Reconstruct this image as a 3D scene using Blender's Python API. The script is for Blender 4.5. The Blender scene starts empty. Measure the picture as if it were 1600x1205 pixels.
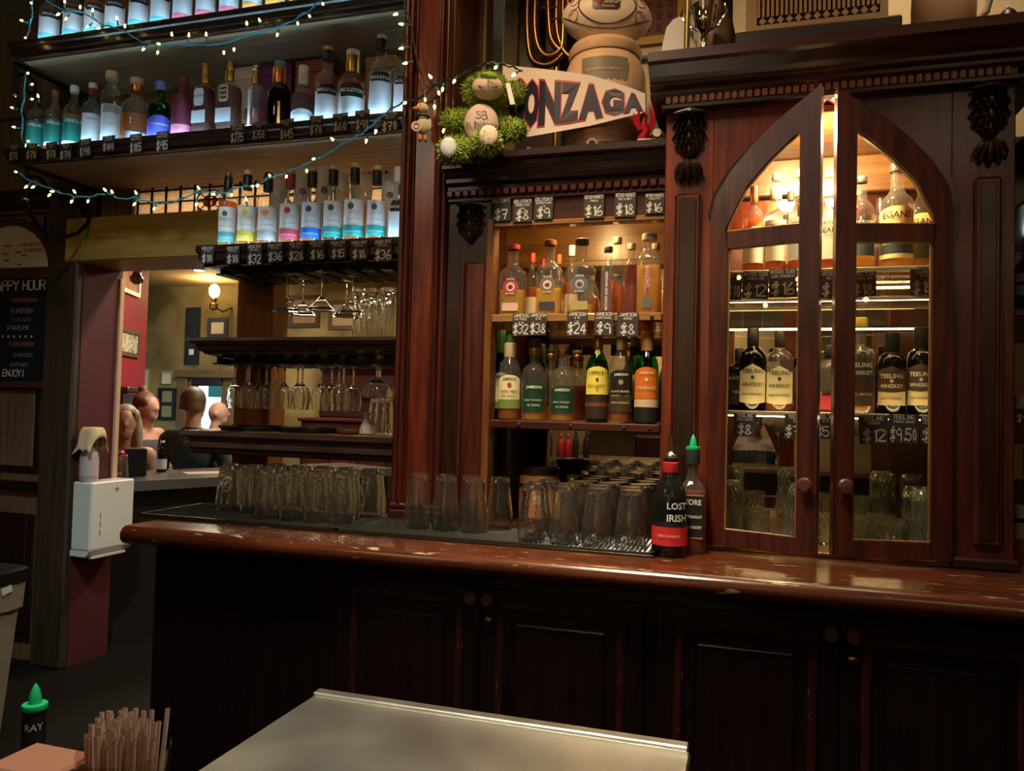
import bpy, bmesh, math, random
from mathutils import Vector, Matrix
random.seed(7)
S = bpy.context.scene
COL = S.collection
PI = math.pi

# ------------------------------------------------------------------ camera (fitted from the photo's vanishing points)
F = 1205.0; CX, CY = 800.0, 602.5; H = 1.38
dX = Vector((3977, 62.5, -F)).normalized()
dY = Vector((366, 48, F)); dY = (dY - dX * dX.dot(dY)).normalized()
dZ = dX.cross(dY)
if dZ.y > 0: dZ = -dZ
def ray(px, py):
    d = Vector((px - CX, py - CY, F)); return Vector((dX.dot(d), dY.dot(d), dZ.dot(d)))
def at(px, py, Y=None, Z=None, X=None):
    d = ray(px, py)
    t = Y / d.y if Y is not None else (Z - H) / d.z if Z is not None else X / d.x
    return Vector((0, 0, H)) + d * t
def depth(p):                                   # distance along the view axis
    return dX.z * p[0] + dY.z * p[1] + dZ.z * (p[2] - H)
def atd(px, py, c):                             # point at view depth c
    return Vector((0, 0, H)) + ray(px, py) * (c / F)
cam = bpy.data.cameras.new('camera'); camo = bpy.data.objects.new('camera', cam); COL.objects.link(camo)
cam.sensor_width = 36; cam.lens = F / 1600 * 36; cam.clip_start = 0.02
rx = Vector((dX.x, dY.x, dZ.x)); ry = -Vector((dX.y, dY.y, dZ.y)); rz = -Vector((dX.z, dY.z, dZ.z))
m3 = Matrix((rx, ry, rz)).transposed()
camo.matrix_world = Matrix.Translation((0, 0, H)) @ m3.to_4x4()
S.camera = camo

# ------------------------------------------------------------------ world, exposure, room lamps
S.view_settings.view_transform = 'Standard'; S.view_settings.look = 'None'
S.view_settings.gamma = 1; S.view_settings.exposure = 0.0; S.view_settings.use_curve_mapping = False
W = bpy.data.worlds.new('sky'); S.world = W; W.use_nodes = True
W.node_tree.nodes['Background'].inputs[0].default_value = (0.55, 0.85, 1.0, 1)
W.node_tree.nodes['Background'].inputs[1].default_value = 2.2
cy = S.cycles
cy.use_denoising = True; cy.caustics_reflective = False; cy.caustics_refractive = False
cy.max_bounces = 24; cy.diffuse_bounces = 3; cy.glossy_bounces = 5; cy.transmission_bounces = 22
cy.transparent_max_bounces = 48; cy.sample_clamp_indirect = 16.0; cy.sample_clamp_direct = 20.0

def area(name, loc, target, size, power, color, sizey=None):
    l = bpy.data.lights.new(name, 'AREA'); l.energy = power; l.color = color; l.size = size
    if sizey: l.shape = 'RECTANGLE'; l.size_y = sizey
    o = bpy.data.objects.new(name, l); COL.objects.link(o); o.location = loc
    o.rotation_euler = (Vector(target) - Vector(loc)).to_track_quat('-Z', 'Y').to_euler(); return o
def point(name, loc, power, color, r=0.03):
    l = bpy.data.lights.new(name, 'POINT'); l.energy = power; l.color = color; l.shadow_soft_size = r
    o = bpy.data.objects.new(name, l); COL.objects.link(o); o.location = loc; return o
# ceiling lamps over the bar and the dining room, plus added fill lights
area('bar_ceiling_lamp', (-0.5, 1.05, 3.4), (-0.5, 1.05, 0), 0.5, 32, (1, .90, .70)).data.spread = math.radians(110)
area('ledge_spotlight', (-0.75, 1.5, 3.4), (-0.6, 2.4, 2.3), 0.12, 3.6, (1, .62, .30)).data.spread = math.radians(75)
area('dining_ceiling_lamp', (1.3, -1.4, 3.4), (0.6, 0.5, 1), 0.6, 3.5, (1, .72, .45))
area('dining_ceiling_lamp', (-2.4, -0.6, 3.4), (-3.2, 2.8, 1.8), 0.6, 9, (1, .82, .58))
area('dispenser_fill', (-1.7, 1.3, 3.4), (-3.1, 3.1, 0.8), 0.2, 3.8, (.80, .95, 1)).data.spread = math.radians(50)  # added cool fill that brightens the towel dispenser
area('counter_spotlight', (-0.5, 1.5, 3.4), (-0.55, 2.18, 1.0), 0.12, 5, (1, .80, .42)).data.spread = math.radians(45)
area('back_wall_fill', (0.5, 2.35, 3.42), (0.45, 2.95, 2.55), 0.25, 7, (1, .74, .42), 1.2).data.spread = math.radians(110)  # added fill to lighten the cream wall and things above the cabinet
area('mirror_wall_fill', (-0.6, -2.2, 3.4), (-0.6, -3.0, 1.3), 0.5, 22, (1, .80, .50)).data.spread = math.radians(90)  # added fill so mirrors and glasses reflect a bright wall
area('far_room_lamp', (-4.0, 5.6, 2.62), (-4.0, 5.6, 0), 0.7, 60, (1, .84, .60))
area('far_room_lamp', (-2.3, 5.2, 2.62), (-2.3, 5.2, 0), 0.6, 46, (1, .80, .52))

# ------------------------------------------------------------------ materials
MATS = {}
def nodes(name):
    m = bpy.data.materials.new(name); m.use_nodes = True; MATS[name] = m
    nt = m.node_tree; return m, nt, nt.nodes['Principled BSDF']
def rgba(c): return (c[0], c[1], c[2], 1)
def lin(r, g, b):                                # display rgb 0-255 -> linear
    f = lambda v: v / 255 / 12.92 if v <= 10 else ((v / 255 + .055) / 1.055) ** 2.4
    return (f(r), f(g), f(b))
def plain(name, c, rough=.5, metal=0, coat=0, spec=.5):
    if name in MATS: return MATS[name]
    m, nt, b = nodes(name)
    b.inputs['Base Color'].default_value = rgba(c); b.inputs['Roughness'].default_value = rough
    b.inputs['Metallic'].default_value = metal; b.inputs['Coat Weight'].default_value = coat
    b.inputs['Specular IOR Level'].default_value = spec
    n = nt.nodes.new('ShaderNodeTexNoise'); n.inputs['Scale'].default_value = 35
    mx = nt.nodes.new('ShaderNodeMix'); mx.data_type = 'RGBA'; mx.blend_type = 'MULTIPLY'
    mx.inputs[0].default_value = .25; mx.inputs[6].default_value = rgba(c)
    nt.links.new(n.outputs['Fac'], mx.inputs[7]); 
    cr = nt.nodes.new('ShaderNodeMapRange'); cr.inputs[3].default_value = .6; cr.inputs[4].default_value = 1.25
    nt.links.new(n.outputs['Fac'], cr.inputs[0]); nt.links.new(cr.outputs[0], mx.inputs[7])
    nt.links.new(mx.outputs[2], b.inputs['Base Color'])
    return m
def wood(name, c1, c2, rough=.35, axis='X', scale=6, coat=.3, worn=None, bump=.08):
    if name in MATS: return MATS[name]
    m, nt, b = nodes(name); L = nt.links.new
    tc = nt.nodes.new('ShaderNodeTexCoord'); mp = nt.nodes.new('ShaderNodeMapping')
    L(tc.outputs['Object'], mp.inputs[0])
    s = [10.0, 10.0, 10.0]; s['XYZ'.index(axis)] = .8
    mp.inputs['Scale'].default_value = s
    n = nt.nodes.new('ShaderNodeTexNoise'); n.inputs['Scale'].default_value = scale; n.inputs['Detail'].default_value = 6
    n.inputs['Roughness'].default_value = .65
    L(mp.outputs[0], n.inputs['Vector'])
    r = nt.nodes.new('ShaderNodeValToRGB'); r.color_ramp.elements[0].position = .3; r.color_ramp.elements[1].position = .75
    r.color_ramp.elements[0].color = rgba(c1); r.color_ramp.elements[1].color = rgba(c2)
    L(n.outputs['Fac'], r.inputs[0]); out = r.outputs[0]
    if worn:
        n2 = nt.nodes.new('ShaderNodeTexNoise'); n2.inputs['Scale'].default_value = 14; n2.inputs['Detail'].default_value = 5
        mp2 = nt.nodes.new('ShaderNodeMapping'); mp2.inputs['Scale'].default_value = [1 if k == 'XYZ'.index(axis) else 5 for k in range(3)]
        L(tc.outputs['Object'], mp2.inputs[0]); L(mp2.outputs[0], n2.inputs['Vector'])
        r2 = nt.nodes.new('ShaderNodeValToRGB'); r2.color_ramp.elements[0].position = worn[1]; r2.color_ramp.elements[1].position = worn[1] + .05
        L(n2.outputs['Fac'], r2.inputs[0])
        mx = nt.nodes.new('ShaderNodeMix'); mx.data_type = 'RGBA'; mx.inputs[7].default_value = rgba(worn[0])
        L(r2.outputs[0], mx.inputs[0]); L(out, mx.inputs[6]); out = mx.outputs[2]
    L(out, b.inputs['Base Color'])
    b.inputs['Roughness'].default_value = rough; b.inputs['Coat Weight'].default_value = coat; b.inputs['Coat Roughness'].default_value = .18
    bp = nt.nodes.new('ShaderNodeBump'); bp.inputs['Strength'].default_value = bump; bp.inputs['Distance'].default_value = .004
    L(n.outputs['Fac'], bp.inputs['Height']); L(bp.outputs[0], b.inputs['Normal'])
    return m
def plaster(name, c1, c2, scale=2.5, rough=.8):
    if name in MATS: return MATS[name]
    m, nt, b = nodes(name); L = nt.links.new
    tc = nt.nodes.new('ShaderNodeTexCoord')
    n = nt.nodes.new('ShaderNodeTexNoise'); n.inputs['Scale'].default_value = scale; n.inputs['Detail'].default_value = 8; n.inputs['Distortion'].default_value = .6
    L(tc.outputs['Object'], n.inputs['Vector'])
    r = nt.nodes.new('ShaderNodeValToRGB'); r.color_ramp.elements[0].position = .32; r.color_ramp.elements[1].position = .7
    r.color_ramp.elements[0].color = rgba(c1); r.color_ramp.elements[1].color = rgba(c2)
    L(n.outputs['Fac'], r.inputs[0]); L(r.outputs[0], b.inputs['Base Color']); b.inputs['Roughness'].default_value = rough
    return m
def glass(name, tint=(.97, .98, .97), ior=1.5, rough=.02, bumpy=0, refl=1.0, cloud=0):
    """clear walls: the pane lets light straight through, tinted, and mirrors by Fresnel"""
    if name in MATS: return MATS[name]
    m, nt, b = nodes(name); L = nt.links.new; nt.nodes.remove(b)
    out = nt.nodes['Material Output']
    tr = nt.nodes.new('ShaderNodeBsdfTransparent'); tr.inputs[0].default_value = rgba(tint)
    gl = nt.nodes.new('ShaderNodeBsdfGlossy'); gl.inputs['Roughness'].default_value = rough
    gl.inputs[0].default_value = (refl, refl, refl, 1)
    fr = nt.nodes.new('ShaderNodeFresnel')               # same reflection from both sides of the thin wall
    ge = nt.nodes.new('ShaderNodeNewGeometry'); mr = nt.nodes.new('ShaderNodeMapRange')
    mr.inputs[3].default_value = ior; mr.inputs[4].default_value = 1 / ior
    L(ge.outputs['Backfacing'], mr.inputs[0]); L(mr.outputs[0], fr.inputs[0])
    mx = nt.nodes.new('ShaderNodeMixShader')
    src = tr.outputs[0]
    if cloud:                                            # faint white haze mixed in so lamp light shows the bottle wall
        df = nt.nodes.new('ShaderNodeBsdfTranslucent'); df.inputs[0].default_value = (1, 1, 1, 1); d2 = nt.nodes.new('ShaderNodeBsdfDiffuse'); d2.inputs[0].default_value = (1, 1, 1, 1)
        ma = nt.nodes.new('ShaderNodeMixShader'); mc = nt.nodes.new('ShaderNodeMixShader'); mc.inputs[0].default_value = cloud
        L(df.outputs[0], ma.inputs[1]); L(d2.outputs[0], ma.inputs[2]); L(tr.outputs[0], mc.inputs[1]); L(ma.outputs[0], mc.inputs[2]); src = mc.outputs[0]
    L(fr.outputs[0], mx.inputs[0]); L(src, mx.inputs[1]); L(gl.outputs[0], mx.inputs[2]); L(mx.outputs[0], out.inputs[0])
    if bumpy:
        n = nt.nodes.new('ShaderNodeTexNoise'); n.inputs['Scale'].default_value = bumpy; n.inputs['Detail'].default_value = 2
        tc = nt.nodes.new('ShaderNodeTexCoord'); L(tc.outputs['Object'], n.inputs['Vector'])
        bp = nt.nodes.new('ShaderNodeBump'); bp.inputs['Strength'].default_value = .5; bp.inputs['Distance'].default_value = .01
        L(n.outputs['Fac'], bp.inputs['Height']); L(bp.outputs[0], gl.inputs['Normal']); L(bp.outputs[0], fr.inputs['Normal'])
    return m
def liquid(name, c, diff=.42):
    if name in MATS: return MATS[name]
    m, nt, b = nodes(name); L = nt.links.new; nt.nodes.remove(b)
    out = nt.nodes['Material Output']
    tr = nt.nodes.new('ShaderNodeBsdfTransparent'); tr.inputs[0].default_value = rgba([math.sqrt(max(v, .0005)) for v in c])
    tl = nt.nodes.new('ShaderNodeBsdfTranslucent'); tl.inputs[0].default_value = rgba(c)
    df = nt.nodes.new('ShaderNodeBsdfDiffuse'); df.inputs[0].default_value = rgba(c)
    m1 = nt.nodes.new('ShaderNodeMixShader'); m1.inputs[0].default_value = .5
    mx = nt.nodes.new('ShaderNodeMixShader'); mx.inputs[0].default_value = diff
    L(tl.outputs[0], m1.inputs[1]); L(df.outputs[0], m1.inputs[2])
    L(tr.outputs[0], mx.inputs[1]); L(m1.outputs[0], mx.inputs[2]); L(mx.outputs[0], out.inputs[0])
    return m
def glow(name, c, strength):
    if name in MATS: return MATS[name]
    m, nt, b = nodes(name)
    b.inputs['Base Color'].default_value = rgba(c); b.inputs['Emission Color'].default_value = rgba(c); b.inputs['Emission Strength'].default_value = strength
    return m
def mirror(name, c=(.8, .78, .72)):
    return plain(name, c, .01, 1)

MAHOG = wood('mahogany', (.012, .0030, .0025), (.085, .015, .008), .32, 'X', 5)
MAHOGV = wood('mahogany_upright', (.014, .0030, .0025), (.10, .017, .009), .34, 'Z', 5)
MAHOGR = wood('red_lit_mahogany', (.034, .006, .004), (.21, .036, .014), .3, 'Z', 4)  # redder, lighter mahogany, with lamp light in its colour on the cabinet
DARKW = wood('dark_wood', (.006, .0025, .002), (.03, .009, .006), .3, 'X', 6)
DARKV = wood('dark_wood_upright', (.006, .0025, .002), (.034, .011, .008), .3, 'Z', 6)
BLACKW = wood('black_shelf_wood', (.004, .003, .003), (.022, .012, .010), .3, 'X', 6)
SHELFW = wood('shelf_underside_wood', (.30, .20, .12), (.55, .40, .26), .55, 'X', 3, .0)
BROWNW = wood('brown_wall_wood', (.08, .045, .019), (.22, .135, .062), .5, 'Z', 3, .1)
BEAMW = wood('ochre_beam_wood', (.30, .185, .035), (.52, .35, .085), .5, 'X', 3, .1)
COUNTW = wood('counter_wood', (.034, .008, .0035), (.14, .034, .011), .22, 'X', 4, .6, worn=((.45, .29, .16), .645))
BASEW = wood('shaded_mahogany', (.003, .0012, .0012), (.014, .0042, .0038), .36, 'Z', 5, .15)  # darker copy of the mahogany, low light put into its colour
DOORW = wood('shaded_door_wood', (.004, .0014, .0014), (.016, .0045, .004), .34, 'Z', 5, .2)  # door panels darkened too, shade put into the colour
EDGEW = wood('worn_edge_wood', (.012, .004, .003), (.05, .012, .008), .3, 'Z', 5, .2, worn=((.26, .12, .06), .66))
ORANGEW = wood('orange_post_wood', (.22, .07, .02), (.48, .18, .055), .4, 'Z', 3, .2)
GREYW = wood('shelf_nose_wood', (.045, .024, .019), (.16, .095, .075), .25, 'X', 5, .5)
IRON = plain('black_iron', (.006, .006, .007), .4, .5)
BLACK = plain('black_plastic', (.006, .006, .007), .35)
RUBBER = plain('black_rubber', (.02, .02, .016), .28)
STEEL = plain('stainless_steel', (.55, .55, .50), .26, 1)
CHROME = plain('chrome', (.85, .85, .85), .06, 1)
BRASS = plain('old_brass', (.30, .17, .06), .28, 1)
GOLD = plain('gold_foil', (.62, .38, .10), .3, 1)
COPPER = plain('copper_foil', (.62, .24, .09), .3, 1)
CREAM = plain('cream_paint', (.72, .58, .38), .7)
WHITE = plain('white_paper', (.78, .78, .76), .7)
MAROON = plaster('maroon_paint', (.055, .004, .010), (.085, .006, .015), 1.2, .7)
REDP = plaster('red_paint', (.20, .007, .020), (.27, .012, .030), 1.2, .7)
OLIVE = plaster('olive_plaster', (.12, .09, .025), (.36, .28, .12), 1.9, .85)
TAN = plaster('tan_wall_plaster', (.36, .24, .11), (.52, .36, .18), 1.5, .8)
CHALK = plain('chalk', (.74, .70, .66), .9)
SLATE = plain('slate_card', (.030, .020, .018), .75)
GLASS = glass('clear_glass', (.93, .94, .92), 1.55, .03, cloud=.05)
def solid_glass(name, tint=(.994, .997, .992), ior=1.48, rough=0.0, cloud=.016, wavy=.22):
    m, nt, b = nodes(name); nt.nodes.remove(b)
    g = nt.nodes.new('ShaderNodeBsdfGlass'); g.inputs['Color'].default_value = rgba(tint); g.inputs['IOR'].default_value = ior; g.inputs['Roughness'].default_value = rough
    if wavy:                                             # moulded glass is never quite even
        n = nt.nodes.new('ShaderNodeTexNoise'); n.inputs['Scale'].default_value = 70; n.inputs['Detail'].default_value = 1
        tc = nt.nodes.new('ShaderNodeTexCoord'); nt.links.new(tc.outputs['Object'], n.inputs['Vector'])
        bp = nt.nodes.new('ShaderNodeBump'); bp.inputs['Strength'].default_value = wavy; bp.inputs['Distance'].default_value = .004
        nt.links.new(n.outputs['Fac'], bp.inputs['Height']); nt.links.new(bp.outputs[0], g.inputs['Normal'])
    d = nt.nodes.new('ShaderNodeBsdfDiffuse'); t = nt.nodes.new('ShaderNodeBsdfTranslucent'); d.inputs[0].default_value = t.inputs[0].default_value = rgba(tint)
    a = nt.nodes.new('ShaderNodeMixShader'); b = nt.nodes.new('ShaderNodeMixShader'); b.inputs[0].default_value = cloud   # white haze mixed in to brighten the dark glassware
    L = nt.links.new; L(d.outputs[0], a.inputs[1]); L(t.outputs[0], a.inputs[2]); L(g.outputs[0], b.inputs[1]); L(a.outputs[0], b.inputs[2]); L(b.outputs[0], nt.nodes['Material Output'].inputs[0]); return m
GLASSP = solid_glass('pint_glass_glass')
PANE = glass('window_pane', (.95, .96, .94), 1.35, .01)
MIRROR = mirror('mirror_silver')
INK = plain('dark_ink', (.012, .010, .012), .7)

# ------------------------------------------------------------------ mesh builder
class MB:
    def __init__(s): s.v = []; s.f = []; s.mi = []; s.m = 0
    def add(s, vs, fs):
        o = len(s.v); s.v += [tuple(v) for v in vs]; s.f += [tuple(i + o for i in f) for f in fs]; s.mi += [s.m] * len(fs); return s
    def box(s, x0, x1, y0, y1, z0, z1):
        return s.add([(x0, y0, z0), (x1, y0, z0), (x1, y1, z0), (x0, y1, z0), (x0, y0, z1), (x1, y0, z1), (x1, y1, z1), (x0, y1, z1)],
                     [(0, 3, 2, 1), (4, 5, 6, 7), (0, 1, 5, 4), (1, 2, 6, 5), (2, 3, 7, 6), (3, 0, 4, 7)])
    def bbox(s, x0, x1, y0, y1, z0, z1, b=.004):       # box with chamfered edges
        c = [(x0, x1), (y0, y1), (z0, z1)]; vs = []; idx = {}
        for i in (0, 1):
            for j in (0, 1):
                for k in (0, 1):
                    p = [c[0][i], c[1][j], c[2][k]]
                    for a in range(3):
                        q = list(p)
                        for t in range(3):
                            if t != a: q[t] += b if (i, j, k)[t] == 0 else -b
                        idx[(i, j, k, a)] = len(vs); vs.append(q)
        g = lambda i, j, k, a: idx[(i, j, k, a)]; fs = []
        for a in range(3):
            u, w = [t for t in range(3) if t != a]
            for e in (0, 1):
                q = []
                for (p_, r_) in ((0, 0), (1, 0), (1, 1), (0, 1)):
                    key = [0, 0, 0]; key[a] = e; key[u] = p_; key[w] = r_; q.append(g(*key, a))
                fs.append(q if (e == 1) == (a != 1) else q[::-1])
        for a in range(3):                                # edge chamfers along axis a
            u, w = [t for t in range(3) if t != a]
            for p_ in (0, 1):
                for r_ in (0, 1):
                    k0 = [0, 0, 0]; k1 = [0, 0, 0]; k0[u] = k1[u] = p_; k0[w] = k1[w] = r_; k1[a] = 1
                    fs.append([g(*k0, u), g(*k1, u), g(*k1, w), g(*k0, w)])
        for i in (0, 1):
            for j in (0, 1):
                for k in (0, 1): fs.append([g(i, j, k, 0), g(i, j, k, 1), g(i, j, k, 2)])
        return s.add(vs, fs)
    def loft(s, prof, n=20, power=2.0, c=(0, 0), cap0=True, cap1=True, aspect=1.0, z0=0):
        """rings of (z, r[, ry]) around the z axis; power > 2 squares the section"""
        vs = []; fs = []
        for p in prof:
            z, r = p[0], p[1]; r2 = p[2] if len(p) > 2 else r * aspect
            pw = p[3] if len(p) > 3 else power
            for i in range(n):
                a = 2 * PI * (i + .5) / n; ca, sa = math.cos(a), math.sin(a)
                k = (abs(ca) ** pw + abs(sa) ** pw) ** (-1 / pw)
                vs.append((c[0] + r * ca * k, c[1] + r2 * sa * k, z0 + z))
        for j in range(len(prof) - 1):
            for i in range(n):
                a, b = j * n + i, j * n + (i + 1) % n; fs.append((a, b, b + n, a + n))
        if cap0: fs.append(tuple(range(n))[::-1])
        if cap1: fs.append(tuple(range((len(prof) - 1) * n, len(prof) * n)))
        return s.add(vs, fs)
    def tube(s, pts, r, n=8, caps=True):
        pts = [Vector(p) for p in pts]; rs = r if isinstance(r, (list, tuple)) else [r] * len(pts)
        vs = []; fs = []; up = None
        for i, p in enumerate(pts):
            t = (pts[min(i + 1, len(pts) - 1)] - pts[max(i - 1, 0)]).normalized()
            if up is None: up = Vector((0, 0, 1)) if abs(t.z) < .9 else Vector((1, 0, 0))
            sd = t.cross(up).normalized(); up = sd.cross(t).normalized()
            for k in range(n):
                a = 2 * PI * k / n; vs.append(p + (sd * math.cos(a) + up * math.sin(a)) * rs[i])
        for j in range(len(pts) - 1):
            for k in range(n):
                a, b = j * n + k, j * n + (k + 1) % n; fs.append((a, b, b + n, a + n))
        if caps: fs.append(tuple(range(n))[::-1]); fs.append(tuple(range((len(pts) - 1) * n, len(pts) * n)))
        return s.add(vs, fs)
    def ell(s, c, r, n=12, m=8, rot=None):
        vs = []; fs = []; r = (r, r, r) if not isinstance(r, (list, tuple)) else r
        for j in range(m + 1):
            t = PI * j / m
            for i in range(n):
                a = 2 * PI * i / n; p = Vector((r[0] * math.sin(t) * math.cos(a), r[1] * math.sin(t) * math.sin(a), -r[2] * math.cos(t)))
                if rot: p = rot @ p
                vs.append(p + Vector(c))
        for j in range(m):
            for i in range(n):
                a, b = j * n + i, j * n + (i + 1) % n; fs.append((a, b, b + n, a + n))
        return s.add(vs, fs)
    def strip(s, A, B, y0, y1, closed=False):
        """solid band between two x-z polylines, from y0 (front) to y1"""
        n = len(A); vs = [(p[0], y0, p[1]) for p in A] + [(p[0], y0, p[1]) for p in B] + [(p[0], y1, p[1]) for p in A] + [(p[0], y1, p[1]) for p in B]
        fs = []
        for i in range(n if closed else n - 1):
            j = (i + 1) % n
            fs += [(i, j, n + j, n + i), (2 * n + i, 3 * n + i, 3 * n + j, 2 * n + j), (i, 2 * n + i, 2 * n + j, j), (n + i, n + j, 3 * n + j, 3 * n + i)]
        if not closed: fs += [(0, n, 3 * n, 2 * n), (n - 1, 3 * n - 1, 4 * n - 1, 2 * n - 1)]
        return s.add(vs, fs)
    def poly(s, pts, y0, y1):                           # extruded x-z polygon
        n = len(pts); vs = [(p[0], y0, p[1]) for p in pts] + [(p[0], y1, p[1]) for p in pts]
        return s.add(vs, [tuple(range(n)), tuple(range(2 * n - 1, n - 1, -1))] + [(i, n + i, n + (i + 1) % n, (i + 1) % n) for i in range(n)])
    def sweepx(s, prof, x0, x1):                        # y-z profile along x
        n = len(prof); vs = [(x0, p[0], p[1]) for p in prof] + [(x1, p[0], p[1]) for p in prof]
        return s.add(vs, [tuple(range(n)), tuple(range(2 * n - 1, n - 1, -1))] + [(i, n + i, n + (i + 1) % n, (i + 1) % n) for i in range(n)])
    def mesh(s, name, mats, smooth=False, fix=True):
        me = bpy.data.meshes.new(name); me.from_pydata(s.v, [], s.f)
        for m in (mats if isinstance(mats, (list, tuple)) else [mats]): me.materials.append(m)
        me.polygons.foreach_set('material_index', s.mi)
        if fix:
            bm = bmesh.new(); bm.from_mesh(me); bmesh.ops.recalc_face_normals(bm, faces=bm.faces); bm.to_mesh(me); bm.free()
        if smooth:
            me.polygons.foreach_set('use_smooth', [True] * len(me.polygons))
            if smooth != 'all':
                try: me.set_sharp_from_angle(angle=math.radians(smooth if smooth is not True else 40))
                except Exception: pass
        me.update(); return me
    def build(s, name, mats, parent=None, smooth=False, world=False, fix=True, **kw):
        if world and parent is not None:
            o = parent.location; s.v = [(v[0] - o[0], v[1] - o[1], v[2] - o[2]) for v in s.v]
        return link(name, s.mesh(name, mats, smooth, fix), parent, **kw)
def link(name, me, parent=None, loc=None, rot=None, label=None, cat=None, group=None, kind=None):
    o = bpy.data.objects.new(name, me); COL.objects.link(o)
    if parent is not None: o.parent = parent
    if loc is not None: o.location = loc
    if rot is not None: o.rotation_euler = rot
    return tag(o, label, cat, group, kind)
def tag(o, label=None, cat=None, group=None, kind=None):
    if label: o['label'] = label
    if cat: o['category'] = cat
    if group: o['group'] = group
    if kind: o['kind'] = kind
    return o
def thing(name, label, cat, loc=(0, 0, 0), rz=0, group=None, kind=None):
    return tag(link(name, None, None, loc, (0, 0, rz)), label, cat, group, kind)

# ------------------------------------------------------------------ lettering
def G(s): return [[(int(p[0]) / 4 * .62, int(p[1]) / 6) for p in l.split()] for l in s.split('|')]
STROKES = {k: G(v) for k, v in {
 'A': '00 26 40|12 32', 'B': '00 06 26 35 34 23 03|23 42 41 30 00', 'C': '45 36 16 05 01 10 30 41', 'D': '00 06 26 44 42 20 00', 'E': '46 06 00 40|03 33',
 'F': '46 06 00|03 33', 'G': '45 36 16 05 01 10 30 42 22', 'H': '00 06|40 46|03 43', 'I': '20 26', 'J': '36 31 20 10 01', 'K': '00 06|46 03 40', 'L': '06 00 40',
 'M': '00 06 23 46 40', 'N': '00 06 40 46', 'O': '16 05 01 10 30 41 45 36 16', 'P': '00 06 36 45 44 33 03', 'Q': '16 05 01 10 30 41 45 36 16|22 40', 'R': '00 06 36 45 44 33 03|23 40',
 'S': '45 36 16 05 14 33 42 31 20 01', 'T': '06 46|26 20', 'U': '06 01 10 30 41 46', 'V': '06 20 46', 'W': '06 10 24 30 46', 'X': '00 46|06 40', 'Y': '06 23 46|23 20', 'Z': '06 46 00 40',
 '0': '26 15 12 20 31 34 26', '1': '15 26 20', '2': '05 16 36 45 44 00 40', '3': '06 36 44 23 33 42 31 10 01', '4': '30 36 02 42', '5': '46 06 03 24 43 41 20 01', '6': '36 14 01 10 30 41 42 33 12',
 '7': '06 46 20|13 33', '8': '26 15 14 32 41 20 01 12 34 35 26', '9': '44 33 13 04 15 26 45 44 40', '$': '45 26 05 04 42 41 20 01|27 2', '.': '20 21', '-': '13 33', "'": '26 25', '!': '26 22|20 21', '/': '00 46', '&': '40 05 16 25 01 10 42'}.items() if k != '$'}
STROKES['$'] = [[(.6, .82), (.32, .98), (.05, .8), (.12, .6), (.5, .42), (.58, .2), (.3, .02), (.02, .18)], [(.26, -.12), (.3, 1.12)], [(.38, -.12), (.42, 1.12)]]
def strokes(text, h, w=None, jitter=.02, rnd=random):
    """handwritten ribbon lettering in the x-z plane, centred; returns (verts2d, quads)"""
    w = w or h * .11; vs = []; fs = []; x = 0
    for ch in text.upper():
        for pl in STROKES.get(ch, []):
            pts = [Vector(((x + p[0] + rnd.uniform(-jitter, jitter)) * h, (p[1] + rnd.uniform(-jitter, jitter)) * h)) for p in pl]
            for a, b in zip(pts, pts[1:]):
                d = b - a
                if d.length < 1e-6: continue
                d.normalize(); n = Vector((-d.y, d.x)) * w / 2; e = d * w * .35; k = len(vs)
                vs += [a - e - n, b + e - n, b + e + n, a - e + n]; fs.append((k, k + 1, k + 2, k + 3))
        x += .42 if ch in "1I.'!" else .8 if ch in 'MW' else .5 if ch == ' ' else .76
    wd = (x - .14) * h
    return [(v[0] - wd / 2, v[1] - h / 2) for v in vs], fs, wd
FONTC = {}
def printed(text, bold=0.0):
    """printed capitals from the built-in font, cap height about 1, centred; flat triangles"""
    key = (text, bold)
    if key not in FONTC:
        cu = bpy.data.curves.new('t', 'FONT'); cu.body = text; cu.align_x = 'CENTER'; cu.align_y = 'CENTER'; cu.size = 1.4; cu.resolution_u = 2; cu.offset = bold
        o = bpy.data.objects.new('t', cu); COL.objects.link(o)
        me = bpy.data.meshes.new_from_object(o.evaluated_get(bpy.context.evaluated_depsgraph_get()))
        vs = [(v.co.x, v.co.y) for v in me.vertices]; fs = [tuple(p.vertices) for p in me.polygons]
        bpy.data.objects.remove(o); bpy.data.curves.remove(cu); bpy.data.meshes.remove(me)
        if vs:
            my = (min(v[1] for v in vs) + max(v[1] for v in vs)) / 2; mx = (min(v[0] for v in vs) + max(v[0] for v in vs)) / 2
            vs = [(v[0] - mx, v[1] - my) for v in vs]
        FONTC[key] = (vs, fs, max([v[0] for v in vs] or [0]) * 2)
    return FONTC[key]
def flat_text(mb, t2, x, z, y, sx=1, sz=None):           # onto the plane y = const, facing -y
    sz = sz or sx
    mb.add([(x + v[0] * sx, y, z + v[1] * sz) for v in t2[0]], t2[1]); return mb
def bent_text(mb, t2, ang, z, r, s, lim=1e9, sz=None):            # around a cylinder of radius r; ang 0 faces -y
    k = min(1, lim / (t2[2] * s + 1e-9)); sz = sz or s * k
    vs = [(r * math.sin(ang + v[0] * s * k / r), -r * math.cos(ang + v[0] * s * k / r), z + v[1] * sz) for v in t2[0]]
    mb.add(vs, t2[1]); return mb
def face_cam(p): return math.atan2(p[0], p[1]) * -1   # rotation that turns the -y side to the camera
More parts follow.
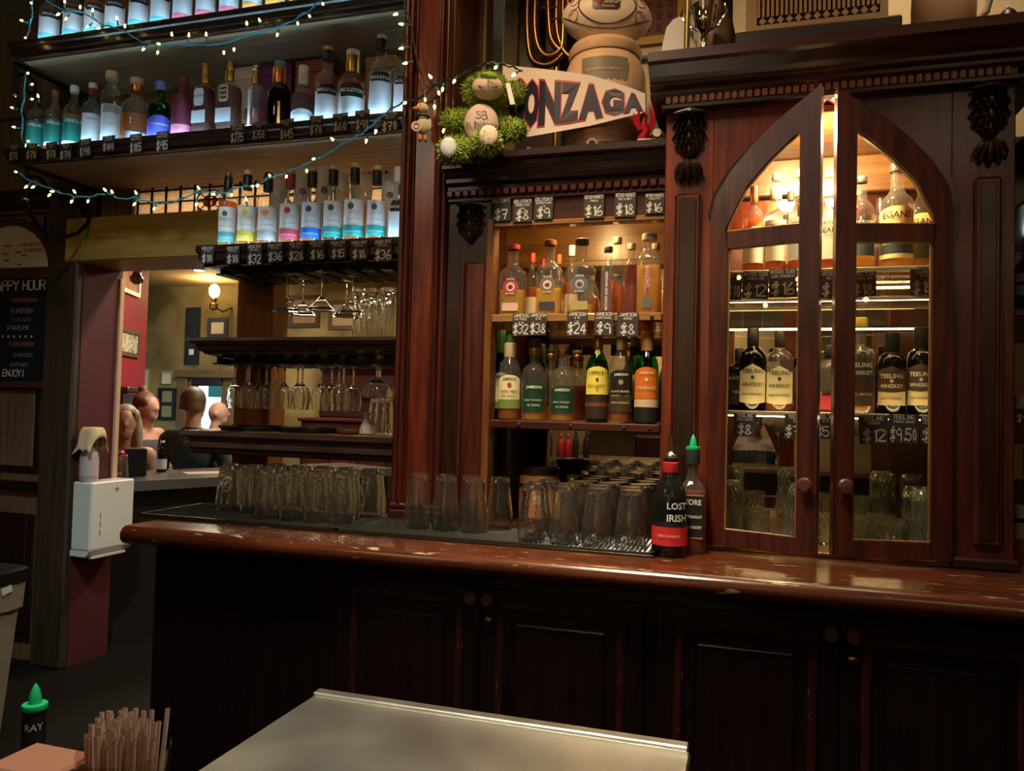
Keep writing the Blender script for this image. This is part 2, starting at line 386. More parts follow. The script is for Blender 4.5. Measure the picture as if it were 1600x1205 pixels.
# ================================================================== THE SETTING
def struct(name, mb, m, parent=None, label=None, smooth=False):
    return mb.build(name, m, parent, smooth, world=parent is not None, kind='structure' if parent is None else None, label=label)
YW, YW2, CEIL = 3.2, 3.43, 3.5
XJ = -3.316
struct('floor', MB().box(-8, 4, -4, 9.5, -.1, 0), plain('dark_floor', (.007, .005, .004), .8, spec=.1), label='dark floor behind and beyond the bar')
struct('ceiling', MB().box(-4.7, 2.7, -3.1, YW2, CEIL, CEIL + .1), plain('ceiling_paint', (.30, .22, .14), .8), label='dim brown ceiling of the bar room')
struct('wall_behind', MB().box(-4.7, 2.7, -3.1, -3.0, 0, CEIL), TAN, label='tan plaster wall on the customer side')
struct('wall_right', MB().box(2.6, 2.7, -3, 3, 0, CEIL), TAN, label='tan plaster side wall')
struct('wall_left', MB().box(-4.7, -4.6, -3, YW, 0, CEIL), BROWNW, label='brown wood side wall')
wb = struct('wall_back', MB().box(-.97, 2.6, 2.95, 3.05, 0, CEIL), CREAM, label='warm cream wall above the back bar')
# wooden boards on the back wall beside the column
for a, b, mt in ((-.96, -.90, BROWNW), (-.895, -.55, DARKV)):
    MB().bbox(a, b, 2.93, 2.95, 2.0, CEIL - .002, .003).build('board', mt, wb, world=True)
# panelled wall left of the opening
wl = struct('wall_back_left', MB().box(-4.6, XJ - .2, YW, YW2, 0, CEIL), BROWNW, label='brown panelled wall behind the menu board')
p_ = at(55, 730, YW); q_ = at(48, 812, YW)
MB().bbox(-4.55, p_.x + .03, YW - .012, YW, p_.z - .03, 2.38, .004).build('panel', DARKV, wl, world=True)
MB().bbox(-4.55, p_.x, YW - .022, YW - .012, p_.z, 2.36, .006).build('panel', BROWNW, wl, world=True)
MB().bbox(-4.55, XJ - .205, YW - .04, YW, .90, .94, .006).build('chair_rail', DARKW, wl, world=True)
MB().bbox(-4.55, q_.x + .035, YW - .012, YW, .1, q_.z + .03, .004).build('panel', DARKV, wl, world=True)
MB().bbox(-4.55, q_.x, YW - .024, YW - .012, .14, q_.z, .008).build('panel', DARKV, wl, world=True)
for z0, z1, mt in ((2.40, 2.50, DARKW), (2.50, 2.53, BROWNW), (2.90, 2.93, BROWNW)):
    MB().bbox(-4.55, XJ - .205, YW - .03, YW, z0, z1, .005).build('picture_rail', mt, wl, world=True)
struct('trim_1', MB().bbox(XJ - .205, XJ, YW - .06, YW2 - .002, 0, CEIL - .002, .01), wood('weathered_post', (.020, .012, .006), (.065, .040, .018), .55, 'Z', 3, .0), label='weathered brown post at the edge of the opening')
struct('wall_jamb', MB().box(XJ - .2, XJ + .004, YW - .02, YW2 + .01, 0, 2.1), MAROON, label='maroon painted end of wall beside the opening')
jx = at(187, 600, X=XJ + .02).y
struct('trim_2', MB().bbox(XJ - .02, XJ + .02, jx - .02, jx + .012, .94, 2.05, .004), plain('cream_trim', (.55, .36, .24), .6), label='narrow cream edge strip on the maroon wall end')
# beam and header over the opening
struct('trim_3', MB().bbox(XJ - .08, -1.14, YW - .07, YW2, 2.09, 2.318, .008), BEAMW, label='ochre wooden beam across the opening')
struct('wall_header', MB().box(XJ - .2, -.97, YW, YW2, 2.50, CEIL), BROWNW, label='brown boarded wall above the opening')
struct('wall_header_end', MB().box(XJ - .2, -3.03, YW - .01, YW2, 2.318, 2.5), BROWNW, label='brown board between beam and leaded window')
# leaded glass window over the beam
SGX0, SGX1, SGZ0, SGZ1 = -3.03, -1.14, 2.318, 2.50
sg = thing('window_1', 'leaded glass transom of pebbled panes above the ochre beam', None, (SGX0, YW + .02, SGZ0), kind='structure')
def pebble():
    m, nt, b = nodes('pebbled_glass'); L = nt.links.new
    b.inputs['Base Color'].default_value = (.85, .72, .58, 1); b.inputs['Roughness'].default_value = .12
    n = nt.nodes.new('ShaderNodeTexVoronoi'); n.inputs['Scale'].default_value = 130
    tc = nt.nodes.new('ShaderNodeTexCoord'); L(tc.outputs['Object'], n.inputs['Vector'])
    bp = nt.nodes.new('ShaderNodeBump'); bp.inputs['Strength'].default_value = 1; bp.inputs['Distance'].default_value = .01
    L(n.outputs['Distance'], bp.inputs['Height'])
    tl = nt.nodes.new('ShaderNodeBsdfTranslucent'); tl.inputs[0].default_value = (.85, .7, .55, 1); L(bp.outputs[0], tl.inputs['Normal'])
    gl = nt.nodes.new('ShaderNodeBsdfGlossy'); gl.inputs['Roughness'].default_value = .15; L(bp.outputs[0], gl.inputs['Normal'])
    mx = nt.nodes.new('ShaderNodeMixShader'); mx.inputs[0].default_value = .3
    L(tl.outputs[0], mx.inputs[1]); L(gl.outputs[0], mx.inputs[2]); L(mx.outputs[0], nt.nodes['Material Output'].inputs[0]); return m
PEB = pebble()
PEBO = glass('amber_pane', (.9, .45, .2), 1.5, .1, 200)
xs = [SGX0 + .012]
while xs[-1] < SGX1 - .1: xs.append(xs[-1] + .088)
for i, (a, b) in enumerate(zip(xs, xs[1:])):
    for (z0, z1) in ((SGZ0 + .01, SGZ0 + .075), (SGZ0 + .081, SGZ0 + .135)):
        if (i % 6) in (0, 1, 2, 3) :
            MB().box(a + .003, b - .003, YW + .018, YW + .024, z0, z1).build('pane', PEB, sg, world=True)
    if (i % 6) == 4:                                     # the oval ornament between the square panes
        c = b; z = SGZ0 + .07
        ring = [(c + .082 * math.cos(t * PI / 8), z + .056 * math.sin(t * PI / 8)) for t in range(16)]
        inn = [(c + .04 * math.cos(t * PI / 8), z + .028 * math.sin(t * PI / 8)) for t in range(16)]
        for t in range(0, 16, 2):
            A = [ring[(t + k) % 16] for k in (0, 1, 2)]; B = [inn[(t + k) % 16] for k in (0, 1, 2)]
            MB().strip(A, B, YW + .018, YW + .024).build('pane', PEB, sg, world=True)
        MB().poly(inn, YW + .017, YW + .023).build('pane', PEBO, sg, world=True)
        lead = MB()
        for R_ in (ring, inn): lead.tube([(p[0], YW + .018, p[1]) for p in R_ + R_[:1]], .0035, 6)
        for t in range(0, 16, 2): lead.tube([(ring[t][0], YW + .018, ring[t][1]), (inn[t][0], YW + .018, inn[t][1])], .003, 6)
        lead.build('lead_oval', IRON, sg, world=True)
    MB().box(a + .003, b - .003, YW + .018, YW + .024, SGZ0 + .143, SGZ1 - .008).build('pane', PEB, sg, world=True)
lead = MB()
for x in xs: lead.box(x - .005, x + .005, YW + .012, YW + .03, SGZ0, SGZ1)
for z in (SGZ0 + .005, SGZ0 + .078, SGZ0 + .139, SGZ1 - .004): lead.box(SGX0, SGX1, YW + .014, YW + .028, z - .0035, z + .0035)
lead.build('lead_bars', IRON, sg, world=True)
area('transom_lamp', (-2.1, 3.75, 2.6), (-2.1, 3.2, 2.35), 1.6, 30, (1, .78, .5), .1)
# far room
YF = 7.2
struct('wall_far', MB().box(-8, -.9, YF, YF + .1, 0, 2.75), OLIVE, label='mottled olive plaster wall of the far room')
struct('ceiling_far', MB().box(-8, -.9, YW2, YF, 2.68, 2.75), plain('ochre_ceiling', (.42, .31, .14), .8), label='ochre ceiling of the far room')
struct('wall_far_right', MB().box(-1.0, -.9, 3.0, YF, 0, 2.7), OLIVE, label='olive side wall of the far room')
# red wall: turned, with its edge where the photo shows it
pa = at(186, 600, Y=5.3); pb = at(226, 600, Y=5.9)
dv = (pb - pa); dv.z = 0; dv.normalize()
nv = Vector((dv.y, -dv.x, 0)); 
q0 = pa - dv * 1.7
def wallstrip(a, b, n, th, z0, z1):
    vs = []
    for z in (z0, z1):
        for p in (a, b, b - n * th, a - n * th): vs.append((p.x, p.y, z))
    return MB().add(vs, [(0, 1, 5, 4), (1, 2, 6, 5), (2, 3, 7, 6), (3, 0, 4, 7), (0, 3, 2, 1), (4, 5, 6, 7)])
struct('wall_far_red', wallstrip(q0, pb, nv, .15, 0, 2.68), REDP, label='bright red wall end in the far room')
struct('wall_far_left', MB().box(-8, -7.9, YW2, YF, 0, 2.7), OLIVE, label='olive outer wall of the far room')
# far window with casing, daylight outside
fx0, fx1 = at(282, 600, YF).x, at(440, 600, YF).x
wx0, wx1 = at(300, 625, YF).x, at(347, 625, YF).x
wz1 = at(320, 603, YF).z; wz0 = at(320, 690, YF).z
bpy.data.objects.remove(bpy.data.objects['wall_far'])
wf = MB().box(-8, wx0, YF, YF + .1, 0, 2.75).box(wx1, -.9, YF, YF + .1, 0, 2.75).box(wx0, wx1, YF, YF + .1, wz1, 2.75).box(wx0, wx1, YF, YF + .1, 0, wz0)
struct('wall_far', wf, OLIVE, label='mottled olive plaster wall of the far room')
w2 = thing('window_2', 'bright daylight window with dark wood casing in the far room', None, (wx0, YF, wz0), kind='structure')
zc = at(300, 588, YF).z
OLW = wood('casing_wood', (.10, .06, .02), (.22, .14, .05), .5, 'X', 3, .1)
MB().bbox(fx0 - .03, fx1, YF - .07, YF, zc - .02, zc + .07, .01).build('casing_head', OLW, w2, world=True)
MB().bbox(fx0, fx0 + .12, YF - .05, YF, 0, zc - .02, .01).build('casing_side', OLW, w2, world=True)
MB().bbox(wx0, wx1, YF - .03, YF + .05, wz1, wz1 + .10, .01).build('sash', DARKW, w2, world=True)
MB().bbox(wx1, wx1 + .08, YF - .03, YF + .05, wz0, wz1, .01).build('sash', OLW, w2, world=True)
MB().box(wx0, wx1, YF + .05, YF + .056, wz0, wz1).build('pane', PANE, w2, world=True)
aw = MB().box(wx0 - .5, wx1 + .6, YF + .9, YF + .92, at(320, 622, YF).z + .02, wz1 + .6)
aw.build('awning', plain('teal_awning', (.10, .42, .50), .6), w2, world=True)
# ================================================================== BACK BAR
XL, XR = -1.80, 2.55
YC = 1.92
# worktop
ct = thing('bar_counter', 'worn reddish brown wooden back bar worktop with rounded nosing', 'counter', (XL, YC, .945))
prof = [(YC + .018, .945)] + [(YC + .008 - .028 * math.cos(t * PI / 12 - PI / 2) , .9725 + .0275 * math.sin(t * PI / 12 - PI / 2)) for t in range(0, 13)] + [(2.52, 1.0), (2.52, .945)]
MB().sweepx(prof, XL, -1.16).build('top', COUNTW, ct, 40, world=True)
prof2 = prof[:-2] + [(2.93, 1.0), (2.93, .945)]
MB().sweepx(prof2, -1.16, XR).build('top', COUNTW, ct, 40, world=True)
# base cabinet with panelled doors
bc = thing('base_cabinet', 'mahogany base cabinet, colour darkened for low light, panelled doors under the worktop', 'cabinet', (-1.74, 1.985, 0))
YB = 1.99
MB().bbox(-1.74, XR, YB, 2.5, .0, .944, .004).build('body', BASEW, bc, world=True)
def knob(mb, p, r=.019, out=.03):
    prof = [(0, r * .45), (out * .45, r * .42), (out * .55, r * .9), (out * .75, r), (out * .95, r * .75), (out, r * .2)]
    k = len(mb.v); mb.loft(prof, 14)
    for i in range(k, len(mb.v)):
        x, y, z = mb.v[i]; mb.v[i] = (p[0] + x, p[1] - z, p[2] + y)
    return mb
KNOBW = wood('knob_wood', (.05, .018, .012), (.13, .05, .03), .35, 'X', 8)
def base_door(xa, xb, knob_x, lock=False, half=False):
    z0, z1 = .16, .905
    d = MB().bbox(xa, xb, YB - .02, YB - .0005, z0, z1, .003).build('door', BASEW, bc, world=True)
    o = Vector(bc.location)
    def sub(mb, name, m, **k):
        mb.v = [(v[0] - o.x, v[1] - o.y, v[2] - o.z) for v in mb.v]; return mb.build(name, m, d, **k)
    t = .022; xi0, xi1, zi0, zi1 = xa + .045, xb - .045, z0 + .06, z1 - .032
    sub(MB().bbox(xi0, xi1, YB - .03, YB - .018, zi1 - t, zi1, .005), 'moulding', EDGEW)
    sub(MB().bbox(xi0, xi1, YB - .03, YB - .018, zi0, zi0 + t, .005), 'moulding', EDGEW)
    sub(MB().bbox(xi0, xi0 + t, YB - .03, YB - .018, zi0 + t, zi1 - t, .005), 'moulding', EDGEW)
    sub(MB().bbox(xi1 - t, xi1, YB - .03, YB - .018, zi0 + t, zi1 - t, .005), 'moulding', EDGEW)
    sub(MB().bbox(xi0 + .05, xi1 - .05, YB - .027, YB - .018, zi0 + .05, zi1 - .05, .007), 'raised_panel', DOORW)
    sub(knob(MB(), (knob_x, YB - .02, .877)), 'knob', KNOBW, smooth=True)
    if lock: sub(knob(MB(), (knob_x, YB - .02, .818), .012, .012), 'lock', BRASS, smooth=True)
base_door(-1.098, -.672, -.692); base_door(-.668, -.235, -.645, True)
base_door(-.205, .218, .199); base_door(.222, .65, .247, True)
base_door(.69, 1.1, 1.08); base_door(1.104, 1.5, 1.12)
MB().bbox(-1.74, -1.73, 1.986, YB, .1, .94, .003).build('corner_strip', BASEW, bc, world=True)

# tall column left of the alcove
co = thing('back_bar_column', 'tall fluted mahogany column between bottle shelves and alcove', 'column', (-1.05, 2.38, 1.0))
MB().box(-1.139, -.968, 2.39, 2.78, 1.001, CEIL - .002).build('core', MAHOGV, co, world=True)
for x0, x1, y in ((-1.14, -1.118, 2.372), (-1.116, -1.098, 2.366), (-1.095, -1.088, 2.38), (-1.012, -1.004, 2.38), (-1.002, -.988, 2.368), (-.986, -.968, 2.374)):
    n = 7; A = []
    pr = [(x0, 2.39)] + [((x0 + x1) / 2 - (x1 - x0) / 2 * math.cos(PI * k / n), 2.39 - (2.39 - y) * math.sin(PI * k / n)) for k in range(n + 1)] + [(x1, 2.39)]
    vs = [(p[0], p[1], 1.06) for p in pr] + [(p[0], p[1], CEIL - .002) for p in pr]; k = len(pr)
    MB().add(vs, [(i, i + 1, k + i + 1, k + i) for i in range(k - 1)]).build('bead', MAHOGV, co, 60, world=True)
MB().bbox(-1.086, -1.014, 2.384, 2.395, 1.06, CEIL - .002, .002).build('face_panel', MAHOGR, co, world=True)
MB().bbox(-1.14, -.955, 2.362, 2.45, 1.0005, 1.04, .006).build('plinth', MAHOG, co, world=True)
MB().bbox(-1.14, -.962, 2.368, 2.45, 1.04, 1.06, .006).build('plinth_moulding', MAHOG, co, world=True)
MB().bbox(-.97, -.955, 2.40, 2.44, 2.25, CEIL - .002, .004).build('side_moulding', MAHOGV, co, world=True)
MB().bbox(-.97, -.955, 2.70, 2.78, 2.25, CEIL - .002, .004).build('side_moulding', BROWNW, co, world=True)

def relief(mb, cx, z1, z0, y, w, dp, lobes=5, tip=.25):
    """carved leaf: scalloped outline, deep veins sweeping out from the centre rib, top rolled forward"""
    nu, nv = 24, 40; h = z1 - z0; vs = []; fs = []
    for j_ in range(nv + 1):
        v = j_ / nv
        env = (.90 + .12 * math.sin(PI * min(1, v * 1.25))) * (1 if v < .62 else max(.0, 1 - ((v - .62) / .38) ** 1.6 * (1 - tip * .3)))
        sc = 1 - .13 * (.5 - .5 * math.cos(2 * PI * lobes * (v - .73)))
        for i_ in range(nu + 1):
            u = -1 + 2 * i_ / nu; a = abs(u)
            vein = math.cos(2 * PI * lobes * (v - .75 * a + .02))
            rib = math.exp(-(u / .10) ** 2)
            hgt = (1 - a ** 2.2) * .55 + .25 * rib + .30 * vein * (1 - rib) * min(1, (1 - a) * 3 + .35)
            curl = 1.0 - .55 * v + .35 * math.exp(-((v - .10) / .09) ** 2)
            vs.append((cx + u * w / 2 * env * sc, y - max(.0015, dp * .62 * hgt * curl + .004), z1 - h * v - .10 * h * a * a * (1 - v)))
    for j_ in range(nv):
        for i_ in range(nu):
            a = j_ * (nu + 1) + i_; fs.append((a, a + 1, a + nu + 2, a + nu + 1))
    n0 = len(vs)
    edge = [i_ for i_ in range(nu + 1)] + [j_ * (nu + 1) + nu for j_ in range(1, nv + 1)] + [nv * (nu + 1) + i_ for i_ in range(nu - 1, -1, -1)] + [j_ * (nu + 1) for j_ in range(nv - 1, 0, -1)]
    for e in edge: vs.append((vs[e][0], y + .001, vs[e][2]))
    for k in range(len(edge)):
        b = (k + 1) % len(edge); fs.append((edge[k], n0 + k, n0 + b, edge[b]))
    return mb.add(vs, fs)
def acanthus(mb, cx, z1, z0, y, w, dp):
    relief(mb, cx, z1, z0, y, w, dp, 4)
    mb.tube([(cx - w * .44, y - dp * .40, z1 - .010), (cx, y - dp * .55, z1 - .006), (cx + w * .44, y - dp * .40, z1 - .010)], [w * .05, w * .08, w * .05], 10)
    return mb
def drop_leaf(mb, cx, z1, z0, y, w, dp):
    h = z1 - z0
    for a in (-1.05, -.55, .55, 1.05, 0):
        mb.tube([(cx + w * .08 * math.sin(a), y - .002, z1 - h * .05), (cx + w * .30 * math.sin(a), y - dp, z1 - h * .32), (cx + w * .46 * math.sin(a), y - dp * .8, z1 - h * (.36 + .34 * math.cos(a))), (cx + w * .56 * math.sin(a), y - .004, z1 - h * (.48 + .52 * math.cos(a)))], [w * .08, w * .15, w * .12, w * .03], 9)
    return mb

# ---- alcove (middle section)
YA = 2.40; AX0, AX1, AZ1 = -.812, -.25, 1.99
al = thing('alcove_cabinet', 'dark mahogany open alcove with two bottle shelves and mirrored back', 'cabinet', (-.6, YA, 1.0))
MB().bbox(-.968, AX0, YA, YA + .04, 1.001, 2.17, .004).build('pilaster', DARKV, al, world=True)
AXI = -.885                                            # the inside is wider than the front opening
MB().bbox(-.968, AXI, YA + .0405, 2.92, 1.001, 2.10, .002).build('side_panel', MAHOGV, al, world=True)
MB().bbox(-.895, -.828, YA - .008, YA, 1.08, 1.865, .006).build('pilaster_panel', MAHOGV, al, world=True)
for x in (-.905, -.822): MB().bbox(x - .006, x + .006, YA - .014, YA, 1.07, 1.875, .003).build('pilaster_bead', MAHOGV, al, world=True)
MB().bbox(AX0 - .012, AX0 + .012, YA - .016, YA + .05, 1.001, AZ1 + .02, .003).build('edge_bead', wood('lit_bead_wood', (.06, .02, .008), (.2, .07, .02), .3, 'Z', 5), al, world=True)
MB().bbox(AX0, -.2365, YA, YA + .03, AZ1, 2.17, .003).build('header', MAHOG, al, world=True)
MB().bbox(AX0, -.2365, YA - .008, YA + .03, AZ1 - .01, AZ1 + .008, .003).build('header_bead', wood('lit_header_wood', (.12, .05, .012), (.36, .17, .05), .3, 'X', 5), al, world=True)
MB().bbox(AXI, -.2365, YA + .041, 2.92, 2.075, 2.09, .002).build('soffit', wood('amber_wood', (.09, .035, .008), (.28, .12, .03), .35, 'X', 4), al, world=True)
MB().bbox(AX1 + .0005, -.2365, YA + .0305, 2.85, 1.001, AZ1, .002).build('side_panel', MAHOGV, al, world=True)
MB().box(AXI, AX1, 2.81, 2.83, 1.001, 1.93).build('mirror', MIRROR, al, world=True)
MB().box(AXI, AX1, 2.80, 2.83, 1.931, 2.075).build('back_panel', wood('amber_wood', (0, 0, 0), (0, 0, 0)), al, world=True)
for args in ((AXI, AX1, 1.915, 1.94), (AXI, AXI + .025, 1.001, 1.915), (AX1 - .02, AX1, 1.001, 1.915)):
    MB().bbox(args[0], args[1], 2.785, 2.8095, args[2], args[3], .004).build('mirror_frame', wood('amber_wood', (0, 0, 0), (0, 0, 0)), al, world=True)
cor = [(2.92, 2.17), (YA + .01, 2.105), (YA - .012, 2.105), (YA - .012, 2.12), (YA - .03, 2.13), (YA - .03, 2.142), (YA - .055, 2.16), (YA - .07, 2.166), (YA - .07, 2.178), (YA - .092, 2.184), (YA - .092, 2.204), (2.92, 2.204)]
MB().sweepx(cor, -.966, -.2365).build('cornice', DARKW, al, world=True)
me = MB().bbox(-.011, .011, -.012, .0, -.011, .011, .003).mesh('dentil', MAHOGR)
for k in range(26): link('dentil', me, al, (-.955 + k * .028 + .6, -.011, 2.096 - 1.0))
MB().bbox(-.966, -.2365, YA - .012, YA - .0005, 2.07, 2.082, .002).build('bead', MAHOG, al, world=True)
acanthus(MB(), -.885, 2.068, 1.93, YA, .10, .05).build('carved_leaf', DARKV, al, True, world=True)
ASH = (1.693, 1.347)
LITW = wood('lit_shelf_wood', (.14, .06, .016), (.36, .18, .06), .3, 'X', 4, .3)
for z in ASH:
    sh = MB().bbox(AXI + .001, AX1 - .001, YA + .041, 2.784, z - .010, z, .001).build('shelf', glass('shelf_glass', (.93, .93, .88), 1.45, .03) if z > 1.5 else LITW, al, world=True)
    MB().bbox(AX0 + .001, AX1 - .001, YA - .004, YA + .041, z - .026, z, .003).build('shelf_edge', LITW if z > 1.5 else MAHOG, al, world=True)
    for x in (-.70, -.53, -.36, -.28):
        mb = knob(MB(), (x, YA - .004, z - .014), .006, .005); mb.build('bolt', BLACK, al, True, world=True)
pk = MB().loft([(0, .034), (.006, .036), (.012, .03)], 20, c=(-.53, 2.47), z0=2.062).build('puck_lamp', glow('warm_lamp', (1, .62, .22), 55), al, True, world=True)
point('alcove_lamp', (-.53, 2.47, 2.045), 5.5, (1, .68, .26), .03)

# ---- gothic cabinet (right section)
YG = 2.27; GC = .208; ZA = 2.27
ARC = [(.305, 1.015), (.305, 1.94), (.29, 2.0), (.25, 2.065), (.19, 2.13), (.13, 2.182), (.06, 2.23), (0, 2.268)]
INN = [(.262, 1.897), (.252, 1.925), (.207, 2.015), (.145, 2.08), (.1, 2.118), (.056, 2.153)]
gc = thing('gothic_cabinet', 'tall mahogany cabinet with pointed arch glass doors and carved corbels', 'cabinet', (GC, YG, 1.0))
GX0, GX1 = -.235, .662
def gp(mb, name, m, **k): return mb.build(name, m, gc, world=True, **k)
gp(MB().bbox(GX0, GC - .305, YG, YG + .03, 1.001, 2.30, .003), 'stile', MAHOGR)  # left stile in the lighter red copy, lamp glow painted into its colour
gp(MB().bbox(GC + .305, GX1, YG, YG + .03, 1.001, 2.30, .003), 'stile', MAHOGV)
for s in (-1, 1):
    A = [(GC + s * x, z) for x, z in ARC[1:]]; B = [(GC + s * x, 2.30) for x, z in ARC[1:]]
    gp(MB().strip(A, B, YG, YG + .03), 'arch_spandrel', MAHOGR if s < 0 else MAHOGV)  # left half in the lamp-lit colour, right half in the darker one
    A = [(GC + s * x * 1.0, z) for x, z in ARC[1:]]; B = [(GC + s * (x + .014), z + .016) for x, z in ARC[1:]]
    gp(MB().strip(A, B, YG - .016, YG), 'arch_moulding', DARKV, smooth=30)
gp(MB().bbox(GX0, GX0 + .02, YG + .03, 2.93, 1.001, 2.30, .002), 'side_panel', MAHOGV)
gp(MB().bbox(GX1 - .02, GX1, YG + .03, 2.93, 1.001, 2.30, .002), 'side_panel', MAHOGV)
gp(MB().box(GX0 + .02, GX1 - .02, 2.73, 2.75, 1.001, 2.24), 'mirror', MIRROR)
gp(MB().bbox(GX0 + .02, GX1 - .02, YG + .03, 2.93, 2.24, 2.262, .002), 'soffit', wood('amber_wood', (0, 0, 0), (0, 0, 0)))
gp(MB().bbox(GX0 + .02, GX1 - .02, YG + .0, 2.73, 1.001, 1.014, .002), 'floor_board', LITW)
gp(MB().bbox(GX0 + .02, GX1 - .02, 2.70, 2.73, 2.12, 2.24, .004), 'mirror_frame', wood('amber_wood', (0, 0, 0), (0, 0, 0)))
gp(MB().bbox(.20, .235, 2.705, 2.729, 1.014, 2.12, .004), 'mirror_frame', ORANGEW)
# pilaster panels, plinth
for a, b in ((-.205, -.13), (.565, .63)):
    gp(MB().bbox(a, b, YG - .012, YG, 1.06, 2.02, .008), 'pilaster_panel', MAHOGV)
    gp(MB().bbox(a + .013, b - .013, YG - .014, YG - .011, 1.075, 2.005, .002), 'pilaster_inset', DARKV)
gp(MB().bbox(GX0 - .012, GC - .31, YG - .018, YG, 1.0005, 1.03, .006), 'plinth', DARKW)
gp(MB().bbox(GC + .31, GX1 + .012, YG - .018, YG, 1.0005, 1.03, .006), 'plinth', DARKW)
# cornice and dentils
cz = [(2.93, 2.30), (YG, 2.30), (YG - .02, 2.302), (YG - .028, 2.312), (YG - .028, 2.322), (YG - .045, 2.33), (YG - .045, 2.34), (YG - .06, 2.35), (YG - .088, 2.372), (YG - .10, 2.378), (YG - .10, 2.405), (2.93, 2.405)]
gp(MB().sweepx(cz, GX0 - .045, GX1 + .10), 'cornice', MAHOG)
gp(MB().bbox(GX0 - .01, GX1 + .01, YG - .035, YG - .0005, 2.263, 2.276, .002), 'dentil_rail', DARKW)
me = MB().bbox(-.0075, .0075, -.014, .0, -.011, .011, .002).mesh('dentil', wood('dentil_wood', (.10, .025, .008), (.30, .085, .025), .3, 'Z', 8))
n = int((GX1 - GX0) / .0205)
for k in range(n): link('dentil', me, gc, (GX0 + .008 + k * .0205 - GC, -.02, 2.288 - 1.0))
gp(MB().bbox(GX0, GX1, YG - .02, YG - .0005, 2.276, 2.30, .002), 'dentil_band', DARKW)
for cx in (-.167, .60):
    gp(acanthus(MB(), cx, 2.262, 2.115, YG, .098, .06), 'carved_leaf', DARKV, smooth=True)
    gp(drop_leaf(MB(), cx, 2.125, 2.045, YG, .08, .022), 'carved_leaf', DARKV, smooth=True)
# shelves
GSH = (1.802, 1.395)
for z in GSH:
    gp(MB().bbox(GX0 + .021, GX1 - .021, YG + .06, 2.70, z - .010, z, .001), 'shelf', glass('shelf_glass'))
    gp(MB().bbox(GX0 + .021, GX1 - .021, YG + .055, YG + .063, z - .012, z + .001, .001), 'shelf_edge', plain('glass_edge_strip', (.72, .70, .55), .15, .6))
gp(MB().bbox(GX0 + .021, GX1 - .021, YG + .055, YG + .07, 1.712, 1.722, .002), 'rail', STEEL)
# glowing strips added behind rail and lower shelf edge to brighten the lower cabinet
for z in (1.712, 1.380): gp(MB().box(GX0 + .06, GX1 - .06, YG + .072, YG + .080, z, z + .006), 'fill_strip', glow('fill_strip_glow', (1, .74, .36), 16))
# lamp under the soffit
gp(MB().loft([(0, .030), (.008, .034), (.014, .028)], 20, c=(.14, 2.345), z0=2.224), 'puck_lamp', glow('warm_lamp', (0, 0, 0), 1), smooth=True)
gp(MB().loft([(0, .030), (.008, .034), (.014, .028)], 20, c=(.30, 2.345), z0=2.224), 'puck_lamp', glow('warm_lamp', (0, 0, 0), 1), smooth=True)
point('cabinet_lamp', (.14, 2.345, 2.20), 19, (1, .76, .40), .03)
point('cabinet_lamp', (.30, 2.345, 2.20), 17, (1, .76, .40), .02)
# the two doors, ajar
def gdoor(s, ang):
    """local frame: hinge at the origin, x towards the middle, front face towards -y"""
    o = Vector(gc.location); hx = GC + s * .303
    d = link('door', None, gc, (hx - o.x, YG + .006 - o.y, 0), (0, 0, ang))
    loc = lambda P: [((x - .303) * s, z - 1.0) for x, z in P]
    def db(mb, name, m, **k): return mb.build(name, m, d, **k)
    y0, y1 = -.026, 0
    fm = MAHOGV
    out = loc([(.303, 1.018), (.303, 1.94)] + ARC[2:6] + [(.056, 2.232)]); inn = loc([(.252, 1.06), (.252, 1.885)] + INN[1:5] + [(.056, 2.153)])
    frame = MB()
    top_o = loc([(.303, 1.897), (.303, 1.94), ARC[2], ARC[3], ARC[4], ARC[5], (.056, 2.232)]); top_i = loc([(.262, 1.897), (.258, 1.912), INN[1], INN[2], INN[3], INN[4], INN[5]])
    frame.strip(top_o, top_i, y0, y1)
    frame.strip(loc([(.303, 1.018), (.303, 1.897)]), loc([(.252, 1.018), (.252, 1.897)]), y0, y1)
    db(frame, 'frame', fm, smooth=30)
    db(MB().strip(loc([(.056, 1.018), (.056, 2.232)]), loc([(.005, 1.018), (.005, 2.264)]), y0, y1), 'meeting_stile', fm)
    db(MB().strip(loc([(.252, 1.018), (.056, 1.018)]), loc([(.252, 1.062), (.056, 1.062)]), y0, y1), 'bottom_rail', fm)
    db(MB().strip(loc([(.256, 1.85), (.056, 1.85)]), loc([(.26, 1.897), (.056, 1.897)]), y0, y1), 'middle_rail', fm)
    pane = loc([(.26, 1.899), (.056, 1.899), (.056, 2.150)] + [(x, z) for x, z in INN[-2:0:-1]])
    db(MB().poly(pane, -.012, -.009), 'pane', PANE)
    db(MB().poly(loc([(.251, 1.063), (.057, 1.063), (.057, 1.849), (.251, 1.849)]), -.012, -.009), 'pane', PANE)
    LB = wood('pane_bead_wood', (.12, .05, .02), (.34, .17, .07), .3, 'Z', 5)
    bd = MB()
    for P in ([(.25, 1.064), (.25, 1.848), (.058, 1.848), (.058, 1.064), (.25, 1.064)], [(.258, 1.90), (.058, 1.90), (.058, 2.148)] + INN[-2:0:-1] + [(.258, 1.90)]):
        bd.tube([(x, -.016, z) for x, z in loc(P)], .0035, 5)
    db(bd, 'pane_bead', LB)
    mb = knob(MB(), ((.03 - .303) * s, y0, .205), .02, .03); db(mb, 'knob', KNOBW, smooth=True)
gdoor(-1, -math.radians(18)); gdoor(1, math.radians(11))

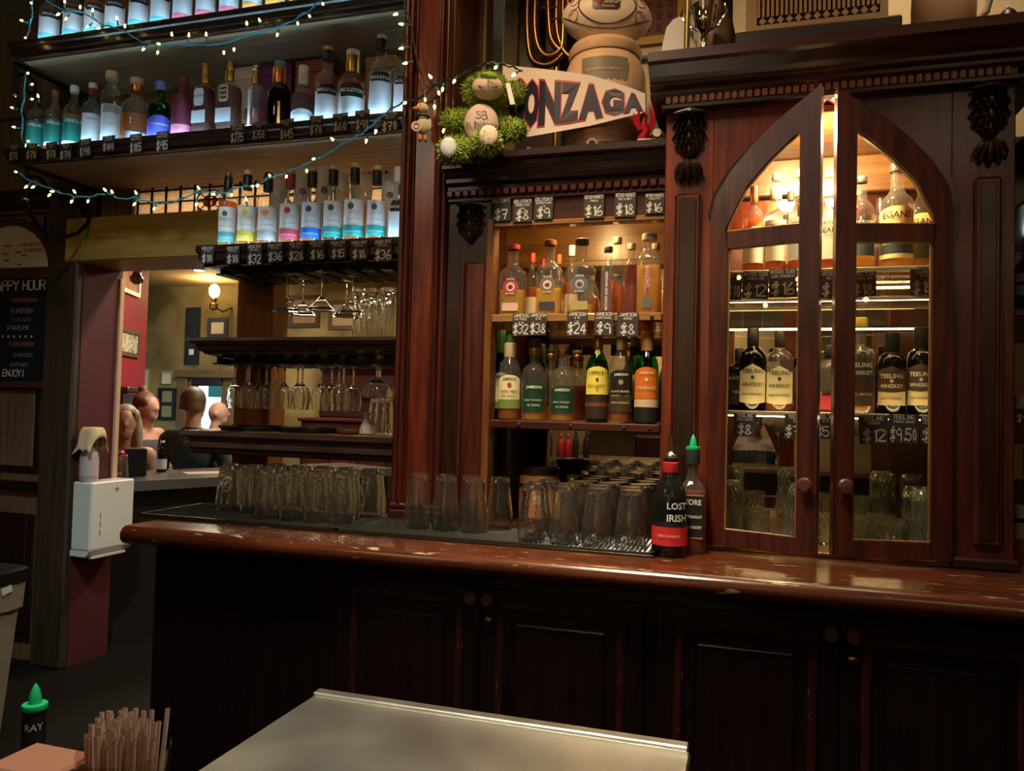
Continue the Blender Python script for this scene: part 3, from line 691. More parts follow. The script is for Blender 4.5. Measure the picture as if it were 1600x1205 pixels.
# ---- second alcove right of the cabinet, only its edge shows
ra = thing('alcove_cabinet', 'narrow strip of open bottle alcove at the right end of the back bar', 'cabinet', (1.0, 2.40, 1.0))
MB().box(.67, 1.6, 2.81, 2.83, 1.001, 2.3).build('mirror', MIRROR, ra, world=True)
for z in ASH: MB().bbox(.663, 1.6, 2.40, 2.80, z - .022, z, .003).build('shelf', MAHOG, ra, world=True)
MB().bbox(.763, 1.6, 2.32, 2.93, 2.02, 2.22, .006).build('header', DARKW, ra, world=True)
MB().bbox(1.6, 1.7, 2.40, 2.93, 1.001, 2.22, .006).build('side_panel', MAHOGV, ra, world=True)
point('right_alcove_lamp', (.95, 2.55, 1.98), .3, (.8, .9, 1), .03)

# ---- bottle shelves on the left, with LED strips behind the front lip
SX0, SX1, SYF, SYB = -3.345, -1.141, 2.72, 3.195
LED = glow('led_strip_light', (.42, .76, 1.0), 50)
def tier(mb, x0, x1, y0, y1, zi):
    vs = []; fs = []
    for z, i in zi: vs += [(x0 + i, y0 + i, z), (x1, y0 + i, z), (x1, y1, z), (x0 + i, y1, z)]
    for k in range(len(zi) - 1):
        for j in range(4): a, b = 4 * k + j, 4 * k + (j + 1) % 4; fs.append((a, b, b + 4, a + 4))
    fs += [(3, 2, 1, 0), tuple(range(4 * len(zi) - 4, 4 * len(zi)))]
    return mb.add(vs, fs)
SH = {}
def wall_shelf(name, label, x0, zt, zb, nose, yb=SYB, led=True, under=SHELFW):
    t = thing(name, label, 'shelf', (x0, SYF, zb), group='bottle shelves left of the column')
    dz = zt - zb
    tier(MB(), x0, SX1, SYF, yb, [(zb, .03), (zb + dz * .22, .022), (zb + dz * .26, .012), (zb + dz * .60, .010), (zb + dz * .66, .002), (zt - .016, 0), (zt - .0155, .0)]).build('board', nose, t, world=True)
    MB().bbox(x0, SX1, SYF, SYF + .012, zt - .0155, zt, .002).build('front_lip', nose, t, world=True)
    MB().box(x0 + .05, SX1, SYF + .045, yb, zb - .004, zb - .0002).build('underside', under, t, world=True)
    for k, off in ((.0, .024), (.0, .030)):
        MB().bbox(x0 + off, SX1, SYF + off - .004, SYF + off + .002, zb - .003, zb + .004, .001).build('bead', GREYW, t, world=True)
    if led:
        MB().box(x0 + .06, SX1 - .02, SYF + .016, SYF + .028, zt - .0154, zt - .009).build('led_strip', LED, t, world=True)
    SH[name] = zt - .0155
    return zt - .0155
DK = wood('dark_shelf_wood', (.010, .005, .004), (.05, .026, .018), .3, 'X', 5, .3)
Z1 = wall_shelf('wall_shelf', 'topmost long dark bottle shelf, carrying the row of teal-banded white labels', SX0, 3.048, 2.972, DK)
Z2 = wall_shelf('wall_shelf', 'long dark shelf of mixed whiskey bottles with price tags from $70 to $445', SX0, 2.54, 2.472, DK)
Z3 = wall_shelf('wall_shelf', 'short dark shelf of white-labelled bottles above the hanging martini glasses', -2.245, 2.045, 1.957, DK, 3.05, under=BLACKW)
# hanging glass rails below the short shelf
def glass_rails(x0, x1, zt, y0, y1, n, name, label):
    t = thing(name, label, 'glass rack', (x0, y0, zt))
    for k in range(n):
        x = x0 + (x1 - x0) * k / (n - 1)
        MB().box(x - .006, x + .006, y0, y1, zt - .022, zt - .0005).box(x - .026, x + .026, y0, y1, zt - .028, zt - .022).build('rail', IRON, t, world=True)
    return t
glass_rails(-2.14, -1.20, 1.952, 2.76, 3.04, 12, 'stemware_rack', 'black hanging stemware rails holding martini glasses upside down')
def moulded_shelf(label, x0, zi, y0, y1):
    t = thing('moulded_shelf', label, 'shelf', (x0, y0, zi[0][0]), group='moulded shelves over the counter')
    tier(MB(), x0, SX1, y0, y1, zi).build('board', GREYW, t, world=True)
    return t
s4 = moulded_shelf('upper moulded mahogany shelf with wine glasses hanging beneath', -2.26, [(1.572, .095), (1.578, .085), (1.586, .055), (1.594, .05), (1.60, .035), (1.622, .028), (1.626, .012), (1.634, .01), (1.638, 0), (1.652, 0)], 2.70, 3.05)
s5 = moulded_shelf('lower moulded mahogany shelf carrying black trays', -2.27, [(1.165, .04), (1.172, .034), (1.19, .03), (1.194, .012), (1.212, .01), (1.216, .026), (1.232, .024), (1.236, .008), (1.243, 0), (1.262, 0)], 2.70, 3.05)
for (t, z) in ((s4, 1.652), (s5, 1.262)): MB().box(-2.2, SX1, 2.73, 3.049, z, z + .003).build('top_mat', BLACKW if z > 1.4 else LITW, t, world=True)
glass_rails(-2.14, -1.20, 1.571, 2.76, 3.04, 12, 'stemware_rack', 'dark hanging stemware rails holding wine glasses under the moulded shelf')
px0, px1 = at(374, 610, 3.1).x, at(430, 610, 3.1).x
MB().bbox(px0, px1, 3.055, 3.19, 0, 2.088, .008).build('shelf_post', ORANGEW, None, label='square orange brown wooden post behind the moulded shelves', cat='post')
# ================================================================== BOTTLES
PROF = {
 'std':  [(0, .90), (.012, 1), (.58, 1), (.63, .96), (.68, .80), (.72, .52), (.76, .38), (.92, .34), (.925, .40), (.955, .40)],
 'spot': [(0, .93), (.012, 1), (.60, 1), (.645, .96), (.69, .82), (.725, .58), (.755, .42), (.80, .37), (.90, .36)],
 'mid':  [(0, .93), (.012, 1), (.52, 1), (.58, .97), (.64, .85), (.68, .62), (.71, .46), (.76, .44), (.80, .50), (.84, .46), (.87, .38), (.93, .38)],
 'jam':  [(0, .95), (.012, 1), (.50, 1), (.56, .97), (.62, .84), (.67, .62), (.71, .46), (.75, .40), (.96, .34), (.965, .38), (.985, .38)],
 'stout':[(0, .96), (.015, 1), (.50, 1), (.56, .98), (.62, .90), (.66, .74), (.69, .50), (.72, .38), (.86, .36), (.865, .44), (.90, .44)],
 'flask':[(0, .97), (.012, 1), (.55, 1), (.60, .97), (.65, .80), (.69, .55), (.72, .42), (.76, .39), (.90, .39), (.905, .46), (.93, .46)],
 'deca': [(0, .94), (.02, 1), (.60, 1), (.66, .97), (.70, .80), (.715, .36), (.74, .30), (.84, .30), (.845, .36), (.87, .36)],
 'slim': [(0, .96), (.012, 1), (.66, 1), (.71, .94), (.75, .78), (.79, .62), (.82, .56), (.90, .55), (.905, .6), (.93, .6)],
 'tee':  [(0, .95), (.012, 1), (.60, 1), (.66, .97), (.71, .84), (.745, .60), (.77, .42), (.80, .36), (.94, .34)],
 'round':[(0, .80), (.02, .95), (.15, 1), (.38, 1), (.50, .96), (.58, .82), (.64, .58), (.68, .40), (.73, .34), (.86, .34), (.865, .4), (.89, .4)],
}
def rad(prof, t):
    for (a, ra_), (b, rb_) in zip(prof, prof[1:]):
        if a <= t <= b: return ra_ + (rb_ - ra_) * (t - a) / max(b - a, 1e-9)
    return prof[-1][1]
AMBER = (.82, .26, .022); GOLDL = (.90, .50, .06); PALE = (.93, .62, .10); RUBY = (.45, .06, .03); DARKA = (.30, .075, .03)
LIQ = {AMBER: liquid('amber_whiskey', AMBER), GOLDL: liquid('gold_whiskey', GOLDL), PALE: liquid('pale_whiskey', PALE), RUBY: liquid('ruby_spirit', RUBY), DARKA: liquid('dark_amber_whiskey', DARKA)}
GL = {'clear': GLASS, 'green': glass('green_glass', (.10, .42, .10)), 'dark': glass('dark_bottle_glass', (.05, .055, .04)), 'brown': glass('brown_glass', (.30, .12, .04)),
      'teal': glass('dark_teal_glass', (.03, .12, .13)), 'frost': plain('frosted_maroon_glass', (.20, .03, .07), .5), 'black': plain('black_glass', (.008, .008, .008), .12)}
CAPC = {}
def capm(c, metal=0): 
    k = (tuple(round(v, 3) for v in c), metal)
    if k not in CAPC: CAPC[k] = plain('cap_colour_%d' % len(CAPC), c, .4, metal)
    return CAPC[k]
CR = (.70, .58, .42); BK = (.01, .01, .012); WH = (.74, .74, .72); TEAL = (.02, .30, .28); GREENL = (.012, .16, .13)
def bottle(label, px, top, w, Y, Z, kind='std', glassk='clear', liq=AMBER, level=.5, caps=((.80, .94, BK), (.94, 1.0, CR)), labels=(), texts=(), sq=None, name='whiskey_bottle', group=None, turn=0, dots=(), asp=1.0, span=1.15, bodyh=None, parent_y=None):
    """placed by its top pixel, width in pixels, distance Y and the shelf height Z it stands on"""
    p = at(px, top, Y); h = bodyh or (p.z - Z); r = w / 2 * depth(p) / F
    th = abs(face_cam(p))
    if sq: r /= math.cos(th) + asp * math.sin(th)
    base = Vector((p.x, Y, Z + .0003)); rz_ = (0 if sq else face_cam(p)) + turn
    t = thing(name, label, 'bottle', base, rz_, group)
    prof = PROF[kind]; pw = sq or 2.0; n = 28 if sq else 20
    ztop = prof[-1][0]
    def sect(mb, pr, sc=1.0, z0=0):
        return mb.loft([(z * h, rr * r * sc, rr * r * sc * asp, pw if z < .64 else 2.0 + (pw - 2) * max(0, (.75 - z) / .11) ) for z, rr in pr], n)
    sect(MB(), prof).build('glass', GL[glassk], t, 50)
    if liq and level > .05:
        lp = [(.02, rad(prof, .02))] + [q for q in prof if .02 < q[0] < level] + [(level, rad(prof, level))]
        sect(MB(), lp, .93).build('liquid', LIQ[liq], t, 50)
    for (a, b, c) in caps:
        ra_ = max(rad(prof, min(a, ztop)), rad(prof, min(b, ztop))) * r * 1.06
        metal = 1 if c in ('gold', 'copper', 'silver') else 0
        m = {'gold': GOLD, 'copper': COPPER, 'silver': CHROME}.get(c) if metal else capm(c)
        MB().loft([(a * h, ra_), (a * h + .002, ra_ * 1.03), (b * h - .002, ra_ * 1.03), (b * h, ra_ * .9)], 16).build('cap' if b > .97 else 'neck_sleeve', m, t, 50)
    for li, L in enumerate(labels):
        a, b, c = L[0], L[1], L[2]; sp = L[3] if len(L) > 3 else span; shape = L[4] if len(L) > 4 else None
        mb = MB(); k = 14; vs = []; fs = []
        if sq:
            hw = r * min(.92, sp * .8); y = -r * asp * 1.004 - .0008 - .0004 * li
            pts = {None: [(-hw, a * h), (hw, a * h), (hw, b * h), (-hw, b * h)],
                   'disc': [(math.cos(q * PI / 12) * hw, (a + b) / 2 * h + math.sin(q * PI / 12) * hw) for q in range(24)],
                   'oct': [(hw * u, (a + b) / 2 * h + (b - a) / 2 * h * v) for u, v in ((-1, -.7), (-.7, -1), (.7, -1), (1, -.7), (1, .7), (.7, 1), (-.7, 1), (-1, .7))]}[shape]
            MB().poly(pts, y - .0006, y + .0006).build('label', capm(c), t)
        else:
            for i in range(k + 1):
                an = -sp + 2 * sp * i / k; z0_, z1_ = a * h, b * h
                if shape == 'arch': z1_ -= (b - a) * h * .18 * (abs(an) / sp) ** 2
                if shape == 'point': z1_ -= (b - a) * h * .20 * (abs(an) / sp); z0_ -= (b - a) * h * .06 * (1 - abs(an) / sp)
                if shape == 'trap' and abs(an) > sp * .72: z1_ -= (b - a) * h * .3
                rr = r * rad(prof, min(a, .5)) * 1.005 + .0006 + .0005 * li; rt = r * rad(prof, b) * 1.005 + .0006 + .0005 * li if b > .55 else rr
                vs += [(rr * math.sin(an), -rr * math.cos(an), z0_), (rt * math.sin(an), -rt * math.cos(an), z1_)]
            for i in range(k): fs.append((2 * i, 2 * i + 2, 2 * i + 3, 2 * i + 1))
            mb.add(vs, fs).build('label', capm(c), t, True)
    for (zf, c, rr_, ax) in dots:
        mb = MB(); N = 14; R_ = r + .0025
        vs = [(R_ * math.sin(ax + rr_ * math.cos(2 * PI * i / N)), -R_ * math.cos(ax + rr_ * math.cos(2 * PI * i / N)), zf * h + rr_ * r * 1.15 * math.sin(2 * PI * i / N)) for i in range(N)]
        mb.add(vs, [tuple(range(N))]).build('label_spot', capm(c), t)
    for T in texts:
        s, zf, sz, c = T[:4]; ax = T[4] if len(T) > 4 else 0; lim = T[5] if len(T) > 5 else 1.7
        vert = len(T) > 6
        t2 = printed(s, .02); mb = MB()
        if vert: t2 = ([(-v[1], v[0]) for v in t2[0]], t2[1], .9)
        if sq: 
            k = min(1, lim * r * .92 / (t2[2] * sz * h + 1e-9)) if not vert else 1
            flat_text(mb, t2, ax * r, zf * h, -r * asp * 1.004 - .004, sz * h * k, sz * h * (k + 1) / 2)
        else:
            bent_text(mb, t2, ax, zf * h, r * rad(prof, zf if zf > .55 else .3) + .0032, sz * h, lim * r, None)
        mb.build('lettering', capm(c), t, fix=False)
    t['h'] = h; t['r'] = r
    return t

BLUEW = (.72, .76, .80)
# ---- topmost shelf
Y1 = SYF + .082
tops = [82, 119, 151, 184, 220, 254, 289, 324, 361, 397, 433, 470, 507, 545, 583]
word = {0: 'teal', 1: 'pink', 2: 'orange'}
for i, px in enumerate(tops):
    kd = 0 if i < 6 else 1 if i < 9 else 2
    band = [(.10, .42, .42), (.62, .12, .18), (.75, .30, .06)][kd]
    p = at(px, 20, Y1)
    nth = ['first', 'second', 'third', 'fourth', 'fifth', 'sixth', 'seventh', 'eighth', 'ninth', 'tenth', 'eleventh', 'twelfth', 'thirteenth', 'fourteenth', 'last'][i]
    bottle(f'bottle with white label and {word[kd]} base band, {nth} on the topmost shelf', px, -60, 31, Y1, Z1, 'mid', 'clear', AMBER, .60, ((.84, .96, BK), (.96, 1, (.7, .35, .1))),
           [(.18, .47, BLUEW, 1.1), (.44, .55, BK, .85, 'trap'), (.10, .19, band, 1.1)], [('MIDLETON', .49, .045, WH, 0, 1.35)], bodyh=.31, group='row of white-labelled bottles on the topmost shelf', turn=random.uniform(-.12, .12))
# ---- second shelf
Y2 = SYF + .085
def b2(*a, **k): return bottle(*a, Y=Y2, Z=Z2, group='bottles on the long mixed whiskey shelf', **k)
GRN = [(.10, .42, GREENL, 1.25), (.04, .12, WH, 1.25)]
b2('dark green labelled bottle at the open end of the mixed shelf, under the iron bracket', 58, 146, 27, kind='spot', liq=RUBY, level=.45, caps=((.80, 1, BK),), labels=[(.16, .52, GREENL, 1.2), (.03, .16, WH, 1.2)], texts=[("WILLIE'S", .46, .045, WH)], span=1.2)
b2('dark green labelled bottle with tan cork, second on the mixed shelf', 87, 142, 27, kind='spot', liq=RUBY, level=.45, caps=((.90, 1, (.25, .14, .07)),), labels=[(.16, .52, GREENL, 1.2), (.03, .16, WH, 1.2)], texts=[("WILLIE'S", .46, .045, WH)])
b2('white capped bottle with teal green label reading DINGLE', 117, 135, 30, kind='std', liq=AMBER, level=.55, caps=((.90, 1, WH),), labels=[(.14, .50, GREENL, 1.2), (.02, .14, WH, 1.2)], texts=[('DINGLE', .44, .055, WH)])
b2('clear bottle with plain white label and white and crimson cap', 146, 131, 30, kind='std', liq=PALE, level=.25, caps=((.84, .92, (.3, .02, .04)), (.92, 1, WH)), labels=[(.06, .52, BLUEW, 1.1)], texts=[('WHISKEY', .44, .025, (.25, .25, .3))])
b2('tall slim bottle with pale label printed with a dark tower', 176, 113, 30, kind='slim', liq=AMBER, level=.45, caps=((.90, 1, (.62, .42, .2)),), labels=[(.05, .55, BLUEW, 1.1), (.44, .54, (.30, .33, .36), .8, 'trap')], texts=[('IRISH', .30, .022, (.3, .3, .35))])
b2('broad clear bottle with copper stopper and dark bronze lettering', 215, 124, 45, kind='stout', liq=AMBER, level=.44, caps=((.80, .90, 'copper'), (.90, 1, (.6, .42, .3))), labels=[(.03, .17, (.55, .50, .62), .8)], texts=[('KING', .40, .07, (.10, .06, .04)), ('DOG', .30, .07, (.10, .06, .04)), ('HEAD', .20, .07, (.10, .06, .04))])
b2('green bottle with violet blue label and blue cap', 252, 129, 36, kind='stout', glassk='green', liq=None, caps=((.86, 1, (.20, .20, .70)),), labels=[(.03, .42, (.10, .12, .62), 1.3, 'arch')], texts=[('CONNEMARA', .28, .045, WH)])
b2('frosted maroon bottle with pink lower band', 288, 121, 33, kind='std', glassk='frost', liq=None, caps=((.90, 1, (.20, .03, .06)),), labels=[(.03, .24, (.75, .22, .34), 1.4)])
b2('square dark decanter with octagonal white label and gold stopper', 322, 100, 38, kind='deca', sq=6, liq=DARKA, level=.66, caps=((.74, .86, 'gold'), (.86, 1, 'gold')), labels=[(.42, .64, BLUEW, .8, 'oct'), (.20, .36, BLUEW, 1.2)], texts=[('MIDLETON', .54, .035, INKC) for INKC in [(.03, .03, .05)]])
b2('square dark decanter with cream striped label and tall gold stopper', 361, 97, 42, kind='deca', sq=6, liq=DARKA, level=.66, caps=((.74, .88, 'gold'), (.88, 1, 'gold')), labels=[(.44, .66, (.62, .58, .42), .7, 'oct'), (.18, .36, BLUEW, 1.2), (.60, .62, BK, .5), (.54, .56, BK, .5), (.48, .50, BK, .5)])
b2('clear bottle with white vertical stripes, gold neck and ruby liquid', 400, 103, 38, kind='deca', sq=4, liq=RUBY, level=.36, caps=((.74, .92, 'gold'), (.92, 1, 'silver')), labels=[(.12, .62, (.70, .68, .68), .18), (.02, .12, BLUEW, .4)])
b2('dark teal bottle with copper foil neck', 438, 97, 37, kind='stout', glassk='teal', liq=DARKA, level=.3, caps=((.68, .90, 'copper'), (.90, 1, (.10, .28, .30))), labels=[(.10, .40, (.60, .22, .05), .10)])
b2('round bottle of brown whiskey with low white label and cream stopper', 475, 104, 37, kind='round', liq=DARKA, level=.56, caps=((.70, .88, (.62, .5, .3)), (.88, 1, CR)), labels=[(.04, .30, BLUEW, 1.3, 'arch')], texts=[('MIDLETON', .22, .05, (.3, .35, .4))])
b2('white labelled bottle with black heading, black neck and orange cap', 513, 74, 38, kind='mid', liq=AMBER, level=.40, caps=((.84, .95, BK), (.95, 1, (.70, .32, .08))), labels=[(.06, .42, BLUEW, 1.1), (.38, .50, BK, .8, 'trap')], texts=[('MIDLETON', .43, .045, WH)])
b2('squat bottle of orange whiskey with black arched heading and gold neck', 552, 80, 45, kind='stout', liq=AMBER, level=.58, caps=((.70, .92, 'gold'), (.92, 1, CR)), labels=[(.10, .40, BLUEW, 1.05), (.34, .52, BK, .85, 'arch'), (.03, .11, CR, 1.05)], texts=[('MIDLETON', .42, .06, WH)])
b2('tallest white labelled bottle with black neck and cream cap', 597, 56, 38, kind='mid', liq=GOLDL, level=.34, caps=((.84, .95, BK), (.95, 1, CR)), labels=[(.03, .46, BLUEW, 1.1), (.44, .54, BK, .85, 'trap')], texts=[('MIDLETON', .48, .045, WH)])
b2('white labelled bottle half hidden behind the column on the mixed shelf', 633, 70, 34, kind='mid', liq=GOLDL, level=.34, caps=((.84, .95, BK), (.95, 1, CR)), labels=[(.03, .46, BLUEW, 1.1), (.44, .54, BK, .85, 'trap')], texts=[('MIDLETON', .48, .045, WH)])
# gift boxes behind
def gift(label, px0, px1, top, Y, Z, c, d=.1, turn=.0):
    a, b = at(px0, top, Y), at(px1, top, Y); w = b.x - a.x; t = thing('gift_box', label, 'box', (a.x + w / 2, Y + d / 2, Z + .0003), turn)
    m = capm(c); MB().bbox(-w / 2, w / 2, -d / 2, d / 2, 0, (a.z - Z) * .86, .002).build('body', m, t); MB().bbox(-w / 2 - .001, w / 2 + .001, -d / 2 - .001, d / 2 + .001, (a.z - Z) * .865, a.z - Z, .002).build('lid', m, t)
gift('cream gift box behind the striped decanter', 352, 396, 108, 3.03, Z2, (.62, .52, .40))
gift('purple gift box behind the dark teal bottle', 408, 456, 100, 3.03, Z2, (.13, .02, .10))
gift('rust orange gift box behind the round bottle', 462, 520, 96, 3.03, Z2, (.28, .06, .02))
gift('tan gift box behind the tallest bottle', 572, 618, 90, 3.03, Z2, (.40, .24, .08))
# ---- third shelf: white labels with a coloured spot
Y3 = SYF + .075
spots = [(358, 270, 29, 'dark green', (.01, .09, .07), (.10, .30, .30), (.22, .12, .06)), (388, 267, 31, 'yellow', (.75, .5, .03), (.62, .45, .05), CR), (420, 271, 33, 'orange', (.65, .22, .05), (.38, .36, .32), BK),
         (455, 265, 33, 'red', (.45, .02, .04), (.62, .07, .12), CR), (489, 262, 33, 'navy blue', (.02, .05, .25), (.02, .16, .55), CR), (522, 259, 33, 'bottle green', (.01, .12, .10), TEAL, CR),
         (556, 256, 35, 'bottle green', (.01, .12, .10), TEAL, CR), (590, 260, 33, 'bottle green', (.01, .12, .10), TEAL, CR)]
own = ['at the open end of the short shelf', '', '', '', '', 'with a dark red shoulder, above the $15 tag', 'above the $18 tag, tallest of its row', 'next to the column, above the $36 tag']
for i, (px, top, w, nm, dc, bc_, cc) in enumerate(spots):
    sleeve = (.40, .03, .04) if i == 3 else BK
    bottle(f'white label bottle with {nm} spot {own[i]}'.strip(), px, top, w, Y3, Z3, 'spot', 'clear', AMBER if i != 5 else DARKA, .52 if i else .62, ((.76, .945, sleeve), (.945, 1, cc)),
           [(.225, .54, (.78, .78, .76), 1.02), (.10, .23, bc_, 1.02)], [('SPOT', .38, .045, (.45, .47, .5), .05, .9), ('IRISH WHISKEY', .30, .022, (.35, .35, .35), 0, 1.2), ('IRISH WHISKEY', .24, .022, (.35, .3, .3), 0, 1.0), ('SINGLE POT STILL', .155, .026, WH, 0, 1.5)], dots=[(.455, dc, .27, -.25)], group='white bottles with coloured spots', turn=random.uniform(-.08, .08))
bottle('white labelled bottle with black heading, squeezed against the column', 624, 262, 30, Y3, Z3, 'mid', 'clear', AMBER, .2, ((.80, 1, WH),), [(.06, .42, BLUEW, 1.2), (.40, .54, BK, .9, 'trap')], [('MIDLETON', .46, .06, WH)])
def canister(label, px, top, w, c, dot):
    Y = 2.93; p = at(px, top, Y); r = w / 2 * depth(p) / F; h = p.z - Z3
    t = thing('gift_canister', label, 'canister', (p.x, Y, Z3 + .0003), face_cam(p), 'white gift tubes behind the spot bottles')
    MB().loft([(0, r), (h * .9, r)], 24).build('tube', capm(c), t, 50)
    MB().loft([(h * .9 + .0003, r * 1.02), (h - .002, r * 1.02), (h, r * .98)], 24).build('lid', capm((.66, .62, .58)), t, 50)
    if dot:
        N = 14; mb = MB(); mb.add([((r + .001) * math.sin(.4 * math.cos(2 * PI * i / N)), -(r + .001) * math.cos(.4 * math.cos(2 * PI * i / N)), h * .72 + r * .4 * math.sin(2 * PI * i / N)) for i in range(N)], [tuple(range(N))]); mb.build('label_spot', capm(dot), t)
canister('plain cream gift tube behind the orange spot bottle', 438, 283, 28, (.62, .58, .52), None)
canister('lilac white gift tube with maroon spot behind the red sleeved bottle', 474, 266, 27, (.62, .58, .66), (.25, .05, .1))
canister('white gift tube with large navy spot', 508, 263, 27, (.70, .68, .64), (.02, .04, .22))
canister('cream gift tube behind the bottle with the dark red shoulder', 536, 274, 22, (.66, .62, .54), None)
canister('broad cream gift tube behind the tallest spot bottle', 566, 274, 34, (.66, .62, .54), None)
canister('white gift tube with green spot beside the column', 610, 275, 26, (.70, .66, .62), (.03, .12, .08))

# ================================================================== PRICE TAGS
def price(label, x0, y0, x1, y1, Y, amount, lines=(), tilt=0.0, grp=None):
    c = at((x0 + x1) / 2, (y0 + y1) / 2, Y); k = depth(c) / F; w, h = (x1 - x0) * k, (y1 - y0) * k
    t = thing('price_tag', label, 'price tag', (c.x, Y, c.z - h / 2), 0, grp); t.rotation_euler = (0, tilt, 0)
    MB().box(-w / 2, w / 2, -.0008, .0008, 0, h).build('card', SLATE, t)
    mb = MB(); n = len(lines)
    t2 = strokes(amount, h * .40, h * .05); s = min(1, w * .88 / max(t2[2], 1e-6)); flat_text(mb, t2, 0, h * .30, -.0014, s, 1)
    for i, l in enumerate(lines):
        hh = h * (.135 if i == 0 else .08); t2 = strokes(l, hh, hh * .16); s = min(1, w * .9 / max(t2[2], 1e-6)); flat_text(mb, t2, 0, h * (.90 - .16 * i), -.0014, s, 1)
    mb.build('chalk_writing', CHALK, t, fix=False)
YT2 = SYF - .0025
M2 = [(13, 226, 31, 252, '$70'), (38, 224, 60, 250, '$70'), (70, 222, 91, 249, '$70'), (91, 224, 115, 250, '$70'), (122, 217, 145, 245, '$190'), (158, 212, 182, 237, '$140'), (201, 209, 224, 240, '$105'), (242, 205, 265, 237, '$95')]
where = ['at the open end of the mixed shelf', 'below the iron-bracket bottle', 'left of a twin beneath the DINGLE bottle', 'right of its twin beneath the DINGLE bottle', 'under the plain white label', 'under the tower label bottle', 'under the broad copper-capped bottle', 'under the green bottle with blue label']
for (x0, y0, x1, y1, a), wh in zip(M2, where): price(f'black chalked price tag reading {a} {wh}', x0, y0, x1, y1, YT2, a, ('WILLIE', 'CASK') if a == '$70' else ('DINGLE', 'SINGLE MALT'), random.uniform(-.05, .05), 'chalk price tags')
for (x0, y0, x1, y1, a, l, wh) in [(358, 194, 383, 224, '$275', ('METHOD', 'AND MADNESS', 'CASK'), 'under the cream striped decanter'), (392, 190, 417, 219, '$350', ('MIDLETON', 'BARRY'), 'under the gold-necked striped bottle'), (436, 186, 461, 220, '$445', ('MIDLETON', '1995'), 'under the dark teal bottle'), (482, 181, 506, 212, '$70', ('MIDLETON', 'VERY RARE'), 'under the black-headed bottle with orange cap'),
                               (519, 177, 545, 206, '$60', ('MIDLETON', '2017'), 'left of the squat orange bottle'), (554, 172, 579, 204, '$90', ('MIDLETON', 'RARE'), 'under the squat orange bottle'), (595, 175, 624, 207, '$70', ('MIDLETON', 'RARE 2018'), 'under the tallest bottle beside the column')]:
    price(f'black chalked price tag reading {a} {wh}'.strip() + (' on the mixed shelf' if not wh else ''), x0, y0, x1, y1, YT2, a, l, random.uniform(-.04, .04), 'chalk price tags')
for (x0, y0, x1, y1, a, wh) in [(312, 385, 336, 412, '$10', 'at the open end of the short shelf'), (352, 385, 376, 413, '$18', 'under the yellow spot bottle'), (385, 382, 411, 415, '$32', 'left of the orange spot bottle'), (417, 380, 444, 410, '$36', 'under the orange spot bottle'), (449, 378, 477, 409, '$28', 'under the red sleeved bottle'),
                           (482, 376, 510, 407, '$16', 'under the navy spot bottle'), (514, 376, 543, 405, '$15', 'under the dark red shouldered bottle'), (547, 376, 576, 406, '$18', 'under the tallest spot bottle'), (584, 374, 614, 409, '$36', 'beside the column on the short shelf')]:
    price(f'black chalked price tag reading {a} {wh}', x0, y0, x1, y1, YT2, a, ('GREEN SPOT' if a != '$28' else 'RED SPOT', 'POT STILL'), random.uniform(-.05, .05), 'chalk price tags')
YT = YA - .0185
for (x0, y0, x1, y1, a, l, wh) in [(768, 310, 799, 346, '$7', ("GELSTON'S",), 'at the column end of the alcove header'), (801, 311, 832, 347, '$8', ("GELSTON'S", 'SHERRY CASK', 'FIN'), 'over the brown ring bottle'), (834, 308, 864, 343, '$9', ("GELSTON'S", 'BOURBON CASK', 'FIN'), 'beside the $8 tag on the header'),
                                (912, 304, 944, 341, '$16', ('METHOD MADNESS', 'SINGLE'), 'over the blue ring bottle'), (960, 301, 993, 339, '$18', ('METHOD MADNESS', 'RYE & MALT'), 'between two others reading $16'), (1007, 302, 1037, 334, '$16', ('METHOD MADNESS', 'SINGLE POT'), 'next to the arched cabinet')]:
    price(f'black chalked price tag reading {a} {wh}', x0, y0, x1, y1, YA - .0135, a, l, random.uniform(-.03, .03), 'chalk price tags')
for (x0, y0, x1, y1, a, l), wh in zip([(800, 490, 827, 525, '$32', ('JAMESON', 'BOW STREET', '18 YR')), (827, 489, 854, 524, '$38', ('JAMESON', '18 YR')), (885, 487, 917, 525, '$24', ('JAMESON', '18 YR', 'LTD')), (928, 487, 958, 524, '$9', ('JAMESON', 'BLACK BARREL')), (964, 488, 997, 526, '$8', ('JAMESON', 'ORANGE'))], ('below the red ring bottle', 'right of its neighbour reading $32', 'below the slate blue ring bottle', 'above the yellow label bottle', 'above the BLACK BARREL bottle')):
    price(f'black chalked price tag reading JAMESON {a} {wh}', x0, y0, x1, y1, YA - .011, a, l, random.uniform(-.03, .03), 'chalk price tags')
YT = YG + .052
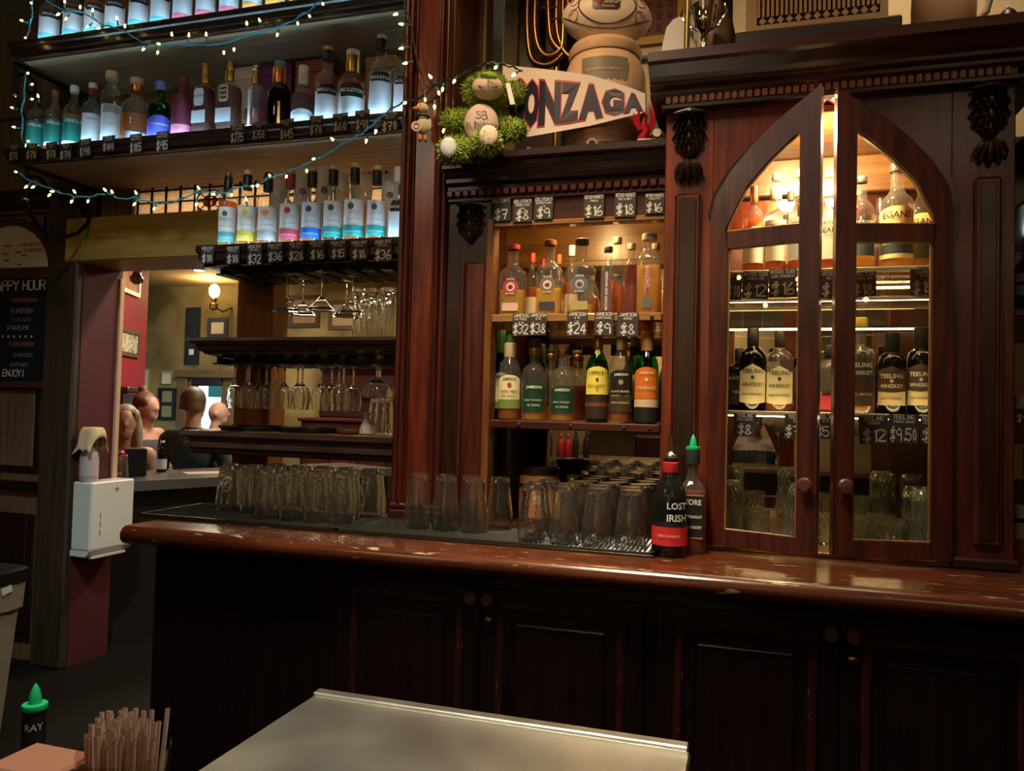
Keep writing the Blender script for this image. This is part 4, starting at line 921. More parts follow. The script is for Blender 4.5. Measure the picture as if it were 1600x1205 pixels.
for (x0, y0, x1, y1, a, l, wh) in [(1134, 426, 1158, 468, '$10', ('WRITERS TEARS',), 'behind the hinge side of the left arch door'), (1160, 424, 1199, 467, '$12', ('WRITERS TEARS', 'DOUBLE OAK'), 'below the copper tinted bottle'), (1203, 420, 1244, 465, '$16', ('WRITERS TEARS', 'CASK STRENGTH'), 'below the puck lamp bottle'), (1284, 424, 1318, 466, '$14', ('WRITERS TEARS', 'RED HEAD'), 'in the gap between the arch doors'),
                               (1330, 425, 1368, 464, '$18', ('WRITERS TEARS', 'JAPANESE CASK'), 'below the gold seal bottle'), (1424, 420, 1462, 462, '$15', ('EGANS', '10 YR'), 'in the arched cabinet'),
                               (1146, 646, 1180, 682, '$8', ('TEELING', 'SMALL BATCH'), 'below the dark cream-label bottle'), (1226, 648, 1262, 686, '$75', ('TEELING', '24 YR'), 'beside the left meeting stile'), (1275, 648, 1306, 686, '$50', ('TEELING', '18 YR'), 'in the gap between the arch doors'), (1345, 650, 1388, 694, '$12', ('TEELING', 'WONDERS'), 'below the etched clear bottle'),
                               (1390, 647, 1433, 693, '$9.50', ('TEELING', 'SINGLE GRAIN'), 'below the brown pointed labels'), (1440, 650, 1470, 694, '$9', ('TEELING', 'POT STILL'), 'behind the hinge side of the right arch door')]:
    price(f'black chalked price tag reading {l[0].split()[0]} {a} {wh}', x0, y0, x1, y1, YT, a, l, random.uniform(-.06, .06), 'chalk price tags')
price('black chalked price tag at the edge of the right hand alcove', 1587, 634, 1608, 662, YA - .006, '$9', ('JAMESON',), 0, 'chalk price tags')

# ---- alcove bottles
def a1(*a, Y=2.47, **k): return bottle(*a, Y=Y, Z=ASH[0], group='bottles on the upper alcove shelf', **k)
RINGS = [('red', (.50, .04, .05), (.70, .66, .6), (.62, .42, .36)), ('brown', (.22, .13, .07), (.72, .68, .6), (.05, .035, .06)), ('slate blue', (.10, .13, .18), (.70, .62, .35), (.35, .30, .12))]
for (px, top, w), (nm, c1_, c2_, c3_), cp in zip(((803, 383, 46), (860, 376, 45), (910, 374, 46)), RINGS, ((.35, .03, .03), (.25, .08, .03), (.06, .04, .03))):
    t = a1(f'square shouldered bottle of pale whiskey with {nm} ring label', px, top, w, kind='flask', sq=5, asp=.62, liq=PALE if nm != 'red' else PALE, level=.36 if nm != 'slate blue' else .14, caps=((.93, 1, cp),),
           labels=[(.26, .54, c1_, .76, 'disc'), (.26, .54, c2_ if nm != 'slate blue' else (.45, .42, .38), .42, 'disc'), (.07, .18, c3_, .80)], texts=[("GELSTON'S", .505, .03, WH, 0, .7), ('IRISH WHISKEY', .305, .025, WH, 0, .8)])
    r = t['r']; h = t['h']; pts = []
    for i in range(16):
        rr = r * (.26 if i % 2 == 0 else .11); pts.append((rr * math.cos(i * PI / 8), .40 * h + rr * math.sin(i * PI / 8)))
    MB().poly(pts, -r * .62 - .0035, -r * .62 - .0025).build('star', capm((.16, .03, .02)), t)
for (px, top, w, c, lab) in ((832, 396, 22, (.6, .06, .03), 'small bottle with orange red cap behind the ring label bottles'), (849, 405, 16, (.5, .03, .05), 'small bottle with crimson cap behind the ring label bottles'), (894, 384, 24, (.55, .58, .7), 'silver capped bottle behind the slate blue ring bottle'), (874, 398, 20, (.55, .2, .08), 'copper capped bottle behind the brown ring bottle')):
    a1(lab, px, top, w, Y=2.62 if w > 21 else 2.71, kind='std', liq=AMBER, level=.5, caps=((.86, 1, c),), labels=[(.1, .35, (.6, .5, .4), 1.0)])
for (px, top, w, Y, L, lev, cp, lab, c) in ((951, 386, 24, 2.46, AMBER, .5, (.04, .03, .03), 'slim square bottle with purple brown vertical label', (.13, .06, .07)), (965, 371, 25, 2.53, AMBER, .40, CR, 'slim square bottle half full of amber with white stopper', None), (987, 381, 23, 2.53, RUBY, .70, CR, 'slim square bottle full of orange red whiskey', None),
                                       (1015, 366, 40, 2.46, GOLDL, .60, (.62, .5, .42), 'square bottle with red and white upright label strip', None), (1025, 381, 22, 2.57, GOLDL, .5, CR, 'white stoppered bottle tucked behind the upright strip label', None)):
    lb = [(.06, .60, c, .9)] if c else []
    tx = [('METHOD AND MADNESS', .34, .035, WH, 0, 1.7, 'v')] if c else []
    if w == 40: lb = [(.25, .58, (.70, .66, .62), .22), (.07, .20, (.12, .12, .10), .5)]; tx = [('MADNESS', .42, .05, (.5, .05, .05), 0, 1.7, 'v')]
    a1(lab, px, top, w, Y=Y, kind='slim', sq=5, liq=L, level=lev, caps=((.92, 1, cp),), labels=lb, texts=tx)
def a2(*a, Y=2.46, **k): return bottle(*a, Y=Y, Z=ASH[1], group='bottles on the lower alcove shelf', **k)
JY = (.75, .60, .10); GCAP = (.05, .16, .03)
a2('cream labelled green sleeved bottle partly behind the alcove edge', 785, 516, 34, Y=2.54, kind='jam', glassk='dark', liq=None, caps=((.74, 1, GCAP),), labels=[(.20, .52, (.66, .58, .34), 1.1, 'arch'), (.12, .20, (.16, .22, .05), 1.1)], texts=[('JAMESON', .47, .045, INKB, 0, 1.25) for INKB in [(.03, .02, .02)]])
a2('clear bottle with cream label, green foot and green neck sleeve', 798, 517, 35, Y=2.445, kind='jam', liq=AMBER, level=.18, caps=((.70, .86, (.5, .38, .22)), (.82, 1, GCAP)), labels=[(.23, .50, (.70, .62, .38), 1.15, 'arch'), (.13, .23, (.16, .22, .05), 1.15)], texts=[('JAMESON', .455, .05, (.03, .02, .02), 0, 1.25), ('TRIPLE TRIPLE', .32, .028, (.2, .04, .03)), ('IRISH WHISKEY', .27, .02, (.2, .1, .05))], dots=[(.39, (.35, .05, .04), .18, 0)])
a2('stout bottle with dark green label and black stopper', 836, 531, 41, kind='stout', liq=GOLDL, level=.30, caps=((.80, .90, 'gold'), (.91, 1, (.04, .05, .03))), labels=[(.11, .47, (.010, .040, .022), 1.0, 'arch')], texts=[('JAMESON', .405, .05, (.70, .66, .5), 0, 1.25), ('IRISH WHISKEY', .25, .025, (.4, .45, .35)), ('18 YEARS', .19, .03, (.4, .45, .35))])
a2('stout bottle with dark green label and brown stopper', 880, 540, 40, kind='stout', liq=GOLDL, level=.30, caps=((.88, .94, 'copper'), (.93, 1, (.16, .05, .03))), labels=[(.11, .47, (.010, .046, .026), 1.0, 'arch')], texts=[('JAMESON', .405, .05, (.70, .66, .5), 0, 1.25), ('IRISH WHISKEY', .25, .025, (.4, .45, .35)), ('18 YEARS', .19, .03, (.4, .45, .35))])
a2('small gold capped bottle behind the two green labelled bottles', 861, 546, 30, Y=2.62, kind='stout', liq=GOLDL, level=.2, caps=((.86, .94, 'gold'), (.94, 1, (.03, .03, .03))))
a2('amber filled stout bottle behind the brown stoppered one', 902, 548, 34, Y=2.60, kind='stout', liq=RUBY, level=.5, caps=((.88, .94, 'copper'), (.94, 1, (.1, .05, .03))))
a2('green glass bottle with yellow label over a dark brown base', 935, 506, 36, kind='jam', glassk='green', liq=None, caps=((.74, .90, 'gold'), (.90, 1, 'gold')), labels=[(.28, .56, JY, 1.2, 'arch'), (.04, .27, (.035, .02, .012), 1.25), (.16, .20, (.16, .05, .02), 1.27)], texts=[('JAMESON', .50, .05, (.02, .02, .02), 0, 1.25), ('IRISH WHISKEY', .37, .03, (.25, .10, .02)), ('12', .34, .03, (.25, .10, .02))], dots=[(.43, (.05, .04, .02), .12, 0), (.70, (.8, .65, .15), .22, 0)])
a2('clear bottle with black label reading BLACK BARREL', 972, 503, 36, kind='jam', liq=AMBER, level=.12, caps=((.72, 1, (.55, .40, .20)),), labels=[(.28, .52, (.014, .012, .010), 1.2, 'arch'), (.11, .26, (.05, .035, .02), 1.2)], texts=[('JAMESON', .47, .055, WH, 0, 1.25), ('BLACK BARREL', .31, .045, (.7, .6, .4)), ('IRISH WHISKEY', .20, .03, (.5, .4, .2))], dots=[(.40, (.35, .22, .16), .2, 0)])
a2('green glass bottle standing behind the BLACK BARREL bottle', 991, 512, 26, Y=2.60, kind='jam', glassk='green', liq=None, caps=((.80, 1, GCAP),), labels=[(.25, .5, (.5, .5, .2), 1.1)])
a2('dark bottle with bright orange label and orange neck', 1012, 500, 37, kind='jam', glassk='green', liq=None, caps=((.70, .88, (.66, .30, .10)), (.86, 1, (.5, .14, .02))), labels=[(.24, .54, (.62, .15, .02), 1.25, 'arch'), (.16, .235, (.62, .42, .28), 1.25), (.02, .16, (.012, .014, .01), 1.35)], texts=[('JAMESON', .48, .05, (.72, .55, .3), 0, 1.25), ('ORANGE', .34, .04, (.75, .5, .25))], dots=[(.42, (.75, .5, .3), .13, 0)])

# ---- arched cabinet bottles
def g1(*a, Y=2.425, **k): return bottle(*a, Y=Y, Z=GSH[0], group='bottles on the upper cabinet shelf', **k)
WT = [('WRITERS', .47, .05, (.02, .02, .02)), ('TEARS', .40, .065, (.02, .02, .02))]
LBW = [(.13, .53, (.80, .74, .58), 1.25)]
g1('copper tinted bottle with WRITERS TEARS label against the cabinet side', 1179, 292, 33, kind='spot', liq=AMBER, level=.62, caps=((.80, 1, 'copper'),), labels=LBW, texts=WT)
g1('clear bottle with WRITERS TEARS label and cream neck paper', 1213, 272, 33, kind='spot', liq=AMBER, level=.2, caps=((.74, .88, (.75, .7, .55)), (.93, 1, (.45, .38, .28))), labels=LBW, texts=WT)
g1('WRITERS TEARS bottle under the puck lamp beside the meeting stile', 1251, 266, 36, kind='spot', liq=AMBER, level=.2, caps=((.74, .88, (.8, .76, .66)), (.93, 1, (.6, .5, .35))), labels=LBW + [(.15, .30, (.45, .5, .5), 1.0)], texts=WT)
g1('WRITERS TEARS bottle seen in the gap between the arch doors', 1296, 266, 36, kind='spot', liq=AMBER, level=.2, caps=((.74, .88, (.8, .76, .66)), (.93, 1, (.6, .5, .35))), labels=LBW, texts=WT)
g1('clear bottle with gold seal and dark blue lower label', 1347, 276, 40, kind='spot', liq=PALE, level=.30, caps=((.93, 1, (.05, .04, .03)),), labels=[(.36, .52, (.78, .72, .56), 1.2), (.16, .32, (.05, .07, .08), 1.1)], texts=[('TEARS', .50, .04, (.05, .04, .03)), ('ISLAND', .42, .05, (.05, .04, .03))], dots=[(.80, (.6, .45, .15), .18, -.2)])
g1('wide bottle labelled EGANS with dark lower band', 1402, 256, 50, kind='std', liq=GOLDL, level=.55, caps=((.92, 1, (.04, .03, .02)),), labels=[(.38, .58, (.82, .66, .28), 1.15, 'arch'), (.15, .33, (.03, .045, .045), 1.15), (.11, .15, (.75, .6, .3), 1.15)], texts=[('EGANS', .50, .085, (.03, .02, .02)), ('SINGLE MALT', .25, .03, (.6, .55, .4))])
g1('second EGANS bottle half hidden behind the outer stile', 1443, 270, 46, Y=2.50, kind='std', liq=GOLDL, level=.5, caps=((.92, 1, (.04, .03, .02)),), labels=[(.38, .58, (.82, .66, .28), 1.15, 'arch'), (.15, .33, (.03, .045, .045), 1.15)], texts=[('EGANS', .50, .085, (.03, .02, .02))])
g1('brown stoppered bottle in the second row of the arched cabinet', 1236, 300, 30, Y=2.58, kind='spot', liq=AMBER, level=.4, caps=((.9, 1, (.1, .07, .05)),), labels=[(.2, .6, (.6, .56, .5), 1.2)])
g1('dark capped bottle in the second row beside the EGANS bottle', 1376, 310, 30, Y=2.58, kind='spot', liq=DARKA, level=.4, caps=((.8, 1, (.02, .02, .02)),))
def g2(*a, Y=2.425, **k): return bottle(*a, Y=Y, Z=GSH[1], group='bottles on the lower cabinet shelf', **k)
TE = lambda c: [('TEELING', .475, .06, c), ('WHISKEY', .315, .055, c), ('IRISH WHISKEY', .20, .03, c)]
CREAML = [(.11, .56, (.78, .66, .36), 1.15, 'point')]
g2('dark bottle labelled BLACKPITTS against the cabinet side', 1156, 545, 40, Y=2.53, kind='tee', glassk='dark', liq=None, caps=((.80, 1, BK),), labels=[(.10, .60, (.02, .025, .025), 1.2)], texts=[('BLACKPITTS', .52, .07, WH), ('TEELING', .30, .04, WH)])
g2('dark glass bottle with cream pointed TEELING label', 1177, 513, 41, kind='tee', glassk='dark', liq=None, caps=((.78, 1, BK),), labels=CREAML, texts=TE((.04, .03, .02)), dots=[(.40, (.05, .04, .03), .13, 0)])
g2('clear amber bottle with cream pointed TEELING label', 1219, 518, 41, kind='tee', liq=AMBER, level=.36, caps=((.80, 1, (.03, .02, .015)),), labels=CREAML, texts=TE((.04, .03, .02)), dots=[(.40, (.05, .04, .03), .13, 0)])
g2('clear bottle half hidden by the left meeting stile', 1260, 545, 38, Y=2.53, kind='tee', liq=AMBER, level=.30, caps=((.80, 1, BK),))
g2('clear bottle with red foot label in the gap between the arch doors', 1296, 540, 38, kind='tee', liq=RUBY, level=.30, caps=((.80, 1, BK),), labels=[(.05, .25, (.45, .04, .05), 1.0)])
g2('broad clear bottle with etched TEELING lettering and gold stopper', 1345, 497, 44, kind='stout', liq=AMBER, level=.12, caps=((.90, 1, (.55, .35, .05)),), labels=[(.08, .32, (.05, .025, .015), 1.1)], texts=[('TEELING', .50, .05, (.7, .65, .5)), ('WHISKEY', .42, .05, (.7, .65, .5)), ('SMALL BATCH', .20, .035, (.6, .5, .3))])
for px, top, lab in ((1394, 520, 'dark bottle with brown pointed TEELING label over a cream band'), (1440, 512, 'dark bottle with brown TEELING label beside the outer stile')):
    g2(lab, px, top, 41, kind='tee', glassk='dark', liq=None, caps=((.76, 1, BK),), labels=[(.11, .30, (.75, .6, .3), 1.15), (.28, .58, (.085, .045, .022), 1.15, 'point')], texts=[('TEELING', .46, .06, (.75, .68, .5)), ('WHISKEY', .34, .05, (.75, .68, .5)), ('IRISH WHISKEY', .19, .03, (.2, .1, .05))], dots=[(.40, (.6, .5, .35), .12, 0)])
g2('pink labelled bottle behind the outer stile of the right arch door', 1466, 535, 40, Y=2.55, kind='tee', liq=AMBER, level=.3, caps=((.80, 1, BK),), labels=[(.12, .55, (.6, .15, .15), 1.2)])
# ---- right hand alcove
for (px, top, w, z, lab, gk, c) in ((1608, 372, 44, ASH[0], 'green bottle at the edge of the right hand alcove', 'green', (.3, .35, .2)), (1612, 560, 46, ASH[1], 'clear bottle with white label in the right hand alcove', 'clear', (.6, .6, .6)), (1612, 700, 50, 1.0, 'white labelled bottle standing on the worktop in the right hand alcove', 'clear', (.6, .62, .62))):
    bottle(lab, px, top, w, 2.47, z, 'jam', gk, AMBER if gk == 'clear' else None, .2, ((.74, 1, (.2, .2, .18)),), [(.2, .5, c, 1.2), (.34, .38, BK, 1.2)])
# ---- two bottles on the worktop
def pourer(t, h, m, kind):
    if kind == 'metal':
        MB().loft([(h, .015), (h + .006, .014), (h + .010, .008), (h + .014, .005)], 14).build('pourer_collar', STEEL, t, 50)
        MB().tube([(0, 0, h + .012), (0, 0, h + .03), (-.002, 0, h + .045), (-.006, 0, h + .058)], [.0045, .004, .0035, .003], 8).build('pourer_spout', STEEL, t, True)
    else:
        MB().loft([(h, .019), (h + .004, .020), (h + .009, .019), (h + .010, .010)], 18).build('pourer_collar', m, t, 50)
        MB().loft([(h + .010, .010), (h + .02, .0095), (h + .03, .007), (h + .038, .0035), (h + .042, .001)], 14).build('pourer_spout', m, t, 50)
GREENP = plain('green_plastic', (.01, .42, .16), .35)
PROF['lost'] = [(0, .95), (.015, 1), (.52, 1), (.60, .97), (.68, .84), (.75, .62), (.80, .46), (.85, .40), (.98, .38), (1.0, .38)]
t = bottle('black bottle with bright red band and metal pourer on the worktop', 1048, 714, 54, 2.125, 1.0, 'lost', 'black', None, 0, ((.84, .95, (.52, .03, .03)), (.95, 1.0, BK)), [(.12, .31, (.58, .03, .035), 1.45), (.312, .74, (.008, .008, .008), 1.35)], [('LOST', .52, .095, WH, .42, 1.2), ('IRISH', .40, .095, WH, .42, 1.2), ('IRISH WHISKEY', .22, .025, (.75, .45, .3), 0, 1.6)])
pourer(t, t['h'], None, 'metal')
t = bottle('square shouldered amber whiskey bottle with black label and green pourer', 1083, 703, 46, 2.205, 1.0, 'flask', 'clear', RUBY, .60, ((.86, 1.0, (.03, .04, .035)),), [(.14, .58, (.012, .012, .012), 1.0), (.56, .572, (.4, .25, .1), 1.0), (.15, .162, (.4, .25, .1), 1.0)], [('STORE', .50, .06, (.78, .74, .66), .0, 1.5), ('STRAIGHT', .36, .03, WH, .2, 1.2), ('WHISKEY', .26, .03, WH, .2, 1.2)], sq=5, asp=.9)
pourer(t, t['h'], GREENP, 'green')
# ================================================================== GLASSWARE
def shell(prof, n=24, th=.0016, base=None):
    """closed glass of revolution standing mouth down: inner wall, rim, outer wall, solid base"""
    inn = [(z, max(r - th, .001)) for z, r in prof]
    zb = base if base else prof[-1][0] - th
    inn = [q for q in inn if q[0] < zb] + [(zb, rad(prof, zb) - th)]
    seq = [(zb, .0006)] + inn[::-1] + prof + [(prof[-1][0], .0006)]
    return MB().loft(seq, n)
PINT = [(0, .0405), (.012, .0415), (.03, .0420), (.05, .0412), (.075, .0375), (.10, .0340), (.13, .0312), (.150, .0305), (.156, .0295)]
pint_me = shell(PINT, 40, .0026, .142).mesh('pint_glass', GLASSP, 50)
STRAIGHT = [(0, .0415), (.01, .0417), (.05, .0392), (.10, .0355), (.145, .0310), (.150, .0300)]
straight_me = shell(STRAIGHT, 40, .0026, .134).mesh('straight_glass', GLASSP, 50)
# rubber mats first
def bar_mat(label, x0, x1, y0, y1):
    t = thing('bar_mat', label, 'bar mat', (x0, y0, 1.0))
    MB().bbox(x0, x1, y0, y1, 1.0003, 1.008, .002).build('sheet', RUBBER, t, world=True)
    rim = MB().box(x0, x1, y0, y0 + .008, 1.008, 1.013).box(x0, x1, y1 - .008, y1, 1.008, 1.013).box(x0, x0 + .008, y0, y1, 1.008, 1.013).box(x1 - .008, x1, y0, y1, 1.008, 1.013)
    rim.build('rim', RUBBER, t, world=True)
    nb = MB(); x = x0 + .018
    while x < x1 - .012:
        y = y0 + .016
        while y < y1 - .01:
            nb.add([(x - .004, y - .004, 1.008), (x + .004, y - .004, 1.008), (x + .004, y + .004, 1.008), (x - .004, y + .004, 1.008), (x, y, 1.0135)], [(0, 1, 4), (1, 2, 4), (2, 3, 4), (3, 0, 4)]); y += .0125
        x += .0125
    o = nb.build('nubs', RUBBER, t, world=True, fix=False); o['kind'] = 'stuff'
bar_mat('black rubber bar mat under the glasses left of the column', -1.895, -1.17, 2.075, 2.375)
bar_mat('black rubber bar mat in front of column and alcove', -1.165, -.225, 2.068, 2.352)
ZM = 1.0136
def spread(pts, me, name, label, group, zf):
    for (x, y) in pts:
        link(name, me, None, (x, y, zf(x, y)), (0, 0, random.uniform(0, 6)), label, 'glass', group)
zmat = lambda x, y: ZM if (2.075 < y < 2.375) else 1.0004
def zmat2(x, y): 
    if y > 2.352 + .0: return 1.0004 if y > 2.40 else ZM
    return ZM
j = lambda a=.006: random.uniform(-a, a)
left = []
for r_ in range(4):
    y = 2.185 + r_ * .092
    xs0 = -1.30 - .0 * r_
    front = {0: 4, 1: 6, 2: 7, 3: 7}[r_]
    for k in range(front): left.append((-1.21 - k * .092 - (r_ % 2) * .03 + j(.004), y + j(.004)))
st = [p for p in left if p[0] < -1.62]; pi_ = [p for p in left if p[0] >= -1.62]
spread(st, straight_me, 'pint_glass', 'straight clear pint glass upside down at the open end of the worktop', 'straight pint glasses left of the column', lambda x, y: ZM if y < 2.375 else 1.0004)
spread(pi_, pint_me, 'pint_glass', 'clear tulip pint glass upside down left of the column', 'tulip pint glasses left of the column', lambda x, y: ZM if y < 2.375 else 1.0004)
mid = []
for k in range(5): mid.append((-.925 + k * .0 + (k * .0885 - .09), 2.31 + j(.003)))
mid = [(-1.00 + k * .0895 * .62 + j(.003), 2.33 if k % 2 == 0 else 2.255) for k in range(5)]
mid = [(-1.005 + k * .092, 2.305 + j(.003)) for k in range(4)] + [(-.965 + k * .092, 2.215 + j(.003)) for k in range(3)]
spread(mid, pint_me, 'pint_glass', 'clear tulip pint glass upside down beside the small barrel', 'tulip pint glasses in front of the pilaster', zmat2)
rt = []
for r_ in range(7):
    y = 2.13 + r_ * .092
    n_ = 4
    for k in range(n_):
        x = -.298 - k * .092 - (r_ % 2) * .012 + j(.002)
        if r_ == 0 and k > 3: continue
        if x < -.52 and y > 2.45 and y < 2.66: continue
        if 2.345 < y < 2.39: y2 = y
        rt.append((x, y + j(.002)))
rt = [p for p in rt if p[0] > AX0 + .05 and p[1] < 2.77 and p[0] < -.25 - .045]
spread(rt, pint_me, 'pint_glass', 'clear tulip pint glass upside down in front of the alcove mirror', 'tulip pint glasses between barrel and black bottle', zmat2)
# small whiskey barrel cup
bx, by = -.665, 2.54
t = thing('barrel_cup', 'small orange wooden whiskey barrel with black hoops on the worktop', 'barrel', (bx, by, 1.0004), face_cam((bx, by)))
BR = .066; BH = .185
bp = lambda z: BR * (1 + .03 * math.sin(PI * z / BH))
BARW = wood('barrel_wood', (.30, .10, .03), (.55, .22, .08), .45, 'Z', 5, .1)
for i in range(16):                                          # staves
    a0, a1_ = 2 * PI * i / 16 + .006, 2 * PI * (i + 1) / 16 - .006; mb = MB(); vs = []; fs = []
    for z in (.0, .05, .09, .14, BH):
        for a in (a0, (a0 + a1_) / 2, a1_): vs.append((bp(z) * math.cos(a), bp(z) * math.sin(a), z))
        for a in (a1_, a0): vs.append(((bp(z) - .008) * math.cos(a), (bp(z) - .008) * math.sin(a), z))
    for q in range(4):
        for c in range(5): a, b = q * 5 + c, q * 5 + (c + 1) % 5; fs.append((a, b, b + 5, a + 5))
    fs += [(4, 3, 2, 1, 0), (20, 21, 22, 23, 24)]
    mb.add(vs, fs).build('stave', BARW, t)
for (za, zb) in ((.006, .026), (.128, .136), (.168, .187)):
    MB().loft([(za, bp(za) + .0008), (za, bp(za) + .0028), (zb, bp(zb) + .0028), (zb, bp(zb) + .0008)], 32, cap0=False, cap1=False).build('hoop', BLACK, t, 50)
MB().loft([(.178, BR - .009), (.18, .001)], 24).build('head', plain('barrel_inside', (.05, .03, .02), .5), t)
MB().loft([(.1868, bp(.18) + .003), (.1885, bp(.18) + .001), (.1885, BR - .006), (.1868, BR - .008)], 32, cap0=False, cap1=False).build('rim', BRASS, t, 50)
mb = bent_text(MB(), printed('JAMESON', .03), .0, .092, BR * 1.03 + .0012, .016, .075); mb = bent_text(mb, printed('IRISH WHISKEY', .02), .0, .075, BR * 1.03 + .0012, .006)
mb.build('lettering', capm((.72, .62, .5)), t, fix=False)
# ---- stemware hanging upside down
def stem(mb, foot, bowl, n=20):
    mb.loft(foot, n, cap0=True, cap1=False); mb.loft(bowl, n, cap0=False, cap1=False); return mb
def hang(kind):
    mb = MB()
    if kind == 'martini':   # z measured down from the foot at 0
        prof = [(0, .036), (-.004, .034), (-.008, .006), (-.03, .0036), (-.095, .0038), (-.105, .006), (-.125, .022), (-.150, .046), (-.162, .058)]
    elif kind == 'wine':
        prof = [(0, .033), (-.004, .031), (-.008, .006), (-.03, .0036), (-.075, .004), (-.085, .010), (-.10, .024), (-.12, .034), (-.145, .037), (-.175, .033), (-.19, .030)]
    elif kind == 'flute':
        prof = [(0, .030), (-.004, .028), (-.008, .006), (-.03, .0036), (-.065, .004), (-.08, .010), (-.10, .020), (-.13, .027), (-.16, .028), (-.19, .026)]
    else:                   # coupe / hurricane
        prof = [(0, .034), (-.004, .032), (-.008, .007), (-.03, .0055), (-.05, .006), (-.06, .014), (-.075, .036), (-.095, .052), (-.115, .056), (-.13, .054)]
    k_ = 5 if kind != 'coupe' else 4                      # the bowl opens below this ring
    inn = [(z + .0012, max(r - .0013, .0008)) for z, r in prof[k_:]]; inn[-1] = (prof[-1][0], inn[-1][1])
    mb.loft([(prof[0][0], .0006)] + prof + inn[::-1] + [(inn[0][0], .0004)], 22)
    return mb.mesh(kind + '_glass', GLASSP, 50)
HM = {k: hang(k) for k in ('martini', 'wine', 'flute', 'coupe')}
HUNG = []                                                # every stem sits in a slot between two rails
RB = {'martini': .0585, 'wine': .0375, 'flute': .031, 'coupe': .0565}
def hangs(kind, name, label, group, lst, zt):
    dx = (2.14 - 1.20) / 11
    for (px, y) in lst:
        p = at(px, 500 if zt > 1.8 else 610, y); best = None
        for g in range(11):
            for yy in (y, 2.79, 2.84, 2.89, 2.94, 2.99):
                q = (-2.14 + (g + .5) * dx, yy)
                if q[0] > -1.145 - RB[kind]: continue
                if all(math.hypot(q[0] - a, q[1] - b) > RB[kind] + r + .002 or h_ != zt for a, b, r, h_ in HUNG):
                    c = abs(q[0] - p.x) + .6 * abs(yy - y)
                    if best is None or c < best[0]: best = (c, q)
        if best is None: continue
        HUNG.append((best[1][0], best[1][1], RB[kind], zt))
        link(name, HM[kind], None, (best[1][0], best[1][1], zt - .0215), (0, 0, random.uniform(0, 6)), label, 'glass', group)
hangs('martini', 'martini_glass', 'clear martini glass hanging upside down from the upper rails', 'martini glasses hung from the upper rails', [(446, 2.80), (478, 2.92), (492, 2.785), (537, 2.80), (524, 2.93)], 1.952)
hangs('wine', 'wine_glass', 'clear wine glass hanging upside down under the upper moulded shelf', 'wine glasses hung in a row', [(373, 2.82), (418, 2.80), (450, 2.80), (473, 2.90), (497, 2.80), (530, 2.80), (548, 2.92), (405, 2.80), (462, 2.80), (512, 2.84), (385, 2.90)], 1.571)
hangs('flute', 'flute_glass', 'narrow clear flute hanging upside down among the wine glasses', 'flutes hung among the wine glasses', [(391, 2.93), (438, 2.93), (495, 2.95), (520, 2.93), (412, 3.0)], 1.571)
hangs('coupe', 'coupe_glass', 'broad clear coupe hanging upside down near the column', 'coupes hung near the column', [(565, 2.80), (590, 2.95), (612, 2.82)], 1.571)
# tall glasses upside down on the upper moulded shelf
TALL = [(0, .030), (.03, .031), (.07, .028), (.10, .026), (.13, .0245), (.17, .026), (.176, .027), (.178, .033), (.190, .034), (.196, .030)]
mb = shell(TALL, 18, .002, .165); tall_me = mb.mesh('sling_glass', GLASSP, 50)
for i, (px, y) in enumerate([(562, 2.77), (585, 2.78), (607, 2.77), (572, 2.86), (596, 2.87), (580, 2.95), (604, 2.96)]):
    p = at(px, 520, y); link('sling_glass', tall_me, None, (p.x, y, 1.6554), None, 'tall footed clear glass upside down on the upper moulded shelf', 'glass', 'tall footed glasses by the column')
# trays and dishes on the lower moulded shelf
for (px, y, r, lab) in ((398, 2.86, .15, 'round black serving tray lying under the wine glasses'), (487, 2.87, .125, 'round black serving tray beside the shallow dish')):
    p = at(px, 668, y); t = thing('serving_tray', lab, 'tray', (p.x, y, 1.2655))
    MB().loft([(0, r * .9), (.004, r * .93), (.018, r), (.020, r), (.020, r - .004), (.006, r * .9)], 36).build('dish', BLACK, t, 50)
p = at(546, 668, 2.85); MB().loft([(0, .04), (.004, .05), (.016, .056), (.018, .056), (.006, .048), (.005, .001)], 28).build('shallow_dish', plain('brown_ceramic', (.25, .10, .04), .2), None, 50, loc=(p.x, 2.85, 1.2655), label='shallow brown dish on the lower moulded shelf', cat='dish')
p = at(573, 650, 2.85); MB().loft([(0, .026), (.004, .03), (.03, .026), (.055, .014), (.075, .010), (.085, .016), (.09, .016), (.09, .004)], 22).build('glass_stopper', plain('white_china', (.6, .55, .5), .15), None, 50, loc=(p.x, 2.85, 1.2655), label='small white pear shaped vase on the lower moulded shelf', cat='vase')
for px, y in ((600, 2.82), (612, 2.92), (590, 2.98)):
    p = at(px, 650, y); link('tumbler', straight_me, None, (p.x, y, 1.2655), None, 'clear tumbler upside down on the lower moulded shelf by the column', 'glass', 'tumblers by the column')
# cut glass tumblers in the arched cabinet
def cut():
    n = 32; outer = [(.0, .030), (.012, .036), (.03, .039), (.05, .037), (.07, .0375), (.088, .040)]
    seq = [(.010, .0006), (.010, .028), (.03, .0345), (.05, .0335), (.07, .0345), (.088, .0378)] + outer[::-1] + [(0, .0006)]
    vs = []; fs = []
    for k, (z, r) in enumerate(seq):
        for i in range(n):
            f_ = 1 + (.05 if (i + k) % 2 and k in (7, 8, 9, 10) else 0); vs.append((r * f_ * math.cos(2 * PI * i / n), r * f_ * math.sin(2 * PI * i / n), z))
    for q in range(len(seq) - 1):
        for i in range(n): a, b = q * n + i, q * n + (i + 1) % n; fs.append((a, b, b + n, a + n))
    fs += [tuple(range(n)), tuple(range((len(seq) - 1) * n, len(seq) * n))]
    return MB().add(vs, fs).mesh('cut_glass', solid_glass('cut_glass_glass', (.96, .99, .93), 1.52, 0, .07))
